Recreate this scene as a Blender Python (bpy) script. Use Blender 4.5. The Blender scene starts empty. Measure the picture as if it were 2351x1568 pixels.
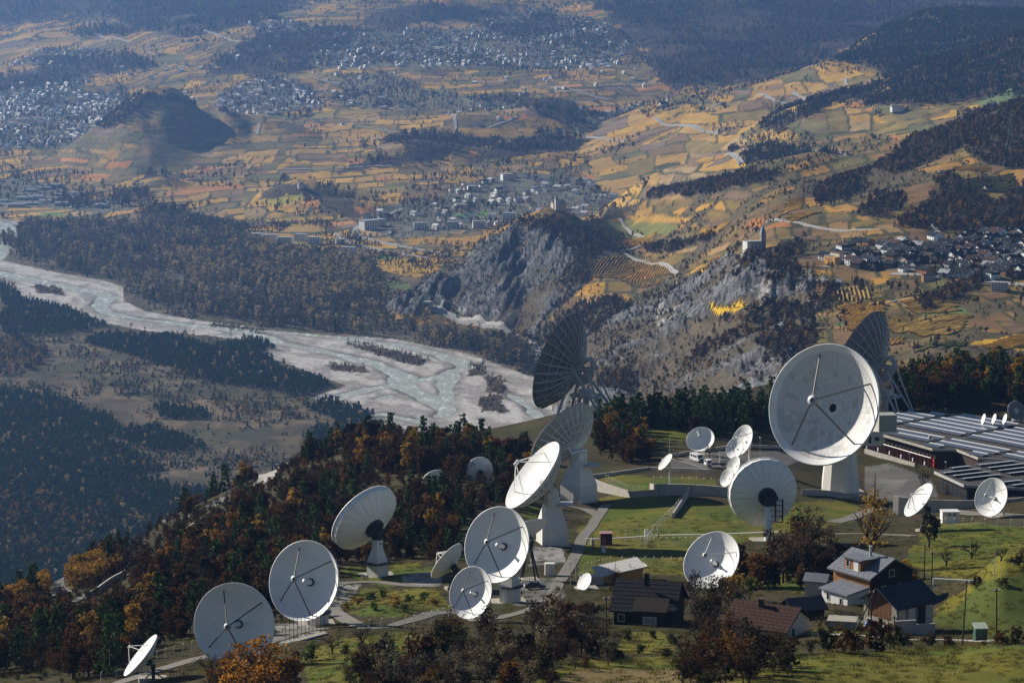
import bpy, bmesh, math, random
import numpy as np
from math import radians, sin, cos, tan, pi, sqrt, atan2
from mathutils import Vector, Matrix, Quaternion

# ------------------------------------------------------------------ camera, sky, sun, exposure
SC = bpy.context.scene
COL = SC.collection
CAM_H, PITCH = 560.0, radians(8.8)
F = 2351 * 100.0 / 36.0
cd = bpy.data.cameras.new('camera'); cam = bpy.data.objects.new('camera', cd); COL.objects.link(cam)
cd.lens = 100.0; cd.sensor_width = 36.0; cd.clip_start = 1.0; cd.clip_end = 30000.0
cam.location = (0, 0, CAM_H); cam.rotation_euler = (pi / 2 - PITCH, 0, 0)
SC.camera = cam
SUN_AZ, SUN_EL = 55.0, 27.0           # degrees left of +Y, above the horizon
w = bpy.data.worlds.new('World'); SC.world = w; w.use_nodes = True
_n = w.node_tree.nodes; _bg = _n['Background']
_sky = _n.new('ShaderNodeTexSky'); _sky.sky_type = 'NISHITA'; _sky.sun_disc = False
_sky.sun_elevation = radians(SUN_EL); _sky.sun_rotation = radians(360 - SUN_AZ); _sky.altitude = 900
_sky.dust_density = 0.6; _sky.ozone_density = 2.5
w.node_tree.links.new(_sky.outputs[0], _bg.inputs[0]); _bg.inputs[1].default_value = 0.05
sd = bpy.data.lights.new('sun', 'SUN'); sun = bpy.data.objects.new('sun', sd); COL.objects.link(sun)
sd.energy = 5.0; sd.angle = radians(0.55); sd.color = (1.0, 0.93, 0.82)
_s = Vector((-sin(radians(SUN_AZ)) * cos(radians(SUN_EL)), cos(radians(SUN_AZ)) * cos(radians(SUN_EL)), sin(radians(SUN_EL))))
sun.rotation_euler = _s.to_track_quat('Z', 'Y').to_euler(); sun.location = (-300, 600, 800)
SC.view_settings.view_transform = 'Standard'; SC.view_settings.look = 'None'
SC.view_settings.exposure = 0.5; SC.view_settings.gamma = 1.0; SC.view_settings.use_curve_mapping = False
cy = SC.cycles
cy.max_bounces = 6; cy.diffuse_bounces = 2; cy.glossy_bounces = 2; cy.transmission_bounces = 2
cy.transparent_max_bounces = 4; cy.volume_bounces = 0; cy.use_denoising = True
cy.caustics_reflective = False; cy.caustics_refractive = False
HAZE_DENSITY, HAZE_COLOR, HAZE_G = 7.2e-5, (0.26, 0.50, 1.0), 0.76
RND = random.Random(11); NR = np.random.RandomState(7)

# ------------------------------------------------------------------ helpers: picture <-> place
CP, SP = cos(PITCH), sin(PITCH)
def P(u, v, d):
    """the place at forward distance d seen at (u, v) in the 2351 px wide photograph"""
    dx, dy = (u - 1175.5) / F, (784 - v) / F
    yy, zz = CP + SP * dy, -SP + CP * dy
    t = d / yy
    return Vector((dx * t, d, CAM_H + zz * t))
def proj(x, y, z):
    zr = z - CAM_H
    dep = y * CP - zr * SP
    return 1175.5 + F * x / dep, 784 - F * (y * SP + zr * CP) / dep

# ------------------------------------------------------------------ helpers: materials
def lin(h):
    h = h.lstrip('#'); return tuple(((int(h[i:i+2], 16) / 255) ** 2.2) for i in (0, 2, 4))
MATS = {}
def mat(name, color, rough=0.8, metal=0.0, var=0.15, scale=1.5, bump=0.0, bscale=8.0, color2=None, spec=0.3, streak=0.0):
    """painted / weathered surface: base colour broken up by noise, optional second colour in patches, vertical streaks, fine relief"""
    if name in MATS: return MATS[name]
    m = bpy.data.materials.new(name); m.use_nodes = True
    N, L = m.node_tree.nodes, m.node_tree.links
    b = N['Principled BSDF']; b.inputs['Roughness'].default_value = rough; b.inputs['Metallic'].default_value = metal
    b.inputs['Specular IOR Level'].default_value = spec
    tc = N.new('ShaderNodeTexCoord')
    no = N.new('ShaderNodeTexNoise'); no.inputs['Scale'].default_value = scale; no.inputs['Detail'].default_value = 6; no.inputs['Roughness'].default_value = 0.65
    L.new(tc.outputs['Object'], no.inputs['Vector'])
    r = N.new('ShaderNodeValToRGB'); r.color_ramp.elements[0].position = 0.3; r.color_ramp.elements[1].position = 0.7
    c2 = color2 or tuple(c * (1 - var) for c in color)
    c1 = tuple(min(1, c * (1 + var * 0.6)) for c in color)
    r.color_ramp.elements[0].color = (*c2, 1); r.color_ramp.elements[1].color = (*c1, 1)
    L.new(no.outputs['Fac'], r.inputs['Fac'])
    out = r.outputs['Color']
    if streak:
        mp = N.new('ShaderNodeMapping'); mp.inputs['Scale'].default_value = (3.0, 3.0, 0.12)
        L.new(tc.outputs['Object'], mp.inputs['Vector'])
        n2 = N.new('ShaderNodeTexNoise'); n2.inputs['Scale'].default_value = 1.6; n2.inputs['Detail'].default_value = 5
        L.new(mp.outputs['Vector'], n2.inputs['Vector'])
        r2 = N.new('ShaderNodeValToRGB'); r2.color_ramp.elements[0].position = 0.52; r2.color_ramp.elements[1].position = 0.75
        r2.color_ramp.elements[0].color = (1, 1, 1, 1); r2.color_ramp.elements[1].color = (1 - streak,) * 3 + (1,)
        L.new(n2.outputs['Fac'], r2.inputs['Fac'])
        mx = N.new('ShaderNodeMixRGB'); mx.blend_type = 'MULTIPLY'; mx.inputs[0].default_value = 1
        L.new(out, mx.inputs[1]); L.new(r2.outputs['Color'], mx.inputs[2]); out = mx.outputs['Color']
    L.new(out, b.inputs['Base Color'])
    if bump:
        nb = N.new('ShaderNodeTexNoise'); nb.inputs['Scale'].default_value = bscale; nb.inputs['Detail'].default_value = 4
        L.new(tc.outputs['Object'], nb.inputs['Vector'])
        bp = N.new('ShaderNodeBump'); bp.inputs['Strength'].default_value = bump; bp.inputs['Distance'].default_value = 0.1
        L.new(nb.outputs['Fac'], bp.inputs['Height']); L.new(bp.outputs['Normal'], b.inputs['Normal'])
    MATS[name] = m
    return m

def leaf_mat(name, cols, trans=0.3, rough=0.85):
    """foliage: each tree its own tone (random per object) and leaf clumps lighter or darker by noise"""
    if name in MATS: return MATS[name]
    m = bpy.data.materials.new(name); m.use_nodes = True
    N, L = m.node_tree.nodes, m.node_tree.links
    b = N['Principled BSDF']; b.inputs['Roughness'].default_value = rough; b.inputs['Specular IOR Level'].default_value = 0.1
    oi = N.new('ShaderNodeObjectInfo')
    r = N.new('ShaderNodeValToRGB'); r.color_ramp.interpolation = 'LINEAR'
    while len(r.color_ramp.elements) < len(cols): r.color_ramp.elements.new(0.5)
    for i, c in enumerate(cols):
        e = r.color_ramp.elements[i]; e.position = i / max(1, len(cols) - 1); e.color = (*c, 1)
    L.new(oi.outputs['Random'], r.inputs['Fac'])
    geo = N.new('ShaderNodeNewGeometry')
    no = N.new('ShaderNodeTexNoise'); no.inputs['Scale'].default_value = 0.45; no.inputs['Detail'].default_value = 4
    L.new(geo.outputs['Position'], no.inputs['Vector'])
    mr = N.new('ShaderNodeMapRange'); mr.inputs['From Min'].default_value = 0.3; mr.inputs['From Max'].default_value = 0.7
    mr.inputs['To Min'].default_value = 0.5; mr.inputs['To Max'].default_value = 1.45
    L.new(no.outputs['Fac'], mr.inputs['Value'])
    mx = N.new('ShaderNodeMixRGB'); mx.blend_type = 'MULTIPLY'; mx.inputs[0].default_value = 1
    L.new(r.outputs['Color'], mx.inputs[1]); L.new(mr.outputs['Result'], mx.inputs[2])
    L.new(mx.outputs['Color'], b.inputs['Base Color'])
    tr = N.new('ShaderNodeBsdfTranslucent'); L.new(mx.outputs['Color'], tr.inputs['Color'])
    ms = N.new('ShaderNodeMixShader'); ms.inputs[0].default_value = trans
    L.new(b.outputs[0], ms.inputs[1]); L.new(tr.outputs[0], ms.inputs[2])
    L.new(ms.outputs[0], N['Material Output'].inputs['Surface'])
    MATS[name] = m
    return m

# ------------------------------------------------------------------ helpers: meshes and objects
class MB:
    """collects boxes, tubes, lathes; build() links them as ONE mesh object"""
    def __init__(s): s.v, s.f = [], []
    def add(s, vs, fs):
        o = len(s.v); s.v.extend([tuple(p) for p in vs]); s.f.extend([tuple(i + o for i in f) for f in fs]); return s
    def box(s, c, size, M=None):
        x, y, z = size[0] / 2, size[1] / 2, size[2] / 2
        vs = [Vector((sx * x, sy * y, sz * z)) for sx in (-1, 1) for sy in (-1, 1) for sz in (-1, 1)]
        if M is not None: vs = [M @ p for p in vs]
        vs = [p + Vector(c) for p in vs]
        return s.add(vs, [(0, 1, 3, 2), (4, 6, 7, 5), (0, 4, 5, 1), (2, 3, 7, 6), (0, 2, 6, 4), (1, 5, 7, 3)])
    def frustum(s, c, a, b, h, M=None, ca=None):
        """square-based tapered block from half sizes a=(x,y) at the bottom to b at the top, base centre c"""
        vs = [Vector((-a[0], -a[1], 0)), Vector((a[0], -a[1], 0)), Vector((a[0], a[1], 0)), Vector((-a[0], a[1], 0)),
              Vector((-b[0], -b[1], h)), Vector((b[0], -b[1], h)), Vector((b[0], b[1], h)), Vector((-b[0], b[1], h))]
        if M is not None: vs = [M @ p for p in vs]
        return s.add([p + Vector(c) for p in vs], [(3, 2, 1, 0), (4, 5, 6, 7), (0, 1, 5, 4), (1, 2, 6, 5), (2, 3, 7, 6), (3, 0, 4, 7)])
    def tube(s, p, q, r, r2=None, n=6, caps=True):
        p, q = Vector(p), Vector(q); d = q - p
        if d.length < 1e-6: return s
        r2 = r if r2 is None else r2
        M = d.to_track_quat('Z', 'Y').to_matrix()
        vs = []
        for c, rr in ((p, r), (q, r2)):
            for k in range(n):
                a = 2 * pi * k / n; vs.append(c + M @ Vector((rr * cos(a), rr * sin(a), 0)))
        fs = [(k, (k + 1) % n, n + (k + 1) % n, n + k) for k in range(n)]
        if caps: fs += [tuple(range(n - 1, -1, -1)), tuple(range(n, 2 * n))]
        return s.add(vs, fs)
    def lathe(s, prof, n=24, M=None, c=(0, 0, 0), a0=0.0, a1=2 * pi, close=True, cap0=False, cap1=False):
        """profile of (r, z) turned round z"""
        full = abs(a1 - a0 - 2 * pi) < 1e-6
        m = n if full else n + 1
        vs = []
        for r, z in prof:
            for k in range(m):
                a = a0 + (a1 - a0) * k / n
                p = Vector((r * cos(a), r * sin(a), z))
                if M is not None: p = M @ p
                vs.append(p + Vector(c))
        fs = []
        for i in range(len(prof) - 1):
            for k in range(n):
                k2 = (k + 1) % m
                fs.append((i * m + k, i * m + k2, (i + 1) * m + k2, (i + 1) * m + k))
        if cap0: fs.append(tuple(range(m - 1, -1, -1)))
        if cap1: fs.append(tuple((len(prof) - 1) * m + k for k in range(m)))
        return s.add(vs, fs)
    def prism(s, pts, h0, h1):
        """polygon pts (x, y) extruded from z h0 to h1"""
        n = len(pts)
        vs = [(x, y, h0) for x, y in pts] + [(x, y, h1) for x, y in pts]
        return s.add(vs, [tuple(range(n - 1, -1, -1)), tuple(range(n, 2 * n))] + [(k, (k + 1) % n, n + (k + 1) % n, n + k) for k in range(n)])
    def mesh(s, name, m, smooth=False):
        me = bpy.data.meshes.new(name); me.from_pydata(s.v, [], s.f)
        if m is not None: me.materials.append(m)
        me.update()
        if smooth: me.polygons.foreach_set('use_smooth', [True] * len(me.polygons))
        return me
    def build(s, name, m, parent=None, smooth=False, loc=None, **props):
        return link(s.mesh(name, m, smooth), name, parent, loc=loc, **props)

def link(me, name, parent=None, loc=None, M=None, **props):
    o = bpy.data.objects.new(name, me); COL.objects.link(o)
    if parent is not None: o.parent = parent
    if M is not None: o.matrix_local = M
    elif loc is not None: o.location = loc
    for k, v in props.items(): o[k] = v
    return o
def thing(name, label, cat, loc, rotz=0.0, group=None):
    o = bpy.data.objects.new(name, None); COL.objects.link(o); o.empty_display_size = 1
    o.location = loc; o.rotation_euler = (0, 0, rotz); o['label'] = label; o['category'] = cat
    if group: o['group'] = group
    return o
def tag(o, label, cat, group=None):
    o['label'] = label; o['category'] = cat
    if group: o['group'] = group
    return o
def copy_tree(o, kids, parent=None):
    c = o.copy(); COL.objects.link(c); c.parent = parent
    for ch in kids.get(o.name, []): copy_tree(ch, kids, c)
    return c

# ------------------------------------------------------------------ terrain: height of the ground as layers of fitted hills
def tps(points, reg=2e-3):
    """smooth surface through (u, v, d) sightings or ('w', u, d, z) anchors; returns z(A, lnY)"""
    X, Z = [], []
    for p in points:
        if p[0] == 'w': u, d, z = p[1:]; x = (u - 1175.5) / F * d; pz = z
        else: q = P(*p); x, d, pz = q.x, q.y, q.z
        X.append((x / d * 10, math.log(d) * 2.2)); Z.append(pz)
    X = np.array(X); Z = np.array(Z); n = len(X)
    def U(r2): return 0.5 * r2 * np.log(r2 + 1e-12)
    K = U(((X[:, None] - X[None]) ** 2).sum(-1)) + np.eye(n) * reg
    A = np.zeros((n + 3, n + 3)); A[:n, :n] = K; A[:n, n] = 1; A[:n, n+1:] = X; A[n, :n] = 1; A[n+1:, :n] = X.T
    c = np.linalg.solve(A, np.concatenate([Z, np.zeros(3)]))
    def f(a, ly):
        p = np.stack([a * 10, ly * 2.2], -1); out = np.empty(len(p))
        for i in range(0, len(p), 60000):
            q = p[i:i+60000]
            out[i:i+60000] = U(((q[:, None] - X[None]) ** 2).sum(-1)) @ c[:n] + c[n] + q @ c[n+1:]
        return out
    return f
def hash2(ix, iy, seed=0):
    h = (ix.astype(np.int64) * 374761393 + iy.astype(np.int64) * 668265263 + seed * 974634777) & 0xffffffff
    h = ((h ^ (h >> 13)) * 1274126177) & 0xffffffff
    return ((h ^ (h >> 16)) & 0xffff) / 65535.0
def vnoise(x, y, seed=0):
    ix, iy = np.floor(x), np.floor(y); fx, fy = x - ix, y - iy
    fx, fy = fx * fx * (3 - 2 * fx), fy * fy * (3 - 2 * fy)
    a, b = hash2(ix, iy, seed), hash2(ix + 1, iy, seed); c, d = hash2(ix, iy + 1, seed), hash2(ix + 1, iy + 1, seed)
    return (a * (1 - fx) + b * fx) * (1 - fy) + (c * (1 - fx) + d * fx) * fy
def fbm(x, y, seed=0, octv=4, gain=0.5):
    s, t, a = 0, 0, 1.0
    for o in range(octv):
        s = s + a * vnoise(x * 2 ** o, y * 2 ** o, seed + o * 17); t += a; a *= gain
    return s / t
def sstep(a, b, x):
    t = np.clip((x - a) / (b - a), 0, 1); return t * t * (3 - 2 * t)

NEAR = [(0,1568,460),(350,1562,430),(540,1545,425),(740,1432,500),(800,1568,395),(1175,1382,535),(1175,1568,380),(868,1322,590),
 (1278,1250,640),(1333,1152,740),(1768,1242,640),(1935,1132,780),(2050,1082,840),(2275,1196,680),(2100,1238,640),(1392,1252,640),
 (1420,1345,560),(1755,1475,458),(2080,1460,468),(1487,1440,482),(1960,1400,508),(1700,1568,370),(2351,1568,372),(2351,1482,402),
 (1900,1500,408),(2000,1463,452),(1500,1525,412),(1550,975,880),(2200,850,1050),(2200,945,900),(1850,880,1000),(1350,957,905),
 (1100,1010,880),(960,1010,880),(860,1012,880),(720,1062,870),(640,1082,860),(480,1168,812),(440,1184,806),(391,1200,796),(345,1226,772),(300,1272,735),
 (130,1332,700),(0,1392,660),(200,1450,560),(500,1300,620),(650,1150,760),(1000,1130,720),(1100,1106,740),(1640,1060,800),
 (2351,1300,560),(2260,1455,470),(2351,1440,476),(2500,1450,480),(2750,1455,488),(2750,1568,385),(2750,1200,690),(2750,950,900),(-420,1500,640),(-420,1600,480),(-200,1450,640),(-200,1568,500),(2500,850,1050),
 ('w',0,300,440),('w',1175,300,458),('w',2351,300,458)]
NEAR_RIM = ([-400,0,130,300,345,400,480,640,720,860,960,1100,1350,1550,1850,2200,2800],[640,665,705,750,795,822,840,868,880,900,900,905,930,910,1020,1070,1080])
CFOLD = [(1260,505,3950),(1180,520,3980),(1100,580,3950),(1000,640,3920),(930,680,3900),(890,705,3890),(990,702,3845),(1050,727,3795),(1240,800,3560),
 (1150,762,3650),(1100,650,3860),(1200,600,3880),(1200,700,3750),(1300,600,3820),(1330,680,3600),(1250,750,3600),(1300,800,3350),(1340,540,3900),
 (1400,600,3800),(1450,520,4300),(1500,470,4350),(1500,560,4000),(1500,650,3500),(1600,450,4050),(1650,560,3400),(1600,620,3250),
 (1700,600,2800),(1740,580,2750),(1600,680,2950),(1500,730,3050),(1400,775,3150),(1350,800,3200),(1500,850,2600),(1400,900,2550),(1300,950,2650),
 (1700,800,2400),(1600,900,2350),(1800,720,2450),(1850,800,2250),(1900,610,2620),(2100,600,2600),(2351,560,2680),(2351,640,2500),(2000,660,2480),
 (2200,700,2330),(2100,760,2220),(2351,760,2150),(2200,820,2050),(2000,850,2080),(1850,520,2900),(2000,530,2800),(2200,510,2850),(2351,500,2850),
 (2200,440,3050),(2351,380,3200),(2050,450,3100),(1900,450,3300),(1750,480,3250),(1750,520,3000),(1700,430,3700),(2100,380,3400),
 (1400,487,4400),(1500,440,4350),(1700,400,3950),(1950,365,3750),(2100,310,3650),(2351,235,3550),(2500,200,3500),(2500,600,2600),(2750,200,3500),(2750,560,2680),(2750,400,3100),(2750,760,2150),
 ('w',800,3700,-60),('w',900,3300,-70),('w',1100,3100,-70),('w',1220,2800,-60),('w',1250,2300,-20),('w',850,4100,-60),('w',700,3900,-120),('w',1000,4200,-40),
 ('w',1400,1900,60),('w',2000,1700,150),('w',2400,1700,170)]
C_RIM = ([0,890,1100,1260,1340,1400,1500,1700,1950,2100,2351,2800],[3900,3905,3990,4000,4020,4420,4380,3980,3770,3670,3570,3500])
FAR = [('w',u,4500,-3) for u in (-200,600,1200,1800,2500)] + [('w',u,5150,0) for u in (-200,600,1200,1800,2500)] + [
 (1000,330,6200),(600,340,6200),(0,340,6300),(1400,380,5900),(1400,300,6500),(200,250,7000),(600,230,7100),(1000,240,6900),(1400,240,7000),(1700,250,6900),
 (0,180,7700),(500,130,7900),(900,150,7700),(1300,160,7700),(1650,170,7600),(0,90,8900),(300,40,9300),(700,50,8700),(1100,70,8600),(1500,70,8600),
 (1900,60,8800),(2351,60,9000),(0,-5,10300),(700,-5,9600),(1200,-5,9500),(1700,-5,9600),(2351,-5,9800)]
EONE = [(2351,78,5500),(2233,130,5450),(2129,146,5400),(2064,177,5400),(1994,206,5350),(1921,216,5350),(1817,253,5300),(1752,289,5200),(1680,330,5100),
 (1600,370,5000),(2072,245,4950),(2250,240,4850),(2351,230,4700),(2150,300,4700),(1950,300,4800),(1800,330,4700),(2050,340,4600),(1700,380,4700),
 (1500,430,4900),(1500,392,5100),('w',1350,5200,-10),('w',1200,5200,-60),('w',1350,4700,-20),('w',1800,4200,90),('w',2351,4200,160),(2500,60,5500),(2500,230,4700)]
E1_RIM = ([0,1400,1600,1752,1817,1994,2064,2233,2351,2800],[5100,5110,5020,5220,5320,5370,5420,5470,5520,5520])
ETWO = [(1900,150,6300),(1770,184,6400),(1658,210,6500),(1570,225,6600),(1500,260,6400),(1400,300,6300),(1700,260,6000),(1800,230,6000),(1900,200,6000),
 (2000,170,6000),(1650,320,5700),(1500,350,5800),(1921,138,6500),(1960,104,6700),(2077,47,7000),(2150,26,7100),(2351,25,7200),(2200,100,6500),
 (2351,90,6300),(2100,130,6300),('w',1200,6300,-20),('w',1300,5600,0),('w',1150,6800,-40),('w',1500,5300,10),(2500,20,7200),('w',2351,5400,150)]
E2_RIM = ([0,1300,1570,1770,1900,1925,2077,2351,2800],[6500,6500,6650,6450,6350,6560,7020,7250,7250])
GHILL = [(345,216,6300),(420,235,6350),(520,258,6400),(600,275,6400),(290,250,6200),(220,300,6150),(170,335,6100),(345,290,6125),(345,350,5900),
 (500,300,6330),(500,340,6120),(580,300,6340),(345,400,5800),(600,380,5950),(200,390,5900),(440,290,6290),('w',60,5900,-40),('w',820,6000,-10),('w',60,6300,-40),('w',100,5500,-20),('w',345,5300,-10),('w',700,5400,-10),('w',900,6400,-30)]
G_RIM = ([0,170,290,345,420,600,800],[6120,6125,6220,6312,6365,6420,6320])
BUMPS = [(690,5350,36,75,90),(770,5150,20,110,70),(370,5560,26,55,60),(1235,6500,60,120,130),(1050,6450,42,120,130),(960,5950,34,150,120),(400,4990,16,75,60),
 (1290,5950,18,120,90),(1500,5650,16,110,80),(640,6000,18,120,80),(1180,5750,16,90,80),(560,8700,40,300,250),(1000,9100,50,260,250),(1500,9000,60,350,200),(150,9600,60,400,250)]
_L = [tps(NEAR), tps(FAR), tps(CFOLD, 4e-4), tps(EONE), tps(ETWO), tps(GHILL, 2e-5)]
def drop(y, d, k, soft):
    s = np.maximum(y - d, 0); return k * s * s / (s + soft)
def height(x, y):
    """ground height and layer number (0 near hill, 1 valley and far slopes, 2 village terrace and cliffs, 3 / 4 right-hand ridges, 5 lone hill)"""
    a = x / y; u = 1175.5 + F * a
    H = np.full((6, len(x)), -500.0)
    m = y < 3200; r = np.interp(u[m], *NEAR_RIM); yy = np.minimum(y[m], r + 40)
    n = _L[0](a[m], np.log(yy)) - drop(y[m], r, 0.62, 50.0)
    bank = 7.5 * sstep(2235, 2340, u[m]) * np.exp(-((y[m] - 506) / 24) ** 2) + 3.0 * sstep(2150, 2260, u[m]) * np.exp(-((y[m] - 520) / 22) ** 2)
    knoll = 2.4 * np.exp(-((u[m] - 890) / 90) ** 2) * np.exp(-((y[m] - 512) / 14) ** 2)
    cap = np.interp(y[m], [700, 715, 762, 812, 828, 918, 1000, 1020], [460, 411, 394, 393.5, 390.3, 390.3, 398, 460]); wx = sstep(86, 108, x[m])
    n = np.where(n > cap, n + (cap - n) * wx, n)
    H[0, m] = n + bank + knoll + (fbm(x[m] / 14, y[m] / 14, 3) - 0.5) * 0.8
    f = np.maximum(0, _L[1](a, np.log(np.maximum(y, 4400))))
    for bu, bd, bh, rx, ry in BUMPS:
        f = f + bh * np.exp(-(((x - (bu - 1175.5) / F * bd) / rx) ** 2 + ((y - bd) / ry) ** 2))
    H[1] = f + np.where(y > 4700, ((fbm(x / 160, y / 160, 5) - 0.5) * 24 + (fbm(x / 380, y / 380, 6) - 0.5) * 46 * sstep(5600, 6600, y)) * sstep(4700, 6000, y), 0)
    m = (y > 1500) & (y < 5600); r = np.interp(u[m], *C_RIM)
    c = _L[2](a[m], np.log(np.minimum(y[m], r + 60))) - drop(y[m], r, 0.5, 90.0)
    H[2, m] = c + ((fbm(x[m] / 70, y[m] / 70, 9) - 0.5) * 10 + (fbm(x[m] / 190, y[m] / 190, 10) - 0.5) * 24) * sstep(0, 40, c)
    for k, rim, lo, hi in ((3, E1_RIM, 4000, 7600), (4, E2_RIM, 5000, 9000), (5, G_RIM, 4900, 7500)):
        m = (y > lo) & (y < hi); r = np.interp(u[m], *rim)
        if k == 5: m2 = (u[m] > 20) & (u[m] < 900)
        c = _L[k](a[m], np.log(np.minimum(y[m], r + 60))) - drop(y[m], r, 0.45, 120.0)
        c = c + (fbm(x[m] / 150, y[m] / 150, 20 + k) - 0.5) * 36 * sstep(20, 90, c)
        if k == 5: c = np.where(m2, c, -500)
        H[k, m] = c
    lay = H.argmax(0)
    return H.max(0), lay

NC = 890
AZ = (np.linspace(-420, 2771, NC) - 1175.5) / F
YR = np.concatenate([np.linspace(250, 1100, 340, endpoint=False), np.geomspace(1100, 2000, 50, endpoint=False),
                     np.geomspace(2000, 4500, 370, endpoint=False), np.geomspace(4500, 10400, 430, endpoint=False), np.geomspace(10400, 12500, 12)])
NRW = len(YR)
GY, GA = np.meshgrid(YR, AZ, indexing='ij'); GX = GA * GY
gx, gy = GX.ravel(), GY.ravel()
gz, glay = height(gx, gy)
gz = np.minimum(gz, 520.0)

def inpoly(poly, u, v):
    p = np.asarray(poly, float); res = np.zeros(len(u), bool)
    idx = np.where((u >= p[:, 0].min()) & (u <= p[:, 0].max()) & (v >= p[:, 1].min()) & (v <= p[:, 1].max()))[0]
    if len(idx) == 0: return res
    uu, vv = u[idx], v[idx]; c = np.zeros(len(idx), bool)
    for i in range(len(p)):
        x1, y1 = p[i]; x2, y2 = p[i - 1]
        if y1 == y2: continue
        c ^= ((y1 > vv) != (y2 > vv)) & (uu < (x2 - x1) * (vv - y1) / (y2 - y1) + x1)
    res[idx[c]] = True
    return res
def seglist_dist(poly, x, y, w):
    """smallest (distance - half width) in metres to a polyline of (x, y), half widths w along it"""
    best = np.full(len(x), 1e9)
    for i in range(len(poly) - 1):
        (x1, y1), (x2, y2) = poly[i], poly[i + 1]; dx, dy = x2 - x1, y2 - y1
        t = np.clip(((x - x1) * dx + (y - y1) * dy) / (dx * dx + dy * dy + 1e-9), 0, 1)
        best = np.minimum(best, np.hypot(x - x1 - t * dx, y - y1 - t * dy) - (w[i] * (1 - t) + w[i + 1] * t))
    return best
def floorpt(u, v):
    q = P(u, v, 1000.0); t = CAM_H / (CAM_H - q.z); return (q.x * t, 1000.0 * t)

# ---- river: braided channels carved a little below the gravel, one level sheet of water
CHANNELS = [
 ([(-120,600),(0,629),(65,642),(130,655),(182,664),(230,672),(248,684),(228,702),(244,718),(286,728),(365,738),(443,748),(521,757),(612,774),(633,786),(716,802),(795,820),(860,836),(912,859),(932,866)],
  [18,18,17,16,17,18,15,13,12,10,11,11,11,12,13,12,12,14,14,15]),
 ([(443,748),(560,757),(660,765),(760,772),(847,784),(925,794),(1003,812),(1055,831),(1068,844),(1042,852),(1003,867),(951,875),(920,883)],[6,7,8,8,9,10,12,14,16,11,10,9,9]),
 ([(920,868),(925,885),(964,906),(998,922),(1026,944),(1012,956)],[16,17,15,16,15,10]),
 ([(1044,850),(1034,862),(1018,883),(1024,906),(1016,922)],[12,12,13,11,12]),
 ([(930,880),(912,884),(847,893),(795,906),(758,919),(779,938),(830,962)],[9,8,7,8,9,7,6]),
 ([(850,955),(880,950),(932,963),(990,975)],[6,8,8,6]), ([(862,917),(893,909)],[5,5]), ([(1160,900),(1215,935),(1240,960)],[3,6,8]),
 ([(-40,505),(0,514),(32,532),(14,562),(-6,598),(-60,615)],[18,20,16,14,14,16])]
GRAVEL = [(-150,500),(0,503),(42,510),(40,550),(8,600),(60,612),(130,627),(240,646),(282,660),(284,692),(335,716),(460,738),(620,758),(760,770),(900,780),(1000,799),(1075,814),(1150,842),(1225,868),
 (1300,960),(1270,1010),(870,992),(800,958),(716,914),(795,886),(740,868),(600,815),(622,790),(480,772),(340,762),(235,742),(150,706),(60,690),(20,652),(-150,640)]
pu, pv = proj(gx, gy, gz)
valley = (glay == 1) & (gy < 5600)
gravel = valley & inpoly(GRAVEL, pu, pv)
wd = np.full(len(gx), 1e9)
sel = np.where(valley & (gy > 2600))[0]
for pts, ws in CHANNELS:
    wob = (fbm(gx[sel] / 45, gy[sel] / 45, 31) - 0.5) * 13
    wd[sel] = np.minimum(wd[sel], seglist_dist([floorpt(*p) for p in pts], gx[sel], gy[sel], np.array(ws) * 0.82) + wob)
bars = (fbm(gx / 30 + gy / 90, gy / 55, 41) - 0.45) * 1.3
gz = np.where(gravel, 0.35 + bars * 1.3 + np.clip(wd / 60, 0, 1) * 0.5, gz)
gz = np.where(valley & ~gravel & (gy > 2000), gz + 1.1 + (fbm(gx / 60, gy / 60, 43) - 0.5) * 2.0, gz)
gz = np.where(valley & (wd < 6), gz + (-0.9 - gz) * sstep(6, -6, wd), gz)
pu, pv = proj(gx, gy, gz)
ZG = gz.reshape(NRW, NC)

def ground(x, y):
    a = (x / y - AZ[0]) / (AZ[1] - AZ[0]); i = int(min(max(a, 0), NC - 1.001)); fa = min(max(a - i, 0), 1)
    j = int(np.searchsorted(YR, y) - 1); j = min(max(j, 0), NRW - 2); fy = min(max((y - YR[j]) / (YR[j+1] - YR[j]), 0), 1)
    return float((ZG[j, i] * (1 - fa) + ZG[j, i+1] * fa) * (1 - fy) + (ZG[j+1, i] * (1 - fa) + ZG[j+1, i+1] * fa) * fy)
def at(u, v, dmin=0.0, dmax=20000.0):
    """where the line of sight through (u, v) first meets the ground beyond dmin"""
    q = P(u, v, 1000.0); a = q.x / 1000.0; s = (q.z - CAM_H) / 1000.0
    i = min(max((a - AZ[0]) / (AZ[1] - AZ[0]), 0), NC - 1.001); i0 = int(i); fa = i - i0
    col = ZG[:, i0] * (1 - fa) + ZG[:, i0 + 1] * fa
    dlt = col - (CAM_H + s * YR)
    hit = np.where((dlt >= 0) & (YR >= dmin) & (YR <= dmax))[0]
    if len(hit) == 0:
        k = np.where((YR >= dmin) & (YR <= dmax))[0]; j = k[np.argmax(dlt[k])]; y = YR[j]
    else:
        j = hit[0]
        if j == 0 or dlt[j-1] >= 0 or YR[j-1] < dmin: y = YR[j]
        else: y = YR[j-1] + (YR[j] - YR[j-1]) * (-dlt[j-1]) / (dlt[j] - dlt[j-1])
    return Vector((a * y, y, ground(a * y, y)))

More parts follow.
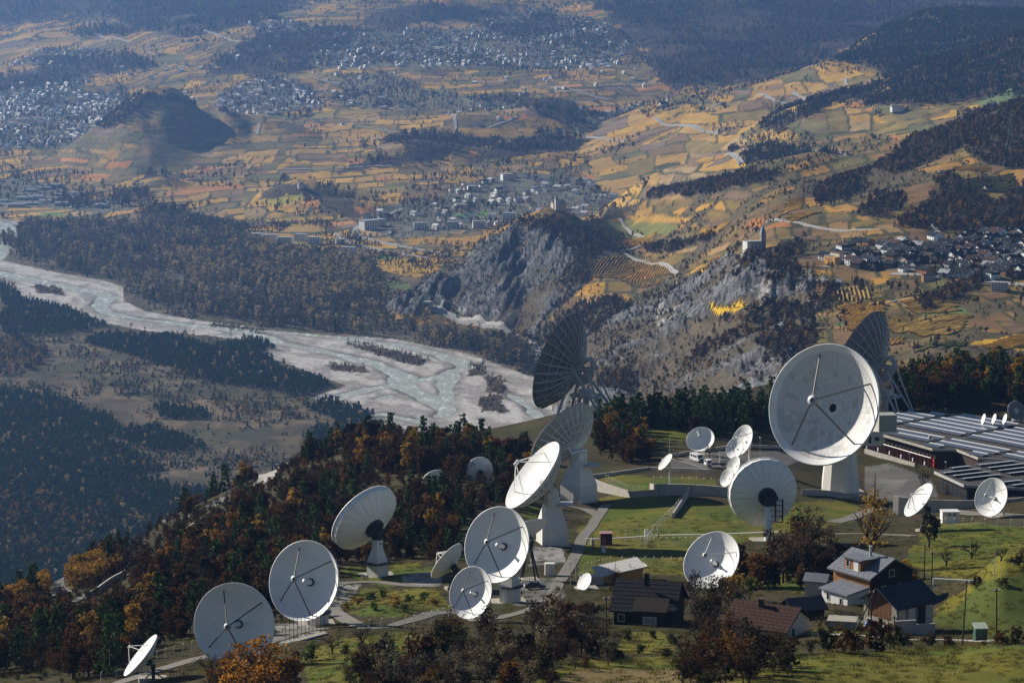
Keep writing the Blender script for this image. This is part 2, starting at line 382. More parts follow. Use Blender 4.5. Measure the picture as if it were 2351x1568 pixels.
# ------------------------------------------------------------------ land cover: what grows or lies where (own colour of the ground, with shade painted into the village terrace)
PINES = [[(0,650),(60,690),(150,710),(232,745),(120,772),(0,765)],[(235,768),(400,776),(480,798),(370,836),(200,792)],
 [(370,836),(480,798),(560,782),(628,790),(612,818),(640,850),(765,882),(700,912),(560,892),(440,866)],[(360,935),(470,945),(482,964),(370,962)],
 [(0,900),(130,918),(262,968),(240,1012),(385,1080),(290,1092),(485,1132),(420,1210),(300,1270),(100,1400),(0,1420),(-150,1420),(-150,900)],
 [(250,985),(362,982),(472,1028),(440,1042),(280,1026)],[(755,918),(866,962),(800,978),(715,945)],[(690,1008),(722,982),(800,975),(835,1000),(800,1040),(700,1040)]]
AUTUMN_PATCH = [(-60,1090),(60,1105),(150,1165),(215,1200),(190,1270),(90,1290),(-60,1290)]
YELLOW_PATCH = [(-60,800),(60,775),(110,800),(90,850),(-60,870)]
RIVERWOOD = [[(8,575),(14,560),(70,525),(230,505),(330,522),(470,505),(560,562),(700,592),(845,605),(868,650),(905,715),(1000,745),(1075,782),(1110,800),(1060,806),(900,772),(700,760),(520,735),(330,695),(280,652),(150,622),(20,600)],
 [(1080,780),(1130,765),(1220,800),(1225,850),(1150,840),(1075,812)]]
ISLANDS = [[(790,786),(880,798),(992,828),(960,842),(860,814)],[(755,838),(832,840),(838,853),(765,851)],[(1076,840),(1112,836),(1122,862),(1080,864)],
 [(1120,865),(1160,868),(1160,905),(1120,900)],[(1100,912),(1148,905),(1158,945),(1105,945)],[(80,655),(140,662),(145,678),(85,672)],[(480,742),(540,748),(620,760),(600,768),(480,752)]]
ROCK = [[(880,708),(1000,640),(1100,578),(1180,516),(1240,512),(1340,565),(1345,625),(1312,692),(1252,730),(1236,785),(1150,758),(1060,728),(990,706),(930,724)],
 [(1340,785),(1440,720),(1560,645),(1690,586),(1705,625),(1600,690),(1560,720),(1600,740),(1500,760),(1420,850),(1500,850),(1600,765),(1720,790),(1810,800),(1800,880),(1560,935),(1380,905),(1400,830)],
 [(1670,700),(1730,640),(1850,635),(1880,640),(1800,700),(1700,760)]]
ROCK.append([(1230,960),(1252,800),(1345,758),(1440,712),(1560,650),(1700,592),(1850,640),(1880,700),(1825,800),(1800,900),(1550,960)])
WHITE_ROCK = [[(1395,835),(1450,770),(1520,715),(1575,705),(1540,740),(1470,790),(1420,845)],[(1680,690),(1740,655),(1800,655),(1770,690),(1700,720)],[(1855,620),(1900,640),(1850,670),(1830,650)],
 [(1000,702),(1040,695),(1070,712),(1045,722)]]
C_WOODS = [[(1180,512),(1262,500),(1345,528),(1405,570),(1362,600),(1342,650),(1300,705),(1262,720),(1290,660),(1330,600),(1240,545)],
 [(1350,700),(1425,690),(1450,715),(1340,770),(1250,800),(1225,790),(1260,740)],[(1390,862),(1475,862),(1450,912),(1380,905)],[(1560,850),(1620,790),(1710,762),(1735,775),(1650,815),(1580,860)],
 [(1680,660),(1705,605),(1790,592),(1845,612),(1830,650),(1760,668),(1740,640)],[(1670,740),(1740,700),(1800,700),(1850,712),(1900,660),(1930,660),(1905,712),(1820,740),(1760,760)],
 [(1750,770),(1860,740),(1880,780),(1800,860),(1740,840)],[(1870,432),(1990,388),(1995,420),(1960,450),(1880,470)],[(2000,385),(2100,310),(2360,232),(2540,190),(2540,400),(2351,392),(2240,370),(2230,335),(2110,388),(2050,402)],
 [(2060,520),(2120,470),(2180,400),(2230,430),(2290,480),(2360,420),(2540,430),(2540,530),(2351,535),(2180,530)],[(1975,500),(2020,450),(2085,455),(2050,505)],[(1470,455),(1560,415),(1600,420),(1520,460)],
 [(1800,560),(1840,548),(1848,590),(1790,600)],[(1480,570),(1640,540),(1650,552),(1500,585)],[(1540,430),(1700,400),(1830,395),(1700,430),(1570,455)],[(2100,690),(2240,640),(2260,660),(2130,720)],[(1945,650),(1990,640),(1975,668)]]
D_WOODS = [[(-200,-60),(720,-60),(700,10),(640,40),(560,62),(440,90),(330,72),(220,28),(100,50),(-200,75)],[(1340,-60),(2560,-60),(2560,80),(1960,105),(1900,135),(1800,180),(1650,205),(1560,212),(1500,170),(1470,110),(1420,70),(1380,30)],
 [(470,165),(560,100),(640,78),(760,66),(850,60),(900,10),(1180,20),(1060,55),(870,70),(740,110),(650,140),(600,172)],[(150,70),(260,64),(330,74),(200,88)],[(90,158),(200,132),(320,128),(350,150),(220,165),(60,215),(-100,215),(-100,180)],
 [(1100,238),(1200,218),(1300,226),(1372,270),(1340,282),(1250,272),(1230,246)],[(770,400),(820,360),(900,350),(960,312),(1010,298),(1090,318),(1130,330),(1060,350),(940,372),(860,398)],[(560,180),(650,150),(780,85),(800,110),(700,160),(640,185)],
 [(1170,320),(1260,305),(1330,320),(1350,345),(1200,350),(1080,380),(1080,360)],[(1400,300),(1480,320),(1570,335),(1560,350),(1430,345)],[(330,480),(420,482),(492,520),(470,545),(370,540),(310,520)],[(320,392),(400,388),(450,410),(330,415)],
 [(700,430),(760,440),(835,470),(790,500),(720,470)],[(640,420),(700,420),(740,450),(640,455),(590,460)],[(660,266),(740,256),(720,270),(650,275)],[(1690,355),(1800,330),(1960,355),(1900,385),(1720,385)],[(140,470),(230,455),(300,440),(400,440),(330,470),(180,490)],
 [(1100,60),(1250,30),(1330,60),(1460,60),(1460,140),(1340,120),(1200,100)]]
E_WOODS = {3: [[(2070,240),(1990,250),(2062,178),(2130,140),(2351,70),(2560,20),(2560,240),(2351,235),(2240,232),(2150,238)],[(1740,300),(1820,250),(1925,214),(2060,176),(2000,220),(1900,238),(1780,296)],[(1690,355),(1800,335),(1960,360),(1900,385),(1720,385)],[(2180,262),(2351,250),(2560,250),(2560,420),(2250,300)]],
 4: [[(1915,140),(1960,100),(2080,44),(2150,22),(2560,10),(2560,200),(2050,200),(1990,150)]], 5: [[(215,290),(250,262),(335,214),(365,218),(460,240),(560,268),(520,262),(400,236),(340,232),(270,290),(240,300)]]}
TOWNS = {'a': [(-100,205),(120,200),(200,212),(325,214),(300,250),(232,298),(165,342),(-100,345)], 'b': [(505,212),(620,178),(700,198),(745,245),(600,266),(500,252)],
 'c': [(735,82),(900,66),(1200,76),(1440,108),(1420,150),(1330,160),(1100,152),(850,160),(700,152)], 'd': [(1080,52),(1250,18),(1400,58),(1450,105),(1250,82)],
 'e': [(1350,276),(1450,240),(1560,226),(1600,240),(1480,272),(1370,292)], 'f': [(10,248),(110,182),(210,184),(190,200)], 'g': [(570,55),(660,48),(740,66),(700,78),(600,80)], 'h': [(20,150),(90,118),(180,110),(240,120),(120,150)], 'i': [(790,170),(900,168),(1000,215),(1200,230),(1180,250),(850,255),(760,230)]}
VILLAGE_SALGESCH = [(820,520),(860,480),(980,462),(1060,425),(1180,398),(1300,400),(1432,438),(1428,470),(1335,498),(1180,512),(1060,530),(900,548)]
SHEDS = [(-100,425),(60,405),(110,425),(200,452),(320,478),(230,492),(120,480),(-100,470)]
VARENPOLY = [(1885,600),(1960,562),(2100,552),(2210,545),(2420,535),(2420,640),(2210,642),(2050,622),(1950,610)]
MEADOWS = [[(700,1510),(760,1470),(880,1450),(1010,1455),(1000,1490),(930,1500),(850,1568),(700,1568)],[(1220,1568),(1310,1515),(1400,1505),(1560,1510),(1700,1540),(1700,1568)],[(1500,1568),(1900,1498),(2351,1478),(2560,1470),(2560,1700),(1400,1700)],
 [(1420,1480),(1440,1450),(1520,1450),(1570,1480),(1540,1500),(1440,1500)],[(2150,1190),(2351,1210),(2560,1200),(2560,1340),(2351,1330),(2200,1330),(2060,1300),(2100,1250)],[(1330,1210),(1420,1120),(1500,1130),(1650,1160),(1980,1150),(1970,1190),(1800,1240),(1340,1235)],
 [(1330,1240),(1560,1235),(1700,1240),(1720,1330),(1560,1320),(1320,1320)],[(780,1320),(800,1300),(1000,1295),(1000,1330),(880,1345),(800,1330)],[(780,1380),(830,1350),(1010,1355),(1040,1395),(900,1420),(810,1410)],[(1200,1170),(1260,1160),(1260,1230),(1200,1210)],
 [(1640,1100),(1400,1090),(1380,1110),(1500,1140),(1660,1130)],[(1480,975),(1560,968),(1580,1010),(1480,1012)],[(2130,1420),(2260,1330),(2351,1315),(2560,1300),(2560,1475),(2280,1470),(2190,1440)],[(1870,1450),(1980,1410),(2000,1452),(1900,1462)],[(1700,1300),(1880,1330),(1860,1360),(1720,1350)]]
DRYMEADOW = [[(1270,1568),(1330,1535),(1560,1535),(1700,1568)]]
cov = np.zeros((len(gx), 3)); rockm = np.zeros(len(gx)); gravm = np.zeros(len(gx)); vinem = np.zeros(len(gx))
n1 = fbm(gx / 90, gy / 90, 51); n2 = fbm(gx / 22, gy / 22, 52); n3 = fbm(gx / 6, gy / 6, 53)
PAL = np.array([(.46,.27,.045),(.36,.22,.06),(.44,.19,.06),(.19,.15,.05),(.17,.115,.065),(.155,.115,.095),(.10,.112,.05),(.33,.23,.12),(.13,.12,.06)])
PCUM = np.cumsum([.17,.24,.03,.16,.14,.08,.05,.08,.05])
PAL = PAL * np.array((1.22, 1.2, 1.15))
PC2 = np.cumsum([.11,.18,.02,.23,.18,.08,.06,.06,.08])
def parcels(s, slope, cw, ch, seed, ky, bias=0.0, pc=None):
    """vineyard plots following the lie of the slope: long terraces cut by oblique boundaries, two sets of plot sizes in patches"""
    a = parcel_set(s, slope, cw, ch, seed, ky, bias, pc); b = parcel_set(s, slope * .35, cw * .62, ch * 1.4, seed + 3, ky, bias, pc)
    pick = fbm(gx[s] / 260, gy[s] / 420, seed + 40) > .5
    return np.where(pick[:, None], a, b)
def parcel_set(s, slope, cw, ch, seed, ky, bias=0.0, pc=None):
    x, y, z = gx[s], gy[s], gz[s]; w1 = fbm(x / 170, y / 300, seed + 1) - .5; w2 = fbm(x / 170, y / 300, seed + 2) - .5
    q = z + ky * y - slope * x + w1 * ch * 2.2; p = x + .45 * (z + ky * y) * (1 if seed % 2 else -.6) + w2 * cw * .9
    jq = q / ch; j = np.floor(jq); sub = hash2(j, j * 0 + 3, seed)
    ip = p / (cw * (0.5 + 1.1 * sub)) + sub * 13; i = np.floor(ip)
    split = hash2(i, j, seed + 5) < 0.4; jj = np.where(split, np.floor(jq * 2), j * 2)
    h = np.clip(hash2(i, jj, seed + 9) + bias, 0, 0.9999)
    col = PAL[np.searchsorted(PCUM if pc is None else pc, h).clip(0, 8)] * (0.85 + 0.3 * hash2(i, jj, seed + 12))[:, None]
    col = col * .78 + col.mean(0) * .22
    e = np.minimum(np.minimum((ip - i) * cw, (1 - ip + i) * cw), np.minimum((jq - j), (1 - jq + j)) * ch * 2.2)
    hedge = (e < 3.2) & (hash2(i, j, seed + 20) < 0.7)
    col = np.where(hedge[:, None], np.array((.085, .085, .035)), col)
    return col * (0.78 + 0.44 * fbm(x / 24, y / 30, seed + 30))[:, None]
L0, L1, L2, L3, L4, L5 = [np.where(glay == k)[0] for k in range(6)]
# near hill: rough autumn turf and leaf litter
t = sstep(.35, .65, n3[L0])[:, None]; t2 = sstep(.4, .7, n2[L0])[:, None]
cov[L0] = np.array((.030,.027,.011)) * (1 - t) + np.array((.055,.040,.02)) * t
cov[L0] = cov[L0] * (1 - .4 * t2) + np.array((.05,.055,.015)) * .4 * t2
for p in MEADOWS:
    k = L0[inpoly(p, pu[L0] + (n3[L0] - .5) * 44 + (n2[L0] - .5) * 30, pv[L0] + (n3[L0] - .5) * 16)]; t = sstep(.35, .62, n2[k] * .5 + n3[k] * .5)[:, None]
    cov[k] = np.array((.062,.086,.009)) * (1 - t) + np.array((.125,.110,.014)) * t
k = L0[inpoly([(2120,1425),(2200,1400),(2245,1340),(2351,1312),(2560,1300),(2560,1462),(2280,1462),(2190,1445)], pu[L0] + (n3[L0] - .5) * 30, pv[L0] + (n3[L0] - .5) * 10)]; cov[k] = np.array((.058,.072,.012)) * (.8 + .4 * n3[k])[:, None]
for p in DRYMEADOW:
    k = L0[inpoly(p, pu[L0], pv[L0])]; cov[k] = np.array((.15,.11,.045)) * (.75 + .5 * n3[k])[:, None]
for p in ([(1985,1072),(2040,1064),(2095,1082),(2140,1102),(2155,1140),(2070,1152),(2000,1142),(1985,1120)],[(1556,1052),(1640,1038),(1700,1040),(1790,1033),(1835,1058),(1800,1074),(1700,1078),(1630,1076),(1570,1064)],[(1190,1330),(1280,1325),(1300,1370),(1240,1400),(1180,1390)]):
    k = L0[inpoly(p, pu[L0], pv[L0])]; cov[k] = np.array((.13,.125,.115)) * (.75 + .5 * n3[k])[:, None]
for p in ([(1225,1255),(1290,1255),(1300,1290),(1215,1300)],[(630,1430),(720,1425),(735,1455),(640,1480)],[(920,1320),(1010,1310),(1015,1340),(930,1345)],[(775,1345),(830,1340),(800,1380),(770,1390)]):
    k = L0[inpoly(p, pu[L0], pv[L0])]; cov[k] = np.array((.26,.25,.24)) * (.35 + 1.3 * n3[k])[:, None]
for p in ([(-80,1405),(0,1380),(110,1335),(112,1370),(20,1400),(-80,1420)],[(150,1330),(200,1290),(270,1285),(275,1310),(205,1350),(160,1350)]):
    k = L0[inpoly(p, pu[L0], pv[L0])]; cov[k] = np.array((.22,.16,.03)) * (.6 + .8 * n3[k])[:, None]
# valley and far slopes
far = L1[gy[L1] > 5000]; low = L1[gy[L1] <= 5000]
t = sstep(.35, .65, n2[low])[:, None]; t1 = sstep(.35, .6, n1[low])[:, None]
cov[low] = np.array((.145,.108,.062)) * (1 - t) + np.array((.085,.068,.036)) * t; cov[low] *= (.75 + .5 * t1); t3 = sstep(.52, .66, fbm(gx[low] / 48, gy[low] / 85, 57))[:, None] * .8; cov[low] = cov[low] * (1 - t3) + np.array((.062,.062,.026)) * t3; t4 = sstep(.56, .68, fbm(gx[low] / 12, gy[low] / 22, 58))[:, None] * .6; cov[low] = cov[low] * (1 - t4) + np.array((.05,.045,.022)) * t4
ang = np.where(pu[far] < 1000, 0.95, 0.7)
cA = parcels(far, .42, 150, 15, 101, .06); cB = parcels(far, .22, 110, 18, 141, .065); cC = parcels(far, .10, 85, 11, 171, .08)
ul, vl = pu[far], pv[far]
wA = sstep(820, 640, ul + (n1[far] - .5) * 200) * sstep(330, 250, vl)
wC = sstep(285, 320, vl + (n1[far] - .5) * 30)
pick = np.where(wC > .5, 2, np.where(wA > .5, 0, 1))
cov[far] = np.where((pick == 0)[:, None], cA, np.where((pick == 1)[:, None], cB, cC))
mid = L1[(gy[L1] > 4350) & (pu[L1] > 560)]
cov[mid] = np.where((sstep(4350, 4600, gy[mid] + (n1[mid] - .5) * 300) > .5)[:, None], parcels(mid, .05, 75, 13, 191, .1), cov[mid])
# village terrace, ridges, lone hill
cov[L2] = parcels(L2, .22, 44, 10.5, 211, .125, pc=PC2)
wild = sstep(.5, .62, fbm(gx[L2] / 130, gy[L2] / 130, 61))[:, None]
cov[L2] = cov[L2] * np.array((.80,.72,.58)); cov[L2] = cov[L2] * (1 - wild) + np.array((.098,.078,.04)) * wild  # whole terrace multiplied darker: its shade is put into the ground colour
cov[L3] = parcels(L3, .22, 80, 14, 231, .085, pc=PC2); cov[L4] = parcels(L4, .36, 110, 14, 251, .07); cov[L5] = parcels(L5, .03, 120, 11, 271, .08, 0.15)
def paint(L, polys, fn, far_=1.0):
    for p in polys:
        k = L[inpoly(p, pu[L] + (n2[L] - .5) * 26 + (n1[L] - .5) * 40 * far_, pv[L] + (n3[L] - .5) * 7 + (n1[L] - .5) * 12 * far_)]
        if len(k): fn(k)
def wood_floor(k): cov[k] = np.array((.085,.062,.038)) * (.6 + .8 * n2[k])[:, None]
FORESTM = np.zeros(len(gx), bool)
def wf(k): wood_floor(k); FORESTM[k] = True
paint(L1, D_WOODS, wf, 3.0); paint(L2, C_WOODS, wf); paint(L3, E_WOODS[3], wf, 1.6); paint(L4, E_WOODS[4], wf); paint(L5, E_WOODS[5], wf, .25)
paint(low, PINES + ISLANDS, wood_floor); paint(low, RIVERWOOD, lambda k: cov.__setitem__(k, np.array((.12,.098,.062)) * (.6 + .8 * n2[k])[:, None]))
for t in TOWNS.values(): paint(L1, [t], lambda k: cov.__setitem__(k, np.array((.21,.185,.12)) * (.5 + n2[k])[:, None]))
paint(L1, [VILLAGE_SALGESCH, SHEDS], lambda k: cov.__setitem__(k, np.array((.16,.15,.11)) * (.5 + n2[k])[:, None]))
paint(L2, [VARENPOLY], lambda k: cov.__setitem__(k, np.array((.10,.095,.055)) * (.5 + n2[k])[:, None]))
WILDS = [[(1200,980),(1235,800),(1345,715),(1440,690),(1560,640),(1700,590),(1850,630),(1885,690),(1850,760),(1810,900),(1550,970)]]
def wl(k):
    t = sstep(.38, .6, n2[k] * .5 + n1[k] * .5)[:, None]; cov[k] = np.array((.125,.098,.052)) * (1 - t) + np.array((.075,.07,.034)) * t
paint(L2, WILDS, wl)
for p, c in (([(1560,745),(1640,730),(1720,735),(1715,775),(1640,790),(1580,770)],(.13,.10,.06)),([(1620,712),(1700,698),(1712,712),(1640,722)],(.62,.38,.02)),([(1590,635),(1650,605),(1655,612),(1600,645)],(.5,.30,.03))):
    paint(L2, [p], lambda k: cov.__setitem__(k, np.array(c) * (.75 + .5 * n2[k])[:, None]))
def rk(k):
    q = gx[k] * .74 - gz[k] * .67; along = gx[k] * .67 + gz[k] * .74
    st = fbm(q / 7, along / 70 + gy[k] / 160, 71); gr = fbm(q / 24, along / 60 + gy[k] / 90, 72)
    c = np.array((.18,.176,.172)) * (.4 + 1.2 * st)[:, None]
    g = sstep(.48, .62, gr)[:, None] * .9
    cov[k] = c * (1 - g) + np.array((.10,.075,.038)) * g; rockm[k] = 1 - .7 * g[:, 0]
paint(L2, ROCK, rk)
for p, c in (([(1560,745),(1640,730),(1720,735),(1715,775),(1640,790),(1580,770)],(.10,.078,.045)),([(1620,712),(1700,698),(1712,712),(1640,722)],(.62,.38,.02)),([(1590,635),(1650,605),(1655,612),(1600,645)],(.5,.30,.03)),([(1740,790),(1830,740),(1850,760),(1780,830)],(.11,.085,.045))):
    def fld(k): cov[k] = np.array(c) * (.75 + .5 * n2[k])[:, None]; rockm[k] = 0
    paint(L2, [p], fld)
def wr(k):
    q = gx[k] * .74 - gz[k] * .67; along = gx[k] * .67 + gz[k] * .74
    t = sstep(.5, .6, fbm(q / 8, along / 55 + gy[k] / 120, 73))[:, None]; cov[k] = cov[k] * (1 - t) + np.array((.44,.42,.385)) * t; rockm[k] = np.maximum(rockm[k], t[:, 0])
paint(L2, WHITE_ROCK, wr)
rb = rockm.reshape(NRW, NC).copy()
for _ in range(8):
    rb[1:-1] = (rb[:-2] + rb[1:-1] * 2 + rb[2:]) / 4; rb[:, 1:-1] = (rb[:, :-2] + rb[:, 1:-1] * 2 + rb[:, 2:]) / 4
rb = np.where(glay == 2, rb.ravel(), 0)
dz = np.zeros(len(gx)); k = np.where(rb > 0.02)[0]
q = gx[k] * .74 - gz[k] * .67; along = gx[k] * .67 + gz[k] * .74
rid = 1 - np.abs(2 * fbm(q / 26, along / 110 + gy[k] / 120, 75) - 1)
rid2 = 1 - np.abs(2 * fbm(q / 11, along / 60, 77) - 1)
dz[k] = rb[k] * ((rid ** 2 - .45) * 15 + (rid2 ** 2 - .45) * 10); gz = gz + dz
# gravel flats
k = np.where(gravel)[0]; t = sstep(.4, .6, fbm(gx[k] / 16 + gy[k] / 60, gy[k] / 34, 81))[:, None]; t2 = sstep(.55, .7, n1[k])[:, None]
cov[k] = np.array((.52,.49,.45)) * (1 - t) + np.array((.33,.305,.275)) * t; cov[k] = cov[k] * (1 - .25 * t2) + np.array((.33,.28,.22)) * .25 * t2
wet = sstep(13, 0, wd[k])[:, None]; cov[k] *= (1 - .48 * wet); gravm[k] = 1
paint(low, ISLANDS, lambda k: (wood_floor(k), gravm.__setitem__(k, 0)))
# bare rubble and mown green fields of the plain
for p in ([(500,1),(501,2),(500,2)],): pass
for p, c in (([(870,592),(905,590),(940,600),(890,612)],(.12,.2,.05)),([(1040,486),(1120,484),(1130,497),(1040,500)],(.13,.24,.05)),([(880,648),(940,648),(938,662),(880,660)],(.13,.17,.06)),
             ([(100,490),(140,488),(150,497),(105,500)],(.16,.26,.07)),([(870,598),(1000,590),(1040,600),(960,640),(870,620)],(.46,.27,.04)),([(930,545),(1110,540),(1090,570),(1030,560),(930,560)],(.42,.24,.05)),([(580,460),(700,445),(700,455),(640,470)],(.42,.36,.06)),
             ([(1130,515),(1170,520),(1100,570),(1060,575)],(.4,.24,.05))):
    paint(L1, [p], lambda k: cov.__setitem__(k, np.array(c) * (.75 + .5 * n2[k])[:, None]))
for p, c in (([(1340,510),(1480,500),(1560,520),(1480,560),(1400,560)],(.17,.17,.045)),([(1900,745),(1990,720),(2060,700),(1990,740)],(.10,.17,.05)),([(2110,700),(2200,700),(2240,725),(2130,730)],(.11,.17,.05)),
             ([(1620,712),(1700,698),(1712,712),(1640,722)],(.62,.38,.02)),([(2230,790),(2351,765),(2560,760),(2560,800),(2300,805)],(.6,.36,.03)),([(1440,495),(1600,500),(1560,512),(1450,512)],(.4,.23,.04))):
    paint(L2, [p], lambda k: cov.__setitem__(k, np.array(c) * (.75 + .5 * n2[k])[:, None]))
for p, c in (([(2240,245),(2300,205),(2560,195),(2560,240),(2351,238)],(.12,.17,.07)),): paint(L3, [p], lambda k: cov.__setitem__(k, np.array(c)))
ZG = gz.reshape(NRW, NC)

# ------------------------------------------------------------------ the terrain sheet
def grid_mesh(name, zz, keep=None):
    idx = np.arange(NRW * NC).reshape(NRW, NC)
    q = np.stack([idx[:-1, :-1], idx[:-1, 1:], idx[1:, 1:], idx[1:, :-1]], -1).reshape(-1, 4)
    co = np.stack([gx, gy, zz], 1)
    if keep is not None:
        q = q[keep[q].all(1)]; used = np.unique(q); mp = np.full(len(gx), -1); mp[used] = np.arange(len(used)); q = mp[q]; co = co[used]
    else: used = None
    me = bpy.data.meshes.new(name); me.vertices.add(len(co)); me.vertices.foreach_set('co', co.astype(np.float32).ravel())
    me.loops.add(q.size); me.loops.foreach_set('vertex_index', q.astype(np.int32).ravel())
    me.polygons.add(len(q)); me.polygons.foreach_set('loop_start', np.arange(0, q.size, 4, dtype=np.int32))
    me.polygons.foreach_set('use_smooth', np.ones(len(q), bool)); me.update(calc_edges=True)
    return me, used
me, _ = grid_mesh('terrain', gz)
ca = me.attributes.new('cover', 'FLOAT_COLOR', 'POINT'); ca.data.foreach_set('color', np.concatenate([cov, np.ones((len(cov), 1))], 1).astype(np.float32).ravel())
mk = np.stack([rockm, gravm, (glay == 0).astype(float), np.ones(len(gx))], 1)
ma = me.attributes.new('mask', 'FLOAT_COLOR', 'POINT'); ma.data.foreach_set('color', mk.astype(np.float32).ravel())
def terrain_material():
    m = bpy.data.materials.new('ground_cover'); m.use_nodes = True; N, L = m.node_tree.nodes, m.node_tree.links
    b = N['Principled BSDF']; b.inputs['Roughness'].default_value = 0.95; b.inputs['Specular IOR Level'].default_value = 0.1
    at_ = N.new('ShaderNodeAttribute'); at_.attribute_name = 'cover'; mk_ = N.new('ShaderNodeAttribute'); mk_.attribute_name = 'mask'
    sep = N.new('ShaderNodeSeparateColor'); L.new(mk_.outputs['Color'], sep.inputs[0])
    geo = N.new('ShaderNodeNewGeometry')
    def noise(scale, detail=5, rough=0.65, vec=None):
        n = N.new('ShaderNodeTexNoise'); n.inputs['Scale'].default_value = scale; n.inputs['Detail'].default_value = detail; n.inputs['Roughness'].default_value = rough
        L.new(vec or geo.outputs['Position'], n.inputs['Vector']); return n.outputs['Fac']
    def rng(s, a, b_, c, d):
        r = N.new('ShaderNodeMapRange'); r.inputs['From Min'].default_value = a; r.inputs['From Max'].default_value = b_
        r.inputs['To Min'].default_value = c; r.inputs['To Max'].default_value = d; L.new(s, r.inputs['Value']); return r.outputs['Result']
    def mul(a, b_):
        x = N.new('ShaderNodeMath'); x.operation = 'MULTIPLY'; L.new(a, x.inputs[0]); L.new(b_, x.inputs[1]); return x.outputs[0]
    coarse, fine, grass = noise(0.06, 6), noise(0.9, 5, 0.75), noise(3.5, 4, 0.8)
    k = mul(rng(coarse, .3, .7, .8, 1.2), rng(fine, .3, .7, .78, 1.22))
    k = mul(k, rng(grass, .3, .7, .88, 1.12))
    gv = noise(0.16, 8, 0.75); gr_ = rng(gv, .36, .64, .62, 1.3)
    gm = N.new('ShaderNodeMix'); gm.data_type = 'FLOAT'; L.new(sep.outputs[1], gm.inputs[0]); gm.inputs[2].default_value = 1.0; L.new(gr_, gm.inputs[3]); k = mul(k, gm.outputs[0])
    mx = N.new('ShaderNodeMixRGB'); mx.blend_type = 'MULTIPLY'; mx.inputs[0].default_value = 1.0
    L.new(at_.outputs['Color'], mx.inputs[1]); L.new(k, mx.inputs[2])
    mp = N.new('ShaderNodeMapping'); mp.vector_type = 'POINT'; mp.inputs['Rotation'].default_value = (0.0, radians(-42), 0.0); mp.inputs['Scale'].default_value = (0.30, 0.07, 0.035)
    L.new(geo.outputs['Position'], mp.inputs['Vector'])
    rk_ = noise(1.0, 6, 0.62, mp.outputs['Vector'])
    hr = mul(rk_, sep.outputs[0])
    rs_ = rng(rk_, .38, .62, .38, 1.55); rm_ = N.new('ShaderNodeMix'); rm_.data_type = 'FLOAT'; L.new(sep.outputs[0], rm_.inputs[0]); rm_.inputs[2].default_value = 1.0; L.new(rs_, rm_.inputs[3])
    m2 = N.new('ShaderNodeMixRGB'); m2.blend_type = 'MULTIPLY'; m2.inputs[0].default_value = 1.0; L.new(mx.outputs[0], m2.inputs[1]); L.new(rm_.outputs[0], m2.inputs[2]); L.new(m2.outputs[0], b.inputs['Base Color'])
    b1 = N.new('ShaderNodeBump'); b1.inputs['Strength'].default_value = 1.0; b1.inputs['Distance'].default_value = 14.0; L.new(hr, b1.inputs['Height'])
    b2 = N.new('ShaderNodeBump'); b2.inputs['Strength'].default_value = 0.6; b2.inputs['Distance'].default_value = 0.35; L.new(fine, b2.inputs['Height']); L.new(b1.outputs[0], b2.inputs['Normal'])
    L.new(b2.outputs[0], b.inputs['Normal'])
    return m
me.materials.append(terrain_material())
terrain = link(me, 'terrain', kind='structure')

# ---- river water
keep = (wd < 9) & (glay == 1) & (gy > 2500) & (gy < 5600)
me, used = grid_mesh('river', np.zeros(len(gx)) - 0.12 + 0.0 * gy, keep)
def water_material():
    m = bpy.data.materials.new('glacial_water'); m.use_nodes = True; N, L = m.node_tree.nodes, m.node_tree.links
    b = N['Principled BSDF']; b.inputs['Roughness'].default_value = 0.4; b.inputs['Specular IOR Level'].default_value = 0.3; b.inputs['IOR'].default_value = 1.33
    geo = N.new('ShaderNodeNewGeometry'); mp = N.new('ShaderNodeMapping'); mp.inputs['Scale'].default_value = (0.11, 0.035, 0.1); L.new(geo.outputs['Position'], mp.inputs['Vector'])
    n = N.new('ShaderNodeTexNoise'); n.inputs['Scale'].default_value = 1.0; n.inputs['Detail'].default_value = 7; n.inputs['Roughness'].default_value = 0.72; L.new(mp.outputs[0], n.inputs['Vector'])
    r = N.new('ShaderNodeValToRGB'); e = r.color_ramp.elements; e[0].position = .5; e[0].color = (.37,.39,.33,1); e[1].position = .66; e[1].color = (.8,.82,.74,1)
    L.new(n.outputs['Fac'], r.inputs['Fac']); L.new(r.outputs[0], b.inputs['Base Color'])
    n2_ = N.new('ShaderNodeTexNoise'); n2_.inputs['Scale'].default_value = 0.35; n2_.inputs['Detail'].default_value = 5; L.new(geo.outputs['Position'], n2_.inputs['Vector'])
    bp = N.new('ShaderNodeBump'); bp.inputs['Strength'].default_value = .5; bp.inputs['Distance'].default_value = .8; L.new(n2_.outputs['Fac'], bp.inputs['Height']); L.new(bp.outputs[0], b.inputs['Normal'])
    return m
me.materials.append(water_material()); link(me, 'river', kind='structure')

# ---- haze: one closed box of thin even air round camera and scene
hb = MB().box((0, 6300, 286.5), (8000, 13400, 577))
hm = bpy.data.materials.new('haze_air'); hm.use_nodes = True; N = hm.node_tree.nodes; N.remove(N['Principled BSDF'])
pvn = N.new('ShaderNodeVolumePrincipled'); pvn.inputs['Density'].default_value = HAZE_DENSITY; pvn.inputs['Color'].default_value = (*HAZE_COLOR, 1); pvn.inputs['Anisotropy'].default_value = HAZE_G
hm.node_tree.links.new(pvn.outputs[0], N['Material Output'].inputs['Volume'])
haze = hb.build('haze', hm, kind='stuff')

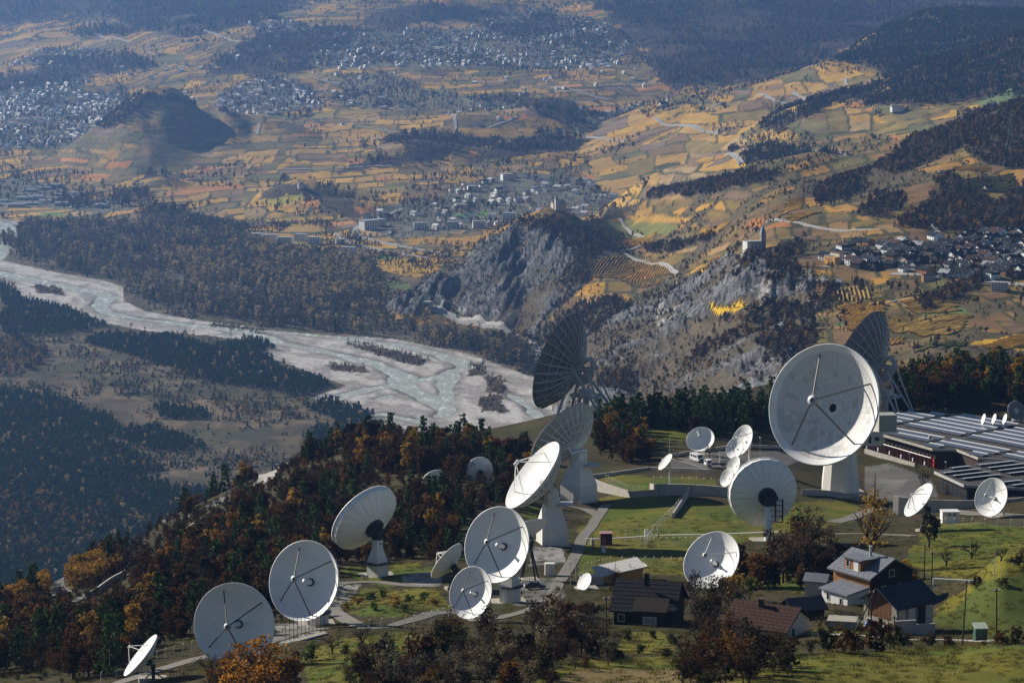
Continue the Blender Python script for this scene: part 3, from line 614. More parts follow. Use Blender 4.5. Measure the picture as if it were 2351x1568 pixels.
# ------------------------------------------------------------------ trees and woods
PINE = leaf_mat('pine_needles', [(.028,.056,.014),(.038,.076,.018),(.058,.098,.024),(.032,.060,.014)], 0.15)
RUST = leaf_mat('autumn_leaves', [(.018,.011,.006),(.038,.017,.007),(.095,.036,.010),(.024,.016,.008),(.165,.075,.014),(.032,.017,.008),(.060,.026,.009),(.020,.016,.009)], 0.3)
GOLD = leaf_mat('golden_leaves', [(.26,.15,.025),(.36,.21,.03),(.20,.12,.025),(.28,.13,.025)], 0.35)
GREY = leaf_mat('thin_brown_leaves', [(.085,.070,.055),(.135,.105,.075),(.065,.056,.046),(.21,.165,.09),(.10,.09,.06)], 0.3)
TAN = leaf_mat('tan_poplar_leaves', [(.38,.29,.13),(.46,.35,.16),(.31,.23,.10),(.42,.29,.11)], 0.35)
OLIVE = leaf_mat('olive_leaves', [(.045,.042,.014),(.065,.056,.018),(.032,.034,.012)], 0.3)
GREEN = leaf_mat('green_leaves', [(.05,.085,.016),(.075,.11,.02)], 0.35)
BARK = mat('bark', (.055,.042,.03), 0.95, var=.4, scale=3.0)
def leafcloud(n, rx, rz, zc, size, rs, lumps=7, hollow=0.55, pointy=0.0, flat=0.0):
    """n leaf-clump faces through a crown made of uneven lumps; gaps between the lumps"""
    cen = []
    for i in range(lumps):
        a = rs.uniform(0, 2 * pi); h = rs.uniform(-.75, .85); rr = rs.uniform(.25, .62) * sqrt(max(0.05, 1 - h * h * .8))
        if pointy: rr *= max(0.12, 1 - pointy * (h + .75) / 1.6)
        cen.append((rr * cos(a) * rx, rr * sin(a) * rx, zc + h * rz, rs.uniform(.3, .55) * rx * (1 - pointy * .55 * (h + .75) / 1.6)))
    if not pointy: cen.append((0, 0, zc, rx * .6))
    V, Fc = [], []
    for k in range(n):
        c = cen[rs.randint(len(cen))]
        d = rs.normal(size=3); d /= np.linalg.norm(d); r = c[3] * (hollow + (1 - hollow) * rs.uniform()) * rs.uniform(.85, 1.2)
        p = np.array(c[:3]) + d * r * np.array((1, 1, .85))
        nrm = d + rs.normal(size=3) * .7; nrm[2] += flat; nrm /= np.linalg.norm(nrm)
        t = np.cross(nrm, rs.normal(size=3)); t /= np.linalg.norm(t); b = np.cross(nrm, t)
        s = size * rs.uniform(.6, 1.35)
        o = len(V)
        V += [tuple(p + t * s * .5), tuple(p + b * s * .42 + nrm * s * .12), tuple(p - t * s * .5), tuple(p - b * s * .42 + nrm * s * .12)]
        Fc.append((o, o + 1, o + 2, o + 3))
    return V, Fc
def limbs(mb, base, h, r, rs, levels=3, spread=.8, nb=4, twig=.05, out=None):
    """tapered trunk with forking limbs"""
    def grow(p, d, ln, rad, lev):
        q = p + d * ln; k = 6 if lev == levels else (4 if lev > 1 else 3)
        mb.tube(p, q, rad, rad * .62, k, caps=False)
        if lev == 0:
            if out is not None: out.append(q)
            return
        for i in range(nb if lev > 1 else 3):
            a = rs.uniform(0, 2 * pi); s = spread * rs.uniform(.55, 1.2)
            u = d.orthogonal().normalized(); w_ = d.cross(u)
            nd = (d + (u * cos(a) + w_ * sin(a)) * s + Vector((0, 0, .12))).normalized()
            st = p + (q - p) * rs.uniform(.55, 1.0)
            grow(st, nd, ln * rs.uniform(.55, .85), max(twig * .4, rad * .5), lev - 1)
    grow(Vector(base), Vector((rs.uniform(-.08, .08), rs.uniform(-.08, .08), 1)).normalized(), h * .36, r, levels)
def meshof(name, parts):
    """one mesh from (verts, faces, material) parts"""
    V, Fc, mi, ms = [], [], [], []
    for v, f, m in parts:
        o = len(V); V += v; Fc += [tuple(i + o for i in g) for g in f]
        if m not in ms: ms.append(m)
        mi += [ms.index(m)] * len(f)
    me = bpy.data.meshes.new(name); me.from_pydata(V, [], Fc)
    for m in ms: me.materials.append(m)
    me.polygons.foreach_set('material_index', mi); me.update()
    return me
def trunk_simple(h, r):
    mb = MB(); mb.tube((0, 0, -.5), (0, 0, h), r, r * .45, 5, caps=False); return mb.v, mb.f
PROTO = {}
def proto(key, parts):
    o = bpy.data.objects.new('wood_variant_%03d' % len(PROTO), meshof('wood_variant', parts)); PROTO.setdefault('_all', []).append(o); PROTO[key] = o
    return o
def make_protos():
    rs = np.random.RandomState(5)
    fam = {}
    def fam_add(f, parts):
        fam.setdefault(f, []).append(proto(f + str(len(fam.get(f, []))), parts))
    for i in range(4):
        v, f = leafcloud(90, 1.9, 3.3, 4.2, 1.25, rs, 8, .5, pointy=.75); fam_add('pine', [(v, f, PINE)])
        v, f = leafcloud(90, 2.9, 2.9, 4.6, 1.35, rs, 8); fam_add('rust', [(v, f, RUST), (*trunk_simple(4, .22), BARK)])
        v, f = leafcloud(80, 2.4, 3.9, 5.4, 1.15, rs, 9); fam_add('gold', [(v, f, GOLD), (*trunk_simple(5, .2), BARK)])
        v, f = leafcloud(85, 2.5, 3.9, 5.4, 1.1, rs, 9); fam_add('tan', [(v, f, TAN), (*trunk_simple(5, .2), BARK)])
        v, f = leafcloud(75, 2.6, 3.9, 5.4, .95, rs, 9); fam_add('grey', [(v, f, GREY), (*trunk_simple(6, .2), BARK)])
        v, f = leafcloud(60, 1.7, 1.1, .9, .8, rs, 6); fam_add('bush', [(v, f, OLIVE)])
    return fam
FAM = make_protos()
def scatter_object(name, pts, scl, fams, wts, seed, group_name):
    """one object whose points carry instanced trees, each with its own size, turn and kind"""
    rs = np.random.RandomState(seed); protos = [p for f in fams for p in FAM[f]]
    col = bpy.data.collections.new(group_name)
    for p in protos: col.objects.link(p)
    order = sorted(range(len(protos)), key=lambda i: protos[i].name); pos = {id(protos[i]): r for r, i in enumerate(order)}
    n = len(pts); fi = rs.choice(len(fams), n, p=np.array(wts) / sum(wts))
    start = np.cumsum([0] + [len(FAM[f]) for f in fams]); sel = start[fi] + np.array([rs.randint(len(FAM[fams[k]])) for k in fi])
    idx = np.array([pos[id(protos[i])] for i in sel], np.int32)
    me = bpy.data.meshes.new(name); me.vertices.add(n); me.vertices.foreach_set('co', np.asarray(pts, np.float32).ravel())
    a = me.attributes.new('pick', 'INT', 'POINT'); a.data.foreach_set('value', idx)
    a = me.attributes.new('size', 'FLOAT', 'POINT'); a.data.foreach_set('value', np.asarray(scl, np.float32))
    a = me.attributes.new('turn', 'FLOAT_VECTOR', 'POINT'); t = np.zeros((n, 3)); t[:, 2] = rs.uniform(0, 2 * pi, n); t[:, :2] = rs.normal(0, .06, (n, 2)); a.data.foreach_set('vector', t.astype(np.float32).ravel())
    o = link(me, name, kind='stuff')
    ng = bpy.data.node_groups.new(name, 'GeometryNodeTree'); ng.interface.new_socket('Geometry', in_out='INPUT', socket_type='NodeSocketGeometry'); ng.interface.new_socket('Geometry', in_out='OUTPUT', socket_type='NodeSocketGeometry')
    N, L = ng.nodes, ng.links; gi, go = N.new('NodeGroupInput'), N.new('NodeGroupOutput'); ip = N.new('GeometryNodeInstanceOnPoints'); ci = N.new('GeometryNodeCollectionInfo')
    ci.inputs['Collection'].default_value = col; ci.inputs['Separate Children'].default_value = True; ci.inputs['Reset Children'].default_value = True
    def attr(nm, ty):
        q = N.new('GeometryNodeInputNamedAttribute'); q.data_type = ty; q.inputs['Name'].default_value = nm; return q.outputs['Attribute']
    L.new(gi.outputs[0], ip.inputs['Points']); L.new(ci.outputs[0], ip.inputs['Instance']); ip.inputs['Pick Instance'].default_value = True
    L.new(attr('pick', 'INT'), ip.inputs['Instance Index']); L.new(attr('turn', 'FLOAT_VECTOR'), ip.inputs['Rotation']); L.new(attr('size', 'FLOAT'), ip.inputs['Scale']); L.new(ip.outputs[0], go.inputs[0])
    md = o.modifiers.new('scatter', 'NODES'); md.node_group = ng
    return o
ROWH = np.gradient(YR)
cell_area = (np.repeat(ROWH, NC) * gy * (AZ[1] - AZ[0]))
def sample(maskidx, density, seed, weight=None, cap=40000):
    """random places inside the masked cells, DENSITY trees per square metre"""
    rs = np.random.RandomState(seed)
    if len(maskidx) == 0: return np.zeros((0, 3))
    lam = cell_area[maskidx] * density * (weight if weight is not None else 1.0)
    n = rs.poisson(lam); k = np.repeat(maskidx, n)
    if len(k) > cap: k = rs.choice(k, cap, replace=False)
    y = gy[k] + rs.uniform(-.5, .5, len(k)) * np.repeat(ROWH, NC)[k]; x = gx[k] * y / gy[k] + rs.uniform(-.5, .5, len(k)) * (AZ[1] - AZ[0]) * y
    z = np.array([ground(a, b) for a, b in zip(x, y)])
    return np.stack([x, y, z], 1)
def maskpoly(L, polys, ju=14, jv=5, f=None):
    m = np.zeros(len(L), bool); f = (1.0 if ju == 14 else 0.0) if f is None else f
    for p in polys: m |= inpoly(p, pu[L] + (n2[L] - .5) * (ju + 26 * f) + (n1[L] - .5) * 46 * f, pv[L] + (n3[L] - .5) * (jv + 5 * f) + (n1[L] - .5) * 14 * f)
    return L[m]
visible_u = (pu > -120) & (pu < 2480)
def vis(k): return k[visible_u[k]]
nearden = lambda k: .55 + .9 * n2[k]
def wood(name, k, dens, sc, fams, wts, seed, cap=40000, w=None):
    k = vis(k); p = sample(k, dens, seed, nearden(k) if w is None else w, cap)
    rs = np.random.RandomState(seed + 1); s = rs.uniform(sc[0], sc[1], len(p))
    return scatter_object(name, p, s, fams, wts, seed + 2, name + '_kinds')
wood('pine_wood', maskpoly(low, PINES), 1 / 17, (.7, 1.35), ['pine', 'tan', 'bush'], [.955, .012, .033], 301)
wood('autumn_wood', maskpoly(low, [AUTUMN_PATCH, YELLOW_PATCH]), 1 / 45, (.7, 1.3), ['rust', 'gold', 'grey', 'pine'], [.45, .25, .2, .1], 311)
gk = maskpoly(low, RIVERWOOD)
wood('riverside_wood', gk, 1 / 92, (.9, 2.6), ['grey', 'tan', 'rust', 'pine', 'bush'], [.63, .13, .01, .15, .08], 321, w=np.clip((n1[vis(gk)] - .30) * 5, .15, 1.7))
gk2 = maskpoly(low, [[(600,560),(700,590),(845,605),(870,660),(760,700),(620,690),(560,640)],[(330,570),(520,590),(560,640),(440,650)]], 40, 12)
wood('golden_riverside_wood', gk2, 1 / 62, (.9, 2.0), ['tan', 'grey'], [.8, .2], 325)
wood('island_thicket', maskpoly(low, ISLANDS, 6, 3), 1 / 26, (.4, .9), ['bush', 'gold', 'pine', 'grey'], [.6, .14, .12, .14], 331)
steppe = low[(~gravel[low]) & (wd[low] > 12) & (gy[low] > 1900)]
wood('steppe_shrubs', steppe, 1 / 48, (.35, 1.25), ['bush', 'grey', 'pine', 'gold'], [.6, .12, .22, .06], 341, 22000, w=np.clip((n1[vis(steppe)] - .42) * 7, .03, 2.4) * np.clip((n2[vis(steppe)] - .36) * 5, .08, 1.7))
dwk = vis(maskpoly(L1, D_WOODS, f=2.6))
wood('far_slope_wood', maskpoly(L1, D_WOODS, f=2.6), 1 / 200, (1.0, 2.5), ['grey', 'rust', 'pine', 'gold'], [.52, .2, .22, .06], 351, 30000, w=np.clip((fbm(gx[dwk] / 210, gy[dwk] / 340, 96) - .36) * 6, .08, 1.5))
wood('terrace_wood', maskpoly(L2, C_WOODS), 1 / 26, (.55, 1.15), ['rust', 'grey', 'pine', 'gold'], [.55, .2, .15, .1], 361, 24000)
wood('ridge_wood', maskpoly(L3, E_WOODS[3], f=1.6), 1 / 75, (1.0, 1.8), ['pine', 'rust', 'grey'], [.55, .28, .17], 371, 22000)
wood('pine_ridge_wood', maskpoly(L4, E_WOODS[4]), 1 / 90, (1.1, 1.9), ['pine', 'grey', 'rust'], [.86, .08, .06], 381, 22000)
wood('lone_hill_wood', maskpoly(L5, E_WOODS[5], f=.2), 1 / 60, (.9, 1.6), ['rust', 'grey', 'pine'], [.5, .3, .2], 391, 6000)
hedge2 = L2[(np.abs(cov[L2] - np.array((.085,.085,.035))).sum(1) < .05)]
wood('terrace_hedges', hedge2, 1 / 30, (.3, .8), ['bush', 'rust', 'grey', 'pine'], [.5, .2, .15, .15], 401, 7000)
rockk = L2[rb[L2] > .3]
wood('cliff_shrubs', rockk, 1 / 110, (.35, .8), ['bush', 'rust', 'gold'], [.55, .35, .1], 405, 4000, w=np.clip((n1[vis(rockk)] - .4) * 6, .02, 2))
fh = far[(np.abs(cov[far] - np.array((.085,.085,.035))).sum(1) < .05)]
wood('far_hedges', fh, 1 / 500, (.8, 1.5), ['grey', 'pine', 'bush'], [.4, .3, .3], 411, 9000)
thick = far[(fbm(gx[far] / 150, gy[far] / 260, 92) > .585) & (~FORESTM[far])]
wood('valley_thickets', thick, 1 / 400, (.7, 1.6), ['grey', 'rust', 'pine', 'bush'], [.4, .2, .25, .15], 415, 14000)
thick = L2[(fbm(gx[L2] / 75, gy[L2] / 130, 93) > .60) & (~FORESTM[L2])]
wood('terrace_thickets', thick, 1 / 105, (.35, .85), ['rust', 'bush', 'grey', 'pine', 'gold'], [.35, .3, .15, .12, .08], 417, 9000)
thick = np.concatenate([L3[(fbm(gx[L3] / 110, gy[L3] / 200, 94) > .6)], L4[(fbm(gx[L4] / 110, gy[L4] / 200, 95) > .63)]])
wood('ridge_thickets', thick, 1 / 210, (.6, 1.3), ['grey', 'rust', 'bush', 'pine'], [.35, .25, .2, .2], 419, 9000)
tk = maskpoly(L1, list(TOWNS.values()))
wood('plain_village_trees', maskpoly(L1, [VILLAGE_SALGESCH, SHEDS]), 1 / 800, (.7, 1.5), ['grey', 'pine', 'gold', 'rust'], [.4, .35, .12, .13], 425, 2500)
wood('village_trees', tk, 1 / 260, (.7, 1.7), ['grey', 'pine', 'gold', 'rust'], [.4, .35, .12, .13], 421, 14000)
wood('terrace_village_trees', maskpoly(L2, [VARENPOLY]), 1 / 160, (.4, .8), ['pine', 'rust', 'gold', 'bush'], [.35, .3, .1, .25], 431, 900)

# ------------------------------------------------------------------ satellite dishes
WHITE = mat('white_paint', (.86,.85,.82), .45, var=.07, scale=.3, streak=.14)
WHITEB = mat('cream_paint', (.74,.72,.66), .5, var=.07, scale=.3, streak=.12)
DARKST = mat('dark_steel', (.025,.027,.032), .5, var=.3)
GREYST = mat('galvanised_steel', (.46,.46,.46), .5, var=.2, metal=.2)
GREYPAN = mat('grey_panel', (.17,.17,.19), .6, var=.16, scale=.4, streak=.12)
BEIGE = mat('beige_paint', (.66,.63,.56), .55, var=.1, scale=.3)
CONC = mat('concrete', (.44,.41,.36), .9, var=.2, scale=.6, bump=.3, streak=.15)
PAVE = mat('pale_paving', (.36,.33,.28), .9, var=.2, scale=.5)
BLACK = mat('black_void', (.01,.01,.012), .6, var=.1)
def panelmat():
    m = mat('weathered_panel', (.70,.685,.66), .6, var=.12, scale=.7, streak=.35)
    return m
WEATH = panelmat(); GRIME = mat('grimy_panel', (.58,.58,.58), .65, var=.2, scale=.8, streak=.3); GRIME2 = mat('stained_panel', (.58,.55,.49), .6, var=.2, scale=.8)
def sector(r0, r1, dphi, R, dep, th, gap, nr=1, cap=True):
    """one reflector panel: a curved plate between two radii, its joints left open"""
    mb = MB(); vs = []; h = dphi / 2
    for i in range(nr + 1):
        r = r0 + gap + (r1 - r0 - 2 * gap) * i / nr
        g = gap / max(r, .3)
        for a in (-h + g, h - g):
            z = -dep + dep * (r / R) ** 2
            vs.append(Vector((r * cos(a), r * sin(a), z)))
    n = len(vs); vs += [p - Vector((0, 0, th)) for p in vs]
    fs = []
    for i in range(nr):
        a, b, c, d = 2 * i, 2 * i + 1, 2 * i + 3, 2 * i + 2
        fs += [(a, d, c, b), (n + a, n + b, n + c, n + d), (a, n + a, n + d, d), (b, c, n + c, n + b)]
    fs += [(0, 1, n + 1, n), (2 * nr, n + 2 * nr, n + 2 * nr + 1, 2 * nr + 1)]
    return mb.add(vs, fs)
def bodyprof(R, dep, n=10, r0=0.0, off=0.0):
    return [(r0 + (R - r0) * i / n, -dep + dep * ((r0 + (R - r0) * i / n) / R) ** 2 - off) for i in range(n + 1)]
def view_axes(u, v):
    d = (P(u, v, 1000) - Vector((0, 0, CAM_H))).normalized(); t = -d
    r = Vector((1, 0, 0)); r = (r - d * r.dot(d)).normalized(); up = t.cross(r).normalized()
    return r, up, t
def frame_of(n):
    x = Vector((0, 0, 1)).cross(n).normalized(); y = n.cross(x)
    return Matrix((x, y, n)).transposed()
DISH_BASES = []; DISH_VIEW = []
def dish(label, uv, dist, size, n, kind='column', back='smooth', struts=(112, 42, 222, 290), strut_m=None, feed='horn', group=None, depk=.175, foc=.40, wm=None, seg=48, name='dish_antenna', pad=True, mount_m=None):
    """one steerable dish: reflector, feed, struts, hub and mount, standing on the ground below its axle"""
    wm = wm or WHITE
    r_, u_, t_ = view_axes(*uv); nn = (r_ * n[0] + u_ * n[1] + t_ * n[2]).normalized()
    off = depk + .15
    D = size * dist / F; R = D / 2; dep = depk * D
    C = P(uv[0], uv[1], dist + nn.y * off * D); D = size * C.y / F; R = D / 2; dep = depk * D
    Y = C - nn * off * D; gz_ = ground(Y.x, Y.y); B = Vector((Y.x, Y.y, gz_)); DISH_BASES.append((B.x, B.y, max(3.0, D * .22))); DISH_VIEW.append((uv[0], uv[1], size * .5, B.y))
    Rm = frame_of(nn); M = Matrix.Translation(C - B) @ Rm.to_4x4()
    root = thing(name, label, 'satellite dish', B, group=group)
    L = lambda mb, nm, m, smooth=False, parent=root: link(mb.mesh(nm, m, smooth), nm, parent, M=M if parent is root else None)
    th = max(.05, .006 * D)
    if back == 'lattice':
        rings = [.10, .22, .34, .46, .58, .70, .82, .91, 1.0]; ns = 28
        for i in range(8):
            me = sector(rings[i] * R, rings[i+1] * R, 2 * pi / ns, R, dep, .06, .016 * R / 10 if wm is GREYPAN else .006, 1).mesh('panel', wm)
            for k in range(ns): link(me, 'panel', root, M=M @ Matrix.Rotation(2 * pi * k / ns, 4, 'Z'))
        mb = MB(); hb = .13 * D
        def zt(r): return -dep + dep * (r / R) ** 2 - .12
        def zb(r): return -dep - hb * .55 * (1 - r / R) ** .9 + dep * (r / R) ** 2 * .86 - .35
        rr = [R * q for q in (.12, .28, .46, .64, .82, .985)]
        for i in range(5):
            mb.tube((rr[i], 0, zb(rr[i])), (rr[i+1], 0, zb(rr[i+1]) if i < 4 else zt(rr[5])), .15 * R / 12, n=4)
            mb.tube((rr[i], 0, zb(rr[i])), (rr[i+1], 0, zt(rr[i+1])), .06 * R / 12, n=3); mb.tube((rr[i], 0, zt(rr[i])), (rr[i], 0, zb(rr[i])), .06 * R / 12, n=3)
            mb.tube((rr[i], 0, zt(rr[i])), (rr[i+1], 0, zt(rr[i+1])), .07 * R / 12, n=3)
        me = mb.mesh('rib', mount_m or GREYST)
        for k in range(ns): link(me, 'rib', root, M=M @ Matrix.Rotation(2 * pi * (k + .5) / ns, 4, 'Z'))
        for i in (1, 2, 3, 4):
            mb = MB()
            for k in range(ns):
                a, b = 2 * pi * (k + .5) / ns, 2 * pi * (k + 1.5) / ns; r, q = rr[i], rr[min(i + 1, 5)]
                mb.tube((r * cos(a), r * sin(a), zb(r)), (r * cos(b), r * sin(b), zb(r)), .12 * R / 12, n=3)
                if k % 2 == i % 2: mb.tube((r * cos(a), r * sin(a), zb(r)), (q * cos(b), q * sin(b), zt(q) if q == rr[5] else zb(q)), .05 * R / 12, n=3)
            L(mb, 'ring_truss', mount_m or GREYST)
        mb = MB().lathe([(R, .02), (R + .12, .02), (R + .12, -.35), (R - .05, -.35)], 56); L(mb, 'rim', wm)
        mb = MB().lathe([(.13 * R, -dep - .1), (.13 * R, zb(.12 * R) - .6), (.02, zb(.12 * R) - .6)], 20); L(mb, 'hub', mount_m or GREYST)
    elif back == 'panels':
        L(MB().lathe(bodyprof(R * 1.0, dep, 8, .11 * R, .22), 48).lathe([(R, -.22), (R + .02, -.5), (.86 * R, -dep * .62), (.5 * R, -dep * 1.12), (.2 * R, -dep * 1.3), (.11 * R, -dep - .22)], 48), 'backing', WHITEB, True)
        rings = [.115, .20, .30, .40, .50, .60, .70, .80, .895]; cnt = [12, 18, 24, 36, 36, 48, 48, 60]
        rs = random.Random(3)
        for i in range(8):
            me = sector(rings[i] * R, rings[i+1] * R, 2 * pi / cnt[i], R, dep, .12, .014 + .004, 1).mesh('panel', WEATH)
            for k in range(cnt[i]):
                a = 2 * pi * k / cnt[i]; o = link(me, 'panel', root, M=M @ Matrix.Rotation(a, 4, 'Z') @ Matrix.Translation((0, 0, rs.uniform(-.012, .012))))
                low = -sin(a) * .8 - cos(a) * .35
                if rs.random() < .05 + .42 * max(0, low) * (i > 2):
                    o.material_slots[0].link = 'OBJECT'; o.material_slots[0].material = GRIME2 if rs.random() < .3 else GRIME
        L(MB().lathe([(.897 * R, -dep + dep * .897 ** 2 - .02), (.95 * R, -dep + dep * .95 ** 2), (R, 0), (R + .14, -.05), (R + .14, -.9), (R - .05, -1.0)], 72), 'rim', WHITE, False)
        L(MB().lathe([(.115 * R, -dep + .05), (.085 * R, -dep + .45), (.075 * R, -dep + .45), (.075 * R, -dep - .3)], 28), 'feed_collar', WHITEB, True)
        L(MB().lathe([(.0, -dep - .25), (.078 * R, -dep - .25)], 24), 'feed_opening', BLACK)
    else:
        mb = MB().lathe(bodyprof(R, dep, 10, 0.02 * R), seg)
        mb.lathe([(R, 0), (R + th, -.0), (R + th, -.14 - th), (R, -.14 - th)], seg)
        if back == 'smooth': mb.lathe([(r, z - th * 1.5) for r, z in reversed(bodyprof(R, dep * .96, 6, .04 * R))], seg)
        L(mb, 'reflector', wm, True)
        if back == 'facet':      # covered back of flat petals
            ns = 24; pr = [(R * .999, -.03), (R * 1.0, -.085 * D), (R * .80, -.145 * D), (R * .5, -.215 * D), (R * .17, -.255 * D)]
            m2 = MB(); h = pi / ns - .005
            vs = [Vector((r * cos(a), r * sin(a), z)) for r, z in pr for a in (-h, h)]; k = len(vs); vs += [Vector((p.x * .985, p.y * .985, p.z + .05)) for p in vs]
            fs = [(2 * i, 2 * i + 1, 2 * i + 3, 2 * i + 2) for i in range(4)] + [(2 * i, 2 * i + 2, k + 2 * i + 2, k + 2 * i) for i in range(4)] + [(2 * i + 1, k + 2 * i + 1, k + 2 * i + 3, 2 * i + 3) for i in range(4)]
            me = m2.add(vs, fs).mesh('back_panel', WHITE)
            for k in range(ns): link(me, 'back_panel', root, M=M @ Matrix.Rotation(2 * pi * k / ns, 4, 'Z'))
        if back == 'smooth' and size > 80:
            mb = MB()
            for k in range(16):
                a = 2 * pi * k / 16
                for i in range(3):
                    r, q = R * (.2 + .25 * i), R * (.45 + .25 * i)
                    mb.tube((r * cos(a), r * sin(a), -dep + dep * (r / R) ** 2 - .2), (q * cos(a), q * sin(a), -dep + dep * (q / R) ** 2 - .2), .05, n=4)
            L(mb, 'back_ribs', wm)
    zb0 = -dep - (.08 * D if back != 'facet' else .11 * D)
    if back not in ('lattice',): hr_ = .27 * R if back == 'facet' else .17 * R; L(MB().lathe([(hr_, -dep - .2), (hr_, zb0), (.02, zb0)], 20), 'hub', mount_m or DARKST)
    # struts, subreflector, feed
    za = foc * D - dep; sm = strut_m or DARKST
    if struts:
        for a in struts:
            a = radians(a); q = .86 * R; st = 0.0075 * D if size > 90 else .010 * D
            mb = MB().tube((q * cos(a), q * sin(a), -dep + dep * .86 ** 2), (.03 * R * cos(a), .03 * R * sin(a), za), max(.05, st), n=5); L(mb, 'strut', sm)
        L(MB().lathe([(.0, za - .035 * D), (.03 * D, za - .025 * D), (.045 * D, za - .005 * D), (.045 * D, za + .005 * D), (.02 * D, za + .012 * D)], 20), 'subreflector', GREYST, True)
    if feed == 'horn':
        L(MB().lathe([(.034 * D, -dep), (.034 * D, -dep + .05 * D), (.018 * D, -dep + .07 * D), (.018 * D, -dep + .13 * D), (.026 * D, -dep + .165 * D), (.0, -dep + .165 * D)], 18), 'feed_horn', WHITE, True)
        L(MB().lathe([(.05 * D, -dep + .012), (.05 * D, -dep + .02 * D), (.036 * D, -dep + .02 * D)], 20), 'feed_collar', DARKST, True)
    elif feed == 'box': L(MB().box((0, 0, -dep + .03 * D), (.07 * D, .07 * D, .06 * D)), 'feed_box', WHITEB)
    # mount, in place coordinates relative to the base
    Yl = Y - B; Vl = C - nn * dep - B; side = Rm @ Vector((1, 0, 0)); mm = mount_m or DARKST
    hd = Vector((nn.x, nn.y, 0)).normalized(); top = Yl.z
    Rz = Matrix.Rotation(atan2(hd.y, hd.x), 3, 'Z')
    X = lambda mb, nm, m, smooth=False, parent=root: link(mb.mesh(nm, m, smooth), nm, parent)
    if kind != 'track':
        mb = MB()
        for s in (-1, 1):
            mb.tube(Yl + side * s * .11 * D - Vector((0, 0, .02 * D)), Vl + side * s * .10 * D - nn * .03 * D, .018 * D, n=6)
        mb.tube(Yl - side * .14 * D, Yl + side * .14 * D, .022 * D, n=8); X(mb, 'yoke', mm)
        j0 = Vector((0, 0, top - .16 * D)) - hd * .10 * D
        X(MB().tube(j0, Vl - Vector((0, 0, .22 * D)) - nn * .02 * D + hd * .02 * D, .012 * D, n=6), 'elevation_jack', GREYST)
    if kind == 'column':
        w_ = .10 * D; h1 = max(1.5, top * .30); h2 = top - .10 * D
        X(MB().box((0, 0, h1 / 2), (w_ * 2, w_ * 2, h1), Rz), 'cabinet', WHITEB)
        X(MB().box(Vector(Rz @ Vector((w_ + .03, 0, h1 * .5))), (.06, w_ * .7, h1 * .8), Rz), 'door', WHITE)
        X(MB().box(Vector((0, -w_ - .04, h1 * .45)), (w_ * .5, .08, h1 * .35)), 'vent', DARKST)
        X(MB().lathe([(.02, h1), (w_ * 1.75, h1), (w_ * 1.75, h1 + .25), (.02, h1 + .25)], 16), 'platform', mat('blue_black_deck', (.03,.035,.06), .6))
        X(MB().frustum((0, 0, h1 + .25), (w_ * .98, w_ * .98), (w_ * .52, w_ * .52), (h2 - h1) * .55, Rz).frustum((0, 0, h1 + .25 + (h2 - h1) * .55), (w_ * .52, w_ * .52), (w_ * .5, w_ * .5), max(.3, (h2 - h1) * .45), Rz), 'pedestal', WHITEB)
        X(MB().lathe([(w_ * .75, h2 - .1), (w_ * .75, h2 + .25), (.02, h2 + .25)], 16).box((0, 0, h2 + (top - h2) / 2), (w_ * .9, w_ * .9, top - h2), Rz), 'azimuth_head', mm)
        mb = MB(); pr = w_ * 1.7
        for k in range(8):
            a = 2 * pi * k / 8; b = a + pi / 4; p, q = Vector((pr * cos(a), pr * sin(a), h1 + .25)), Vector((pr * cos(b), pr * sin(b), h1 + .25))
            mb.tube(p, p + Vector((0, 0, 1)), .03, n=4); mb.tube(p + Vector((0, 0, 1)), q + Vector((0, 0, 1)), .025, n=4)
        X(mb, 'railing', GREYST)
    elif kind == 'cone':
        w_ = .162 * D; h1 = top * .34; h2 = top - .09 * D
        X(MB().box((0, 0, h1 / 2), (w_ * 2, w_ * 2, h1), Rz), 'cabinet', WHITEB)
        X(MB().frustum((0, 0, h1), (w_, w_), (w_ * .58, w_ * .58), (h2 - h1) * .72, Rz), 'pedestal', WHITEB)
        X(MB().lathe([(w_ * .62, h1 + (h2 - h1) * .72), (w_ * .62, h2), (.02, h2)], 12), 'azimuth_head', WHITEB)
        zc = h1 + (h2 - h1) * .78
        mb = MB().box(Vector((w_ * 1.0, 0, zc)), (w_ * 1.2, w_ * 1.6, .15)); X(mb, 'platform', GREYST)
        mb = MB()
        for sx in (.45, 1.0, 1.6):
            for sy in (-.8, .8): mb.tube((w_ * sx, w_ * sy, zc), (w_ * sx, w_ * sy, zc + 1.1), .04, n=4)
        for sy in (-.8, .8):
            for hh in (.55, 1.1): mb.tube((w_ * .45, w_ * sy, zc + hh), (w_ * 1.6, w_ * sy, zc + hh), .03, n=4)
        mb.tube((w_ * 1.6, -w_ * .8, zc + 1.1), (w_ * 1.6, w_ * .8, zc + 1.1), .03, n=4); X(mb, 'railing', GREYST)
        X(MB().box((0, 0, (h2 + top) / 2), (w_ * .9, w_ * .9, top - h2), Rz), 'elevation_housing', WHITEB)
        X(MB().box(Vector((-.2 * w_, -w_ - .05, h1 * .4)), (w_ * .5, .1, h1 * .75), None), 'door', WHITE)
    elif kind == 'tower':
        h2 = top - .17 * D; r1, r2 = .165 * D, .115 * D
        X(MB().lathe([(r1, 0), (r2, h2), (.02, h2)], 10, M=Matrix.Rotation(.3, 3, 'Z')), 'pedestal', WHITEB)
        X(MB().lathe([(r2 * 1.35, h2), (r2 * 1.35, h2 + .5), (.02, h2 + .5)], 20).box((0, 0, h2 + .5 + .06 * D), (.2 * D, .2 * D, .12 * D), Rz), 'azimuth_head', BEIGE)
        sb = Matrix.Rotation(.12, 3, 'Z')
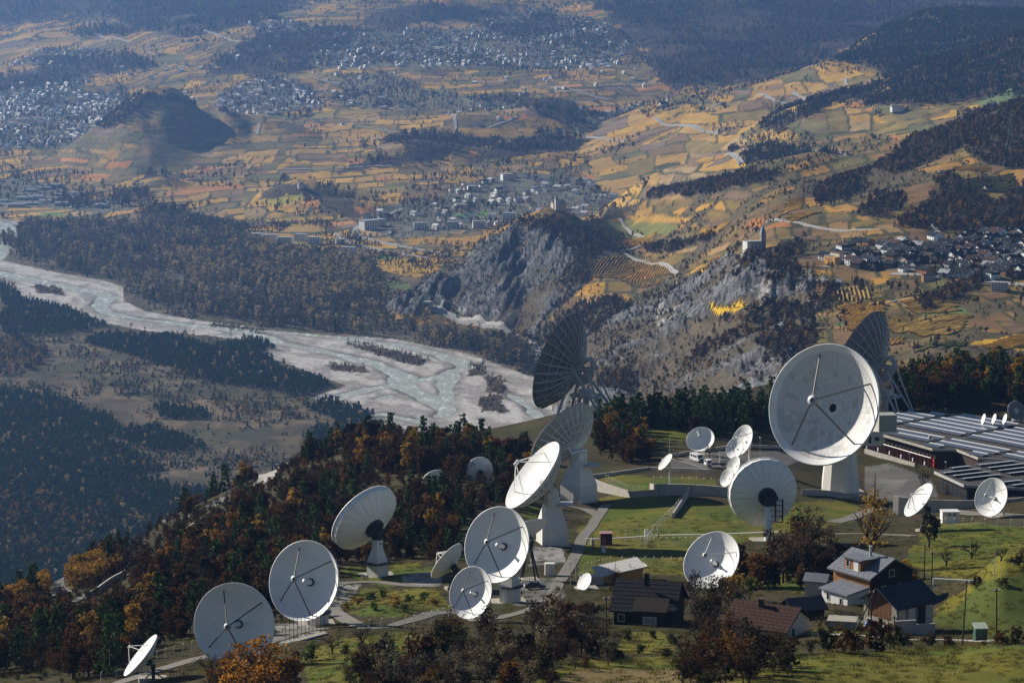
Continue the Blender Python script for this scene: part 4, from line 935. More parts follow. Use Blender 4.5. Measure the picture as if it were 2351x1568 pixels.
        X(MB().box((.37 * D, .02 * D, top - .09 * D), (.15 * D, .14 * D, .13 * D), sb), 'equipment_cabin', mat('grey_green_metal', (.36,.37,.34), .6, var=.1))
        X(MB().box((.28 * D, .02 * D, top - .165 * D), (.36 * D, .18 * D, .012 * D), sb), 'platform', BEIGE)
        X(MB().box((.26 * D, .0, top - .225 * D), (.15 * D, .13 * D, .11 * D), sb), 'lower_cabin', BEIGE)
        X(MB().box((.23 * D, -.07 * D, top - .225 * D), (.02 * D, .01 * D, .06 * D), sb).box((.29 * D, -.067 * D, top - .22 * D), (.035 * D, .01 * D, .03 * D), sb), 'hatch', DARKST)
        mb = MB()
        for s in (-1, 1): mb.tube(Vl + side * s * .12 * D - nn * .02 * D, Vector((.06 * D * s, 0, h2 + .1 * D)), .03 * D, n=8)
        X(mb, 'support_arm', BEIGE)
    elif kind == 'tube':
        X(MB().lathe([(.055 * D, 0), (.052 * D, top - .06 * D), (.02, top - .06 * D)], 20), 'pedestal', WHITE, True)
        mb = MB()
        for sx, sy in ((.1, -.05), (.2, -.05), (.2, .06), (.1, .06)): mb.tube((sx * D, sy * D, top - .33 * D), (sx * D, sy * D, top - .02 * D), .006 * D, n=4)
        for hh in (.33, .25, .17, .09, .02): mb.tube((.1 * D, -.05 * D, top - hh * D), (.2 * D, -.05 * D, top - hh * D), .006 * D, n=4); mb.tube((.2 * D, -.05 * D, top - hh * D), (.2 * D, .06 * D, top - hh * D), .006 * D, n=4); mb.tube((.0, 0, top - hh * D), (.1 * D, -.05 * D, top - hh * D), .006 * D, n=4)
        X(mb, 'ladder_frame', DARKST)
        X(MB().box((0, 0, top - .03 * D), (.16 * D, .14 * D, .14 * D), Rz), 'azimuth_head', DARKST)
    elif kind == 'pole':
        X(MB().tube((0, 0, 0), (0, 0, top - .04 * D), .035 * D, n=10), 'pedestal', mm)
        X(MB().box((0, 0, top - .04 * D), (.09 * D, .09 * D, .12 * D), Rz), 'azimuth_head', mm)
        for k in range(3):
            a = k * 2 * pi / 3 + .5; X(MB().tube((.22 * D * cos(a), .22 * D * sin(a), 0), (0, 0, top * .55), .014 * D, n=5), 'brace', GREYST if mm is not DARKST else mm)
    elif kind == 'tripod':
        for k in range(4):
            a = k * pi / 2 + .6; X(MB().tube((.24 * D * cos(a), .24 * D * sin(a), 0), (.03 * D * cos(a), .03 * D * sin(a), top - .03 * D), .02 * D, n=6), 'leg', WHITEB if mm is not DARKST else mm)
        X(MB().box((0, 0, top - .04 * D), (.13 * D, .13 * D, .12 * D), Rz), 'azimuth_head', mm)
    elif kind == 'track':
        E = Vl - nn * .05 * D; hs = Vector((-hd.y, hd.x, 0)); g = .27 * D
        mb = MB().lathe([(g, 0), (g + .6, 0), (g + .6, .6), (g, .6), (g, 0)], 40); X(mb, 'track_ring', CONC)
        tops = [E + hs * .10 * D, E - hs * .10 * D]; back_ = Yl - hd * .10 * D
        for i, s in enumerate((1, -1)):
            for f_ in (.24, -.26):
                foot = Vector((0, 0, .6)) + hs * s * .17 * D + hd * f_ * D
                X(MB().tube(foot, tops[i], .014 * D, n=6), 'leg', mm)
            X(MB().tube(Vector((0, 0, .6)) + hs * s * .17 * D - hd * .26 * D, Vector((0, 0, .6)) + hs * s * .17 * D + hd * .24 * D, .012 * D, n=6), 'bogie_beam', mm)
            X(MB().tube(Vector((0, 0, .6)) + hs * s * .17 * D - hd * .26 * D, tops[i] - hd * .16 * D + Vector((0, 0, -.03 * D)), .010 * D, n=6), 'brace', mm)
            X(MB().tube(Vector((0, 0, .6)) + hs * s * .17 * D + hd * .1 * D, E * .5 - hs * s * .17 * D * .5, .008 * D, n=5), 'brace', mm)
        up = Rm @ Vector((0, 1, 0))
        pA, pB = E + up * .15 * D - nn * .09 * D, E - nn * .20 * D + up * .07 * D
        mb = MB()
        for s in (-1, 1):
            o = hs * s * .07 * D
            mb.tube(E + o, pA + o * .4, .013 * D, n=6); mb.tube(pA + o * .4, pB + o * .4, .013 * D, n=6); mb.tube(E + o, pB + o * .4, .013 * D, n=6)
        mb.tube(tops[0], tops[1], .014 * D, n=6); X(mb, 'elevation_frame', mm)
        mb = MB(); W = Matrix((-nn, up, hs)).transposed(); r = .125 * D
        mb.lathe([(.02 * D, -.012 * D), (r, -.012 * D), (r, .012 * D), (.02 * D, .012 * D)], 16, M=W, c=E - nn * .06 * D - up * .02 * D, a0=-pi * .62, a1=pi * .28)
        X(mb, 'elevation_wheel', mm)
        X(MB().box(Vector((0, 0, E.z * .52)), (.13 * D, .11 * D, .06 * D), Rz).tube((0, 0, .5), (0, 0, E.z * .52), .03 * D, n=8), 'equipment_cabin', BEIGE)
        X(MB().lathe([(.10 * D, E.z * .45), (.16 * D, E.z * .45), (.16 * D, E.z * .45 + .25), (.10 * D, E.z * .45 + .25)], 16), 'platform', mm)
    if pad and kind not in ('track',):
        s = max(.22 * D, 2.2); pz = max(abs(ground(B.x + s * i, B.y + s * j) - gz_) for i in (-1, 1) for j in (-1, 1))
        X(MB().box((0, 0, -pz / 2 - .4), (2 * s, 2 * s, pz + 1.1), Matrix.Rotation(.2, 3, 'Z')), 'pad', PAVE)
    return root
dish('large white dish with dark crossed struts at the bottom, behind orange bushes', (537,1435), 437, 199, (-.33,-.08,.93), 'column')
dish('large white dish facing front with dark crossed struts, above the gravel bank', (697,1333), 500, 190, (-.52,.10,.84), 'column')
dish('small edge-on white dish on a black post, lowest in the left corner', (322,1503), 432, 120, (-.78,.60,.17), 'pole', struts=(60,180,300), strut_m=WHITE, feed='box', foc=.46)
dish('white dish seen from its panelled back on a pedestal with dark platform', (832,1184), 590, 178, (-.60,.62,-.50), 'column', back='facet', struts=(), feed=None)
dish('small white dish seen from behind among dark autumn trees', (1101,1078), 742, 63, (-.15,.35,-.90), 'tripod', struts=(), feed=None, seg=32)
dish('small white dish half hidden by tree tops on the dark slope', (993,1096), 700, 52, (-.40,.72,-.55), 'tripod', struts=(), feed=None, seg=32)
dish('tall bright dish turned edge-on with white feed truss, on a broad tapered base', (1222,1090), 640, 189, (-.75,.58,.30), 'cone', back='lattice', struts=(45,135,225,315), strut_m=WHITE, feed='box', foc=.44, mount_m=WHITEB)
dish('large white dish with dark struts in the middle, feed horn casting a shadow', (1140,1250), 533, 180, (-.55,.15,.82), 'column')
dish('smaller white dish with dark struts overlapping the large one behind it', (1080,1360), 497, 124, (-.60,.15,.78), 'pole', mount_m=GREYST)
dish('ribbed white dish seen edge-on from behind with white feed frame', (1025,1287), 560, 103, (-.72,.62,-.30), 'tripod', struts=(45,135,225,315), strut_m=WHITE, feed='box', foc=.46)
dish('upward tilted white dish showing its underside behind the middle dish', (1204,1212), 575, 112, (-.30,.92,-.25), 'tripod', struts=(), feed=None)
dish('beige dish with open ribbed back above a white tapered base', (1290,1000), 740, 188, (-.65,.62,-.45), 'cone', back='lattice', struts=(45,135,225,315), strut_m=WHITE, feed=None, wm=mat('dull_beige_panel', (.46,.44,.40), .6, var=.12, scale=.4), mount_m=mat('pale_ribs', (.82,.80,.74), .5, var=.05), foc=.38)
big = dish('tall grey lattice dish seen from behind on tripod legs, highest in the middle', (1280,828), 905, 234, (-.88,.35,-.35), 'track', back='lattice', struts=(45,135,225,315), strut_m=GREYST, feed=None, wm=GREYPAN, mount_m=GREYST, foc=.3)
dish('huge weathered white dish with grimy panels and a dark central opening', (1890,928), 782, 286, (-.46,.175,.87), 'tower', back='panels', struts=(108,30,235,318), strut_m=mat('grey_strut', (.16,.155,.14), .6), feed=None, foc=.36, mount_m=BEIGE)
dish('grey lattice dish rising behind the huge weathered dish', (1972,818), 925, 230, (-.84,.42,-.35), 'track', back='lattice', struts=(), feed=None, wm=GREYPAN, mount_m=GREYST)
dish('white dish seen from its faceted round back on a white tube pedestal', (1749,1127), 640, 164, (-.30,.32,-.90), 'tube', back='facet', struts=(), feed=None)
dish('white dish half hidden by bare trees behind the dark-roofed house', (1633,1286), 560, 146, (-.45,.38,.80), 'column', struts=(112,30), strut_m=WHITEB)
dish('grey-faced dish at the edge of the pine row with a bare tree before it', (1608,1008), at(1608,1042).y, 66, (-.20,.50,.85), 'tripod', struts=(120,), strut_m=WHITE, feed=None, seg=36)
dish('taller of the two joined dishes beside the parked van', (1703,1010), 800, 74, (-.75,.32,.58), 'pole', struts=(45,135,225,315), feed='box', mount_m=WHITEB, seg=36)
dish('shorter dish in front of the taller one beside the parked van', (1687,1028), 785, 52, (-.62,.32,.70), 'pole', struts=(60,180,300), feed='box', mount_m=WHITEB, seg=36)
dish('small white dish between the van and the faceted dish, upper of the pair', (1684,1068), 752, 46, (-.75,.30,.55), 'pole', struts=(60,180,300), strut_m=WHITE, feed='box', mount_m=WHITEB, seg=32)
dish('small white dish beside the rim of the faceted dish, lower of the pair', (1668,1096), 742, 44, (-.72,.30,.58), 'pole', struts=(60,180,300), strut_m=WHITE, feed='box', mount_m=WHITEB, seg=32)
dish('little white dish turned edge-on by the concrete retaining wall', (1527,1060), 745, 46, (-.72,.60,.34), 'pole', struts=(60,180,300), strut_m=WHITE, feed='box', mount_m=WHITEB, seg=28)
dish('tilted dish on a steel truss with white stays beside the white cabin', (2108,1147), 665, 94, (-.72,.58,.38), 'tripod', struts=(45,135,225,315), feed='box', seg=40)
dish('round white dish on a short white mount beside the low dark building', (2275,1141), 690, 92, (-.58,.22,.78), 'tripod', struts=(110,40,220,300), strut_m=GREYST, seg=40, mount_m=WHITEB)
dish('flat small grey-white dish beside the yellow hut', (1341,1336), 556, 46, (-.70,.42,.58), 'pole', struts=(), feed=None, seg=32, depk=.08)

# ------------------------------------------------------------------ roads and paths laid on the ground
ASPH = mat('worn_asphalt', (.12,.115,.11), .9, var=.22, scale=.15); LIGHTROAD = mat('pale_road', (.36,.34,.31), .9, var=.18, scale=.1); GRVL = mat('gravel_path', (.165,.152,.132), .95, var=.2, scale=.4)
ROADPTS = []; VIEWPTS = []
def road(pts, width, m, name='road', dmin=0, lift=.12, step=6.0, dmax=20000):
    q = [at(u, v, dmin, dmax) for u, v in pts]; line = []; VIEWPTS.extend([(a[0] + (b[0] - a[0]) * t, a[1] + (b[1] - a[1]) * t + o, pa.y + (pb.y - pa.y) * t) for a, b, pa, pb in zip(pts, pts[1:], q, q[1:]) if a[0] < 680 and dmin == 0 and a[1] < 1400 for t in (0, .2, .4, .6, .8, 1) for o in (-3, 3)])
    for a, b in zip(q, q[1:]):
        n = max(1, int((Vector((b.x, b.y)) - Vector((a.x, a.y))).length / step))
        for k in range(n): line.append((a.x + (b.x - a.x) * k / n, a.y + (b.y - a.y) * k / n))
    line.append((q[-1].x, q[-1].y))
    for _ in range(3 if dmin == 0 else 16): line = [line[0]] + [((line[i-1][0] + 2 * line[i][0] + line[i+1][0]) / 4, (line[i-1][1] + 2 * line[i][1] + line[i+1][1]) / 4) for i in range(1, len(line) - 1)] + [line[-1]]
    V, Fc = [], []
    for i, (x, y) in enumerate(line):
        x0, y0 = line[max(0, i - 1)]; x1, y1 = line[min(len(line) - 1, i + 1)]
        t = Vector((x1 - x0, y1 - y0)).normalized(); nx, ny = -t.y, t.x
        ww = width if not isinstance(width, tuple) else width[0] + (width[1] - width[0]) * i / max(1, len(line) - 1)
        zs = [ground(x + nx * s * ww / 2, y + ny * s * ww / 2) for s in (-1, -.33, .33, 1)]; zm = max(zs[1], zs[2])
        for s, zz in zip((-1, -.33, .33, 1), zs): V.append((x + nx * s * ww / 2, y + ny * s * ww / 2, max(zz, zm - .15 * ww) + lift))
        V.append((x + nx * ww / 2, y + ny * ww / 2, zs[3] - .6)); V.append((x - nx * ww / 2, y - ny * ww / 2, zs[0] - .6))
        ROADPTS.append((x, y, ww / 2))
        if i:
            a, b = (i - 1) * 6, i * 6
            for j in range(3): Fc.append((a + j, b + j, b + j + 1, a + j + 1))
            Fc.append((a + 3, b + 3, b + 4, a + 4)); Fc.append((a + 5, b + 5, b, a))
    mb = MB(); mb.add(V, Fc); return mb.build(name, m, kind='structure')
def patch(poly, m, name='pavement', lift=.10):
    q = [at(u, v) for u, v in poly]; cx, cy_ = sum(p.x for p in q) / len(q), sum(p.y for p in q) / len(q)
    V, Fc, n = [], [], 5; k = len(q)
    for r in range(n + 1):
        f = 1 - r / n
        for p in q: x, y = cx + (p.x - cx) * f, cy_ + (p.y - cy_) * f; V.append((x, y, ground(x, y) + lift))
    for p in q: V.append((p.x, p.y, p.z - 1.0))
    for r in range(n):
        for j in range(k): a, b = r * k + j, r * k + (j + 1) % k; Fc.append((a, b, b + k, a + k))
    o = (n + 1) * k
    for j in range(k): Fc.append((o + j, o + (j + 1) % k, (j + 1) % k, j))
    for p in q: ROADPTS.append((p.x, p.y, 2)); ROADPTS.append(((p.x + cx) / 2, (p.y + cy_) / 2, 4))
    ROADPTS.append((cx, cy_, 5))
    mb = MB(); mb.add(V, Fc); return mb.build(name, m, kind='structure')
road([(1392,1158),(1375,1184),(1353,1216),(1336,1236),(1322,1275),(1300,1312),(1280,1340),(1270,1368),(1220,1400),(1120,1425),(1030,1402),(981,1414),(916,1432),(856,1446),(800,1426),(772,1408),(757,1375),(776,1336),(863,1333),(916,1343),(1007,1346)], 2.7, GRVL, 'path', step=3)
road([(1343,1237),(1500,1229),(1620,1229),(1790,1221)], 1.6, LIGHTROAD, 'path', step=3)
road([(1375,1184),(1340,1165),(1290,1160)], 3.0, GRVL, 'path', step=3)
road([(250,1575),(372,1537),(456,1511),(520,1497),(600,1480),(660,1455),(740,1442)], 4.0, GRVL, 'path', step=3)
road([(318,1250),(338,1226),(391,1198),(477,1169),(520,1140)], (9, 5), ASPH, 'road', step=3)
road([(590,1114),(614,1100),(640,1076),(672,1056)], 5.5, LIGHTROAD, 'road', step=3)
road([(-40,1470),(0,1455),(57,1430),(120,1400),(203,1368),(286,1318)], 4.5, ASPH, 'road', step=3)
road([(165,1288),(128,1306),(114,1330),(125,1350),(143,1364)], 5, ASPH, 'road', step=3)
road([(1851,1454),(1973,1461),(2181,1467),(2360,1468),(2500,1470)], 2.2, LIGHTROAD, 'road', step=3)
road([(1915,1200),(1986,1177),(2070,1158),(2140,1165),(2230,1180),(2360,1185)], 4.0, GRVL, 'road', step=3)
road([(1910,1226),(2000,1224),(2100,1230)], 2.5, GRVL, 'path', step=3)
C = 1500
road([(1765,508),(1804,516),(1869,522),(1934,527),(1984,533),(2023,537)], 5.5, LIGHTROAD, dmin=2800, dmax=3700, lift=.8, step=20)
road([(1424,502),(1429,516),(1442,529),(1476,544),(1499,555),(1476,561),(1418,570),(1439,592),(1489,597),(1528,609),(1557,629)], 5, LIGHTROAD, dmin=C, lift=.8, step=15)
road([(2046,630),(2130,638),(2234,642),(2360,655),(2480,660)], (6, 12), LIGHTROAD, dmin=C, lift=.8, step=10)
road([(1985,706),(2060,690)], 3, LIGHTROAD, dmin=C, lift=.6, step=10)
road([(985,707),(1037,722),(1089,735),(1128,748),(1167,766),(1202,778),(1234,797),(1238,830)], 11, LIGHTROAD, dmin=C, lift=1.6, step=10)
road([(2110,505),(2150,520),(2160,540)], 4, LIGHTROAD, dmin=C, lift=.6, step=10)
for pts, w_ in (([(922,481),(897,494),(858,504),(816,514),(798,525),(808,540),(842,552),(876,561),(912,566),(972,574),(1030,586)],10),([(769,537),(785,553),(816,569),(868,574),(920,584),(985,594)],9),
 ([(628,177),(649,192),(699,205),(717,216)],9),([(712,180),(790,194)],8),([(1027,255),(1045,273),(1047,300)],7),([(1191,268),(1154,289),(1120,295)],7),([(1265,200),(1330,215),(1398,229)],8),([(820,290),(900,300),(985,312)],7),
 ([(1504,271),(1510,281),(1554,289),(1653,305)],8),([(1663,234),(1655,247),(1620,256)],8),([(1322,294),(1330,310),(1379,319),(1437,326)],8),([(1668,354),(1702,378)],9),([(1741,216),(1770,234),(1817,240)],7),([(1820,212),(1832,221),(1861,229)],7),
 ([(1939,180),(1943,198)],7),([(595,285),(600,300),(590,310)],7),([(650,390),(770,390),(900,380)],6),([(200,70),(280,95),(300,100)],7),([(470,70),(550,98)],8),([(1150,25),(1290,35)],7),([(740,30),(900,20)],6),([(1830,345),(1900,352),(1950,358)],7),([(1990,345),(2150,315),(2250,300)],5)):
    road(pts, w_, LIGHTROAD, dmin=4300, lift=1.3, step=25)

# ------------------------------------------------------------------ houses
GLASS = mat('window_glass', (.02,.025,.03), .15, var=.1, spec=.6); FRAMEW = mat('white_frame', (.7,.7,.68), .6)
SLATE = mat('slate_roof', (.17,.18,.205), .5, var=.25, scale=.8, bump=.3, bscale=3); DROOF = mat('dark_roof', (.03,.03,.034), .95, spec=.08, var=.3, scale=.6); BROOF = mat('brown_tile_roof', (.072,.042,.033), .95, spec=.1, var=.4, scale=.7)
RROOF = mat('red_tile_roof', (.16,.065,.045), .85, var=.3); GROOF = mat('grey_roof', (.24,.24,.25), .8, var=.2)
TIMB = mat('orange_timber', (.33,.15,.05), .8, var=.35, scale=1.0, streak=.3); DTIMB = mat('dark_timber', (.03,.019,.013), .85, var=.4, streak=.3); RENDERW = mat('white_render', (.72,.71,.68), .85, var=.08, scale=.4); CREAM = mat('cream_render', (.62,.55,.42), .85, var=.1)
STONE = mat('grey_stone_wall', (.33,.30,.25), .95, var=.35, scale=.9, bump=.6, bscale=2.5); YELL = mat('yellow_render', (.60,.32,.06), .85, var=.1); PINKR = mat('pink_render', (.55,.40,.33), .85, var=.1); GREYR = mat('grey_render', (.42,.41,.39), .9, var=.15); NAVY = mat('navy_sheet_roof', (.018,.02,.035), .55, var=.3)
def gable_shell(L, W, he, hr):
    l, w_ = L / 2, W / 2
    return MB().add([(-l,-w_,-1.5),(l,-w_,-1.5),(l,w_,-1.5),(-l,w_,-1.5),(-l,-w_,he),(l,-w_,he),(l,w_,he),(-l,w_,he),(-l,0,hr),(l,0,hr)],
        [(0,1,5,4),(2,3,7,6),(1,2,6,9,5),(3,0,4,8,7),(4,5,9,8),(6,7,8,9)])
def gable_roof(L, W, he, hr, oh=.5, t=.22, m=None):
    l, w_ = L / 2 + oh, W / 2; s = (hr - he) / w_; e = he - s * oh + .05; x = w_ + oh; h = hr + .05
    return MB().add([(-l,-x,e),(l,-x,e),(l,0,h),(-l,0,h),(-l,x,e),(l,x,e),(-l,-x,e+t),(l,-x,e+t),(l,0,h+t),(-l,0,h+t),(-l,x,e+t),(l,x,e+t)],
        [(0,3,2,1),(3,4,5,2),(6,7,8,9),(9,8,11,10),(0,1,7,6),(5,4,10,11),(1,2,8,7),(2,5,11,8),(3,0,6,9),(4,3,9,10)])
_WM = {}
def window(root, p, ax, w_=1.0, h=1.2, nm='window', frame=True, m=None):
    """a window standing 3 cm proud of the wall; ax = outward direction in the house's own axes"""
    key = (round(w_, 1), round(h, 1))
    if key not in _WM:
        _WM[key] = (MB().box((0, 0, 0), (.06, w_, h)).mesh('window', GLASS), MB().box((0, 0, h / 2 + .05), (.09, w_ + .2, .1)).box((0, 0, -h / 2 - .05), (.14, w_ + .24, .1)).box((0, -w_ / 2 - .05, 0), (.09, .1, h)).box((0, w_ / 2 + .05, 0), (.09, .1, h)).mesh('frame', FRAMEW))
    M = Matrix.Translation(p) @ Matrix.Rotation(atan2(ax[1], ax[0]), 4, 'Z')
    o = link(_WM[key][0], nm, root, M=M)
    if m: o.material_slots[0].link = 'OBJECT'; o.material_slots[0].material = m
    if frame: link(_WM[key][1], 'frame', o)
    return o
FOOT = []
def root_at(name, label, cat, u, v, rot, dmin=0, dy=0.0, group=None, rad=8):
    q = at(u, v, dmin); q = Vector((q.x * (q.y + dy) / q.y, q.y + dy, 0)); z = ground(q.x, q.y)
    FOOT.append((q.x, q.y, rad)); return thing(name, label, cat, (q.x, q.y, z), radians(rot), group)
def tiles(root, L, W, he, hr, oh, m, tl=1.6, tw=.7, side=(-1, 1), nm='tile'):
    """roof courses laid piece by piece: overlapping plates, shared mesh"""
    w_ = W / 2 + oh; sl = sqrt(w_ ** 2 + ((hr - he) / (W / 2) * w_) ** 2); ang = atan2((hr - he), W / 2)
    nr, nc = int(sl / tw), int((L + 2 * oh) / tl); tw = sl / nr; tl = (L + 2 * oh) / nc
    me = MB().box((0, 0, 0), (tl * .96, tw * 1.12, .05)).mesh(nm, m); rs = random.Random(2)
    for sg in side:
        for i in range(nr):
            for j in range(nc):
                s = (i + .5) * tw; x = -L / 2 - oh + (j + .5) * tl + (tl * .25 if i % 2 else -tl * .0) * (0 if j == nc - 1 else 1)
                M = Matrix.Translation((x, sg * s * cos(ang), hr + .31 - s * sin(ang))) @ Matrix.Rotation(-sg * (ang - .05) , 4, 'X') @ Matrix.Translation((0, 0, rs.uniform(0, .02)))
                link(me, nm, root, M=M)

# chalet with orange timber, dormer and white annexe
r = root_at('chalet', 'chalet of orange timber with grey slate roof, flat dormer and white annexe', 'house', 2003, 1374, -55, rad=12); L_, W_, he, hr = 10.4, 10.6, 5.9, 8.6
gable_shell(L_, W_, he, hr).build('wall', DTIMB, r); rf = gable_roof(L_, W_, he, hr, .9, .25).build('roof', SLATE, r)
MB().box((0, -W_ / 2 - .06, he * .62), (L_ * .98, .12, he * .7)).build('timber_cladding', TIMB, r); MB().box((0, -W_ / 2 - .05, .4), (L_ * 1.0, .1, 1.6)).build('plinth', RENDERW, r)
tiles(rf, L_, W_, he, hr, .9, SLATE, 1.3, .8, (-1,), 'slate')
dm = MB().box((-.2, -3.4, 6.9), (4.6, 3.4, 3.0)).build('dormer', TIMB, r); MB().box((0, -3.3, 8.52), (5.6, 4.4, .25)).build('dormer_roof', SLATE, dm)
window(dm, (-1.4, -5.13, 7.4), (0, -1), .8, 1.3); window(dm, (.9, -5.13, 7.3), (0, -1), 1.2, 1.8, m=RENDERW)
MB().tube((.8, -1.4, 7.5), (.8, -1.4, 10.4), .28, n=10).tube((.8, -1.4, 10.4), (.8, -1.4, 10.6), .36, n=10).build('chimney', GREYST, r, smooth=False)
an = MB().add([(-2.2,-10.8,-2),(5,-10.8,-2),(5,-5.7,-2),(-2.2,-5.7,-2),(-2.2,-10.8,3.1),(5,-10.8,3.1),(5,-5.7,3.8),(-2.2,-5.7,3.8)], [(0,1,5,4),(1,2,6,5),(3,0,4,7),(4,5,6,7)]).build('annexe', RENDERW, r)
MB().add([(-2.6,-11.3,3.05),(5.4,-11.3,3.05),(5.4,-5.8,3.9),(-2.6,-5.8,3.9),(-2.6,-11.3,3.3),(5.4,-11.3,3.3),(5.4,-5.8,4.15),(-2.6,-5.8,4.15)], [(3,2,1,0),(4,5,6,7),(0,1,5,4),(1,2,6,5),(3,0,4,7)]).build('annexe_roof', SLATE, an)
window(an, (-.4, -10.83, 1.9), (0, -1), .7, 1.1); window(an, (3.2, -10.83, 1.7), (0, -1), .7, 1.1)
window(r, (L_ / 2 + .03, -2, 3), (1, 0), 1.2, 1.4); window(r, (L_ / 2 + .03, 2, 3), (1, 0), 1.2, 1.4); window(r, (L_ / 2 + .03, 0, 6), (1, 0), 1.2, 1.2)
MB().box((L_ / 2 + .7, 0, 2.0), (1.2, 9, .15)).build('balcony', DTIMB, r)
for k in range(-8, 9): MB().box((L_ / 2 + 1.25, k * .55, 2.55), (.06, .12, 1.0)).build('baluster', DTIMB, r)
# barn
r = root_at('barn', 'tall barn with navy sheet roof, brown board infill and stone ground floor', 'barn', 2062, 1446, 38, rad=8); L_, W_, he, hr = 8.8, 7.8, 5.7, 8.0
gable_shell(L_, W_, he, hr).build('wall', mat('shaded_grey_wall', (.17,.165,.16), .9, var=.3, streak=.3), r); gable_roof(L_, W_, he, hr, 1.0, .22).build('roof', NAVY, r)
MB().box((-L_ / 2 - .06, 0, 1.2), (.12, W_, 3.4)).build('stone_base', STONE, r); bw = Matrix.Rotation(0, 3, 'Z')
MB().box((-L_ / 2 - .08, -W_ / 2 + .55, 4.4), (.16, 1.1, 3.4)).build('pillar', STONE, r); MB().box((-L_ / 2 - .08, W_ / 2 - .55, 4.4), (.16, 1.1, 3.4)).build('pillar', STONE, r)
brd = MB().box((0, 0, 0), (.10, .50, 4.1)).mesh('board', mat('brown_boards', (.17,.075,.035), .85, var=.5, streak=.4))
for k in range(11): link(brd, 'board', r, M=Matrix.Translation((-L_ / 2 - .06 - .02 * (k % 2), -2.75 + k * .55, 5.0 - abs(k - 5) * .06)))
MB().box((-L_ / 2 - .14, .2, 1.0), (.1, 1.2, 2.4)).build('door', DTIMB, r); window(r, (-L_ / 2 - .15, 2.6, 1.9), (-1, 0), .9, .7); window(r, (-L_ / 2 - .15, -2.2, 1.5), (-1, 0), .9, .7)
for k, (y0, m_) in enumerate(((-3.2, STONE), (-.8, GREYR), (1.6, DTIMB), (3.4, GREYR))): MB().box((y0, -W_ / 2 - .05, 3.4), (1.6, .1, 5.0)).build('side_panel', m_, r)
r = root_at('low_wall', 'stepped grey concrete wall along the shaded side of the barn', 'wall', 2096, 1458, 14, rad=3); MB().box((-1.5, 0, 1.0), (4, .35, 3.4)).box((2.2, 0, .6), (3.4, .35, 2.6)).build('concrete', CONC, r)
# dark-roofed house
r = root_at('house', 'house in deep shade with a broad black shingle roof and grey window', 'house', 1490, 1428, -14, rad=9); L_, W_, he, hr = 10.4, 11.4, 3.6, 7.4
gable_shell(L_, W_, he, hr).build('wall', DTIMB, r); rf = gable_roof(L_, W_, he, hr, .8).build('roof', DROOF, r); tiles(rf, L_, W_, he, hr, .8, DROOF, 1.5, .9, (-1,), 'shingle')
MB().box((0, -2.2, 8.2), (.8, .8, 2.2)).box((0, -2.2, 9.4), (1.0, 1.0, .2)).build('chimney', DTIMB, r)
MB().add([(-1.5,-7.6,3.9),(4.6,-7.6,3.9),(4.6,-4.6,5.7),(-1.5,-4.6,5.7)], [(0,1,2,3)]).box((1.5, -7.3, 1.8), (5.6, .4, 4.0)).build('porch', DTIMB, r); window(r, (1.6, -7.53, 2.2), (0, -1), 2.2, 1.2, m=mat('grey_curtain', (.25,.27,.24), .7)); window(r, (-3.8, -6.03, 2.1), (0, -1), 1.0, 1.2)
# tile roofed house
r = root_at('house', 'cream house with brown tiled roof and dark balcony on its gable', 'house', 1762, 1462, -31, rad=9); L_, W_, he, hr = 11.0, 9.6, 2.9, 5.6
gable_shell(L_, W_, he, hr).build('wall', CREAM, r); rf = gable_roof(L_, W_, he, hr, .8).build('roof', BROOF, r); tiles(rf, L_, W_, he, hr, .8, BROOF, .95, .75, (-1,))
MB().box((-.8, -.9, 5.8), (.7, .7, 1.7)).box((-.8, -.9, 6.7), (.9, .9, .15)).build('chimney', mat('soot_brick', (.06,.05,.045), .9), r)
window(r, (L_ / 2 + .03, -1.6, 1.8), (1, 0), 1.0, 1.6); window(r, (L_ / 2 + .03, .2, 4.1), (1, 0), .5, .6, frame=False); bl = MB().box((L_ / 2 + .6, .8, .6), (1.2, 4.6, .12)).build('balcony', DTIMB, r)
for k in range(10): MB().box((L_ / 2 + 1.15, -1.4 + k * .5, 1.1), (.06, .07, 1.0)).build('baluster', DTIMB, bl)
MB().box((L_ / 2 + 1.15, .8, 1.62), (.08, 4.7, .08)).build('handrail', DTIMB, bl)
# shed, huts, cabins
r = root_at('shed', 'small shed with black roof and red-brown timber front beside the chalet', 'shed', 1844, 1420, 18, rad=5); gable_shell(6, 5, 2.4, 3.8).build('wall', DTIMB, r); gable_roof(6, 5, 2.4, 3.8, .6).build('roof', NAVY, r)
MB().box((-3.05, 0, 1.2), (.1, 4.4, 2.2)).build('front', mat('rust_timber', (.26,.10,.045), .85, var=.35, streak=.3), r); MB().box((-3.13, .6, .9), (.06, 1.4, 1.8)).build('door', DTIMB, r)
r = root_at('outhouse', 'grey lean-to behind the left end of the chalet', 'shed', 1876, 1362, -20, rad=4); gable_shell(4, 4, 2.8, 3.8).build('wall', GREYR, r); gable_roof(4, 4, 2.8, 3.8, .4).build('roof', SLATE, r); window(r, (-2.03, 0, 1.4), (-1, 0), 1.0, 1.6, m=TIMB)
r = root_at('hut', 'yellow hut under a slanting pale grey roof', 'hut', 1421, 1334, 16, rad=5)
MB().add([(-4.3,-2.6,-1.5),(4.3,-2.6,-1.5),(4.3,2.6,-1.5),(-4.3,2.6,-1.5),(-4.3,-2.6,1.9),(4.3,-2.6,3.2),(4.3,2.6,3.6),(-4.3,2.6,2.3)], [(0,1,5,4),(1,2,6,5),(2,3,7,6),(3,0,4,7),(4,5,6,7)]).build('wall', YELL, r)
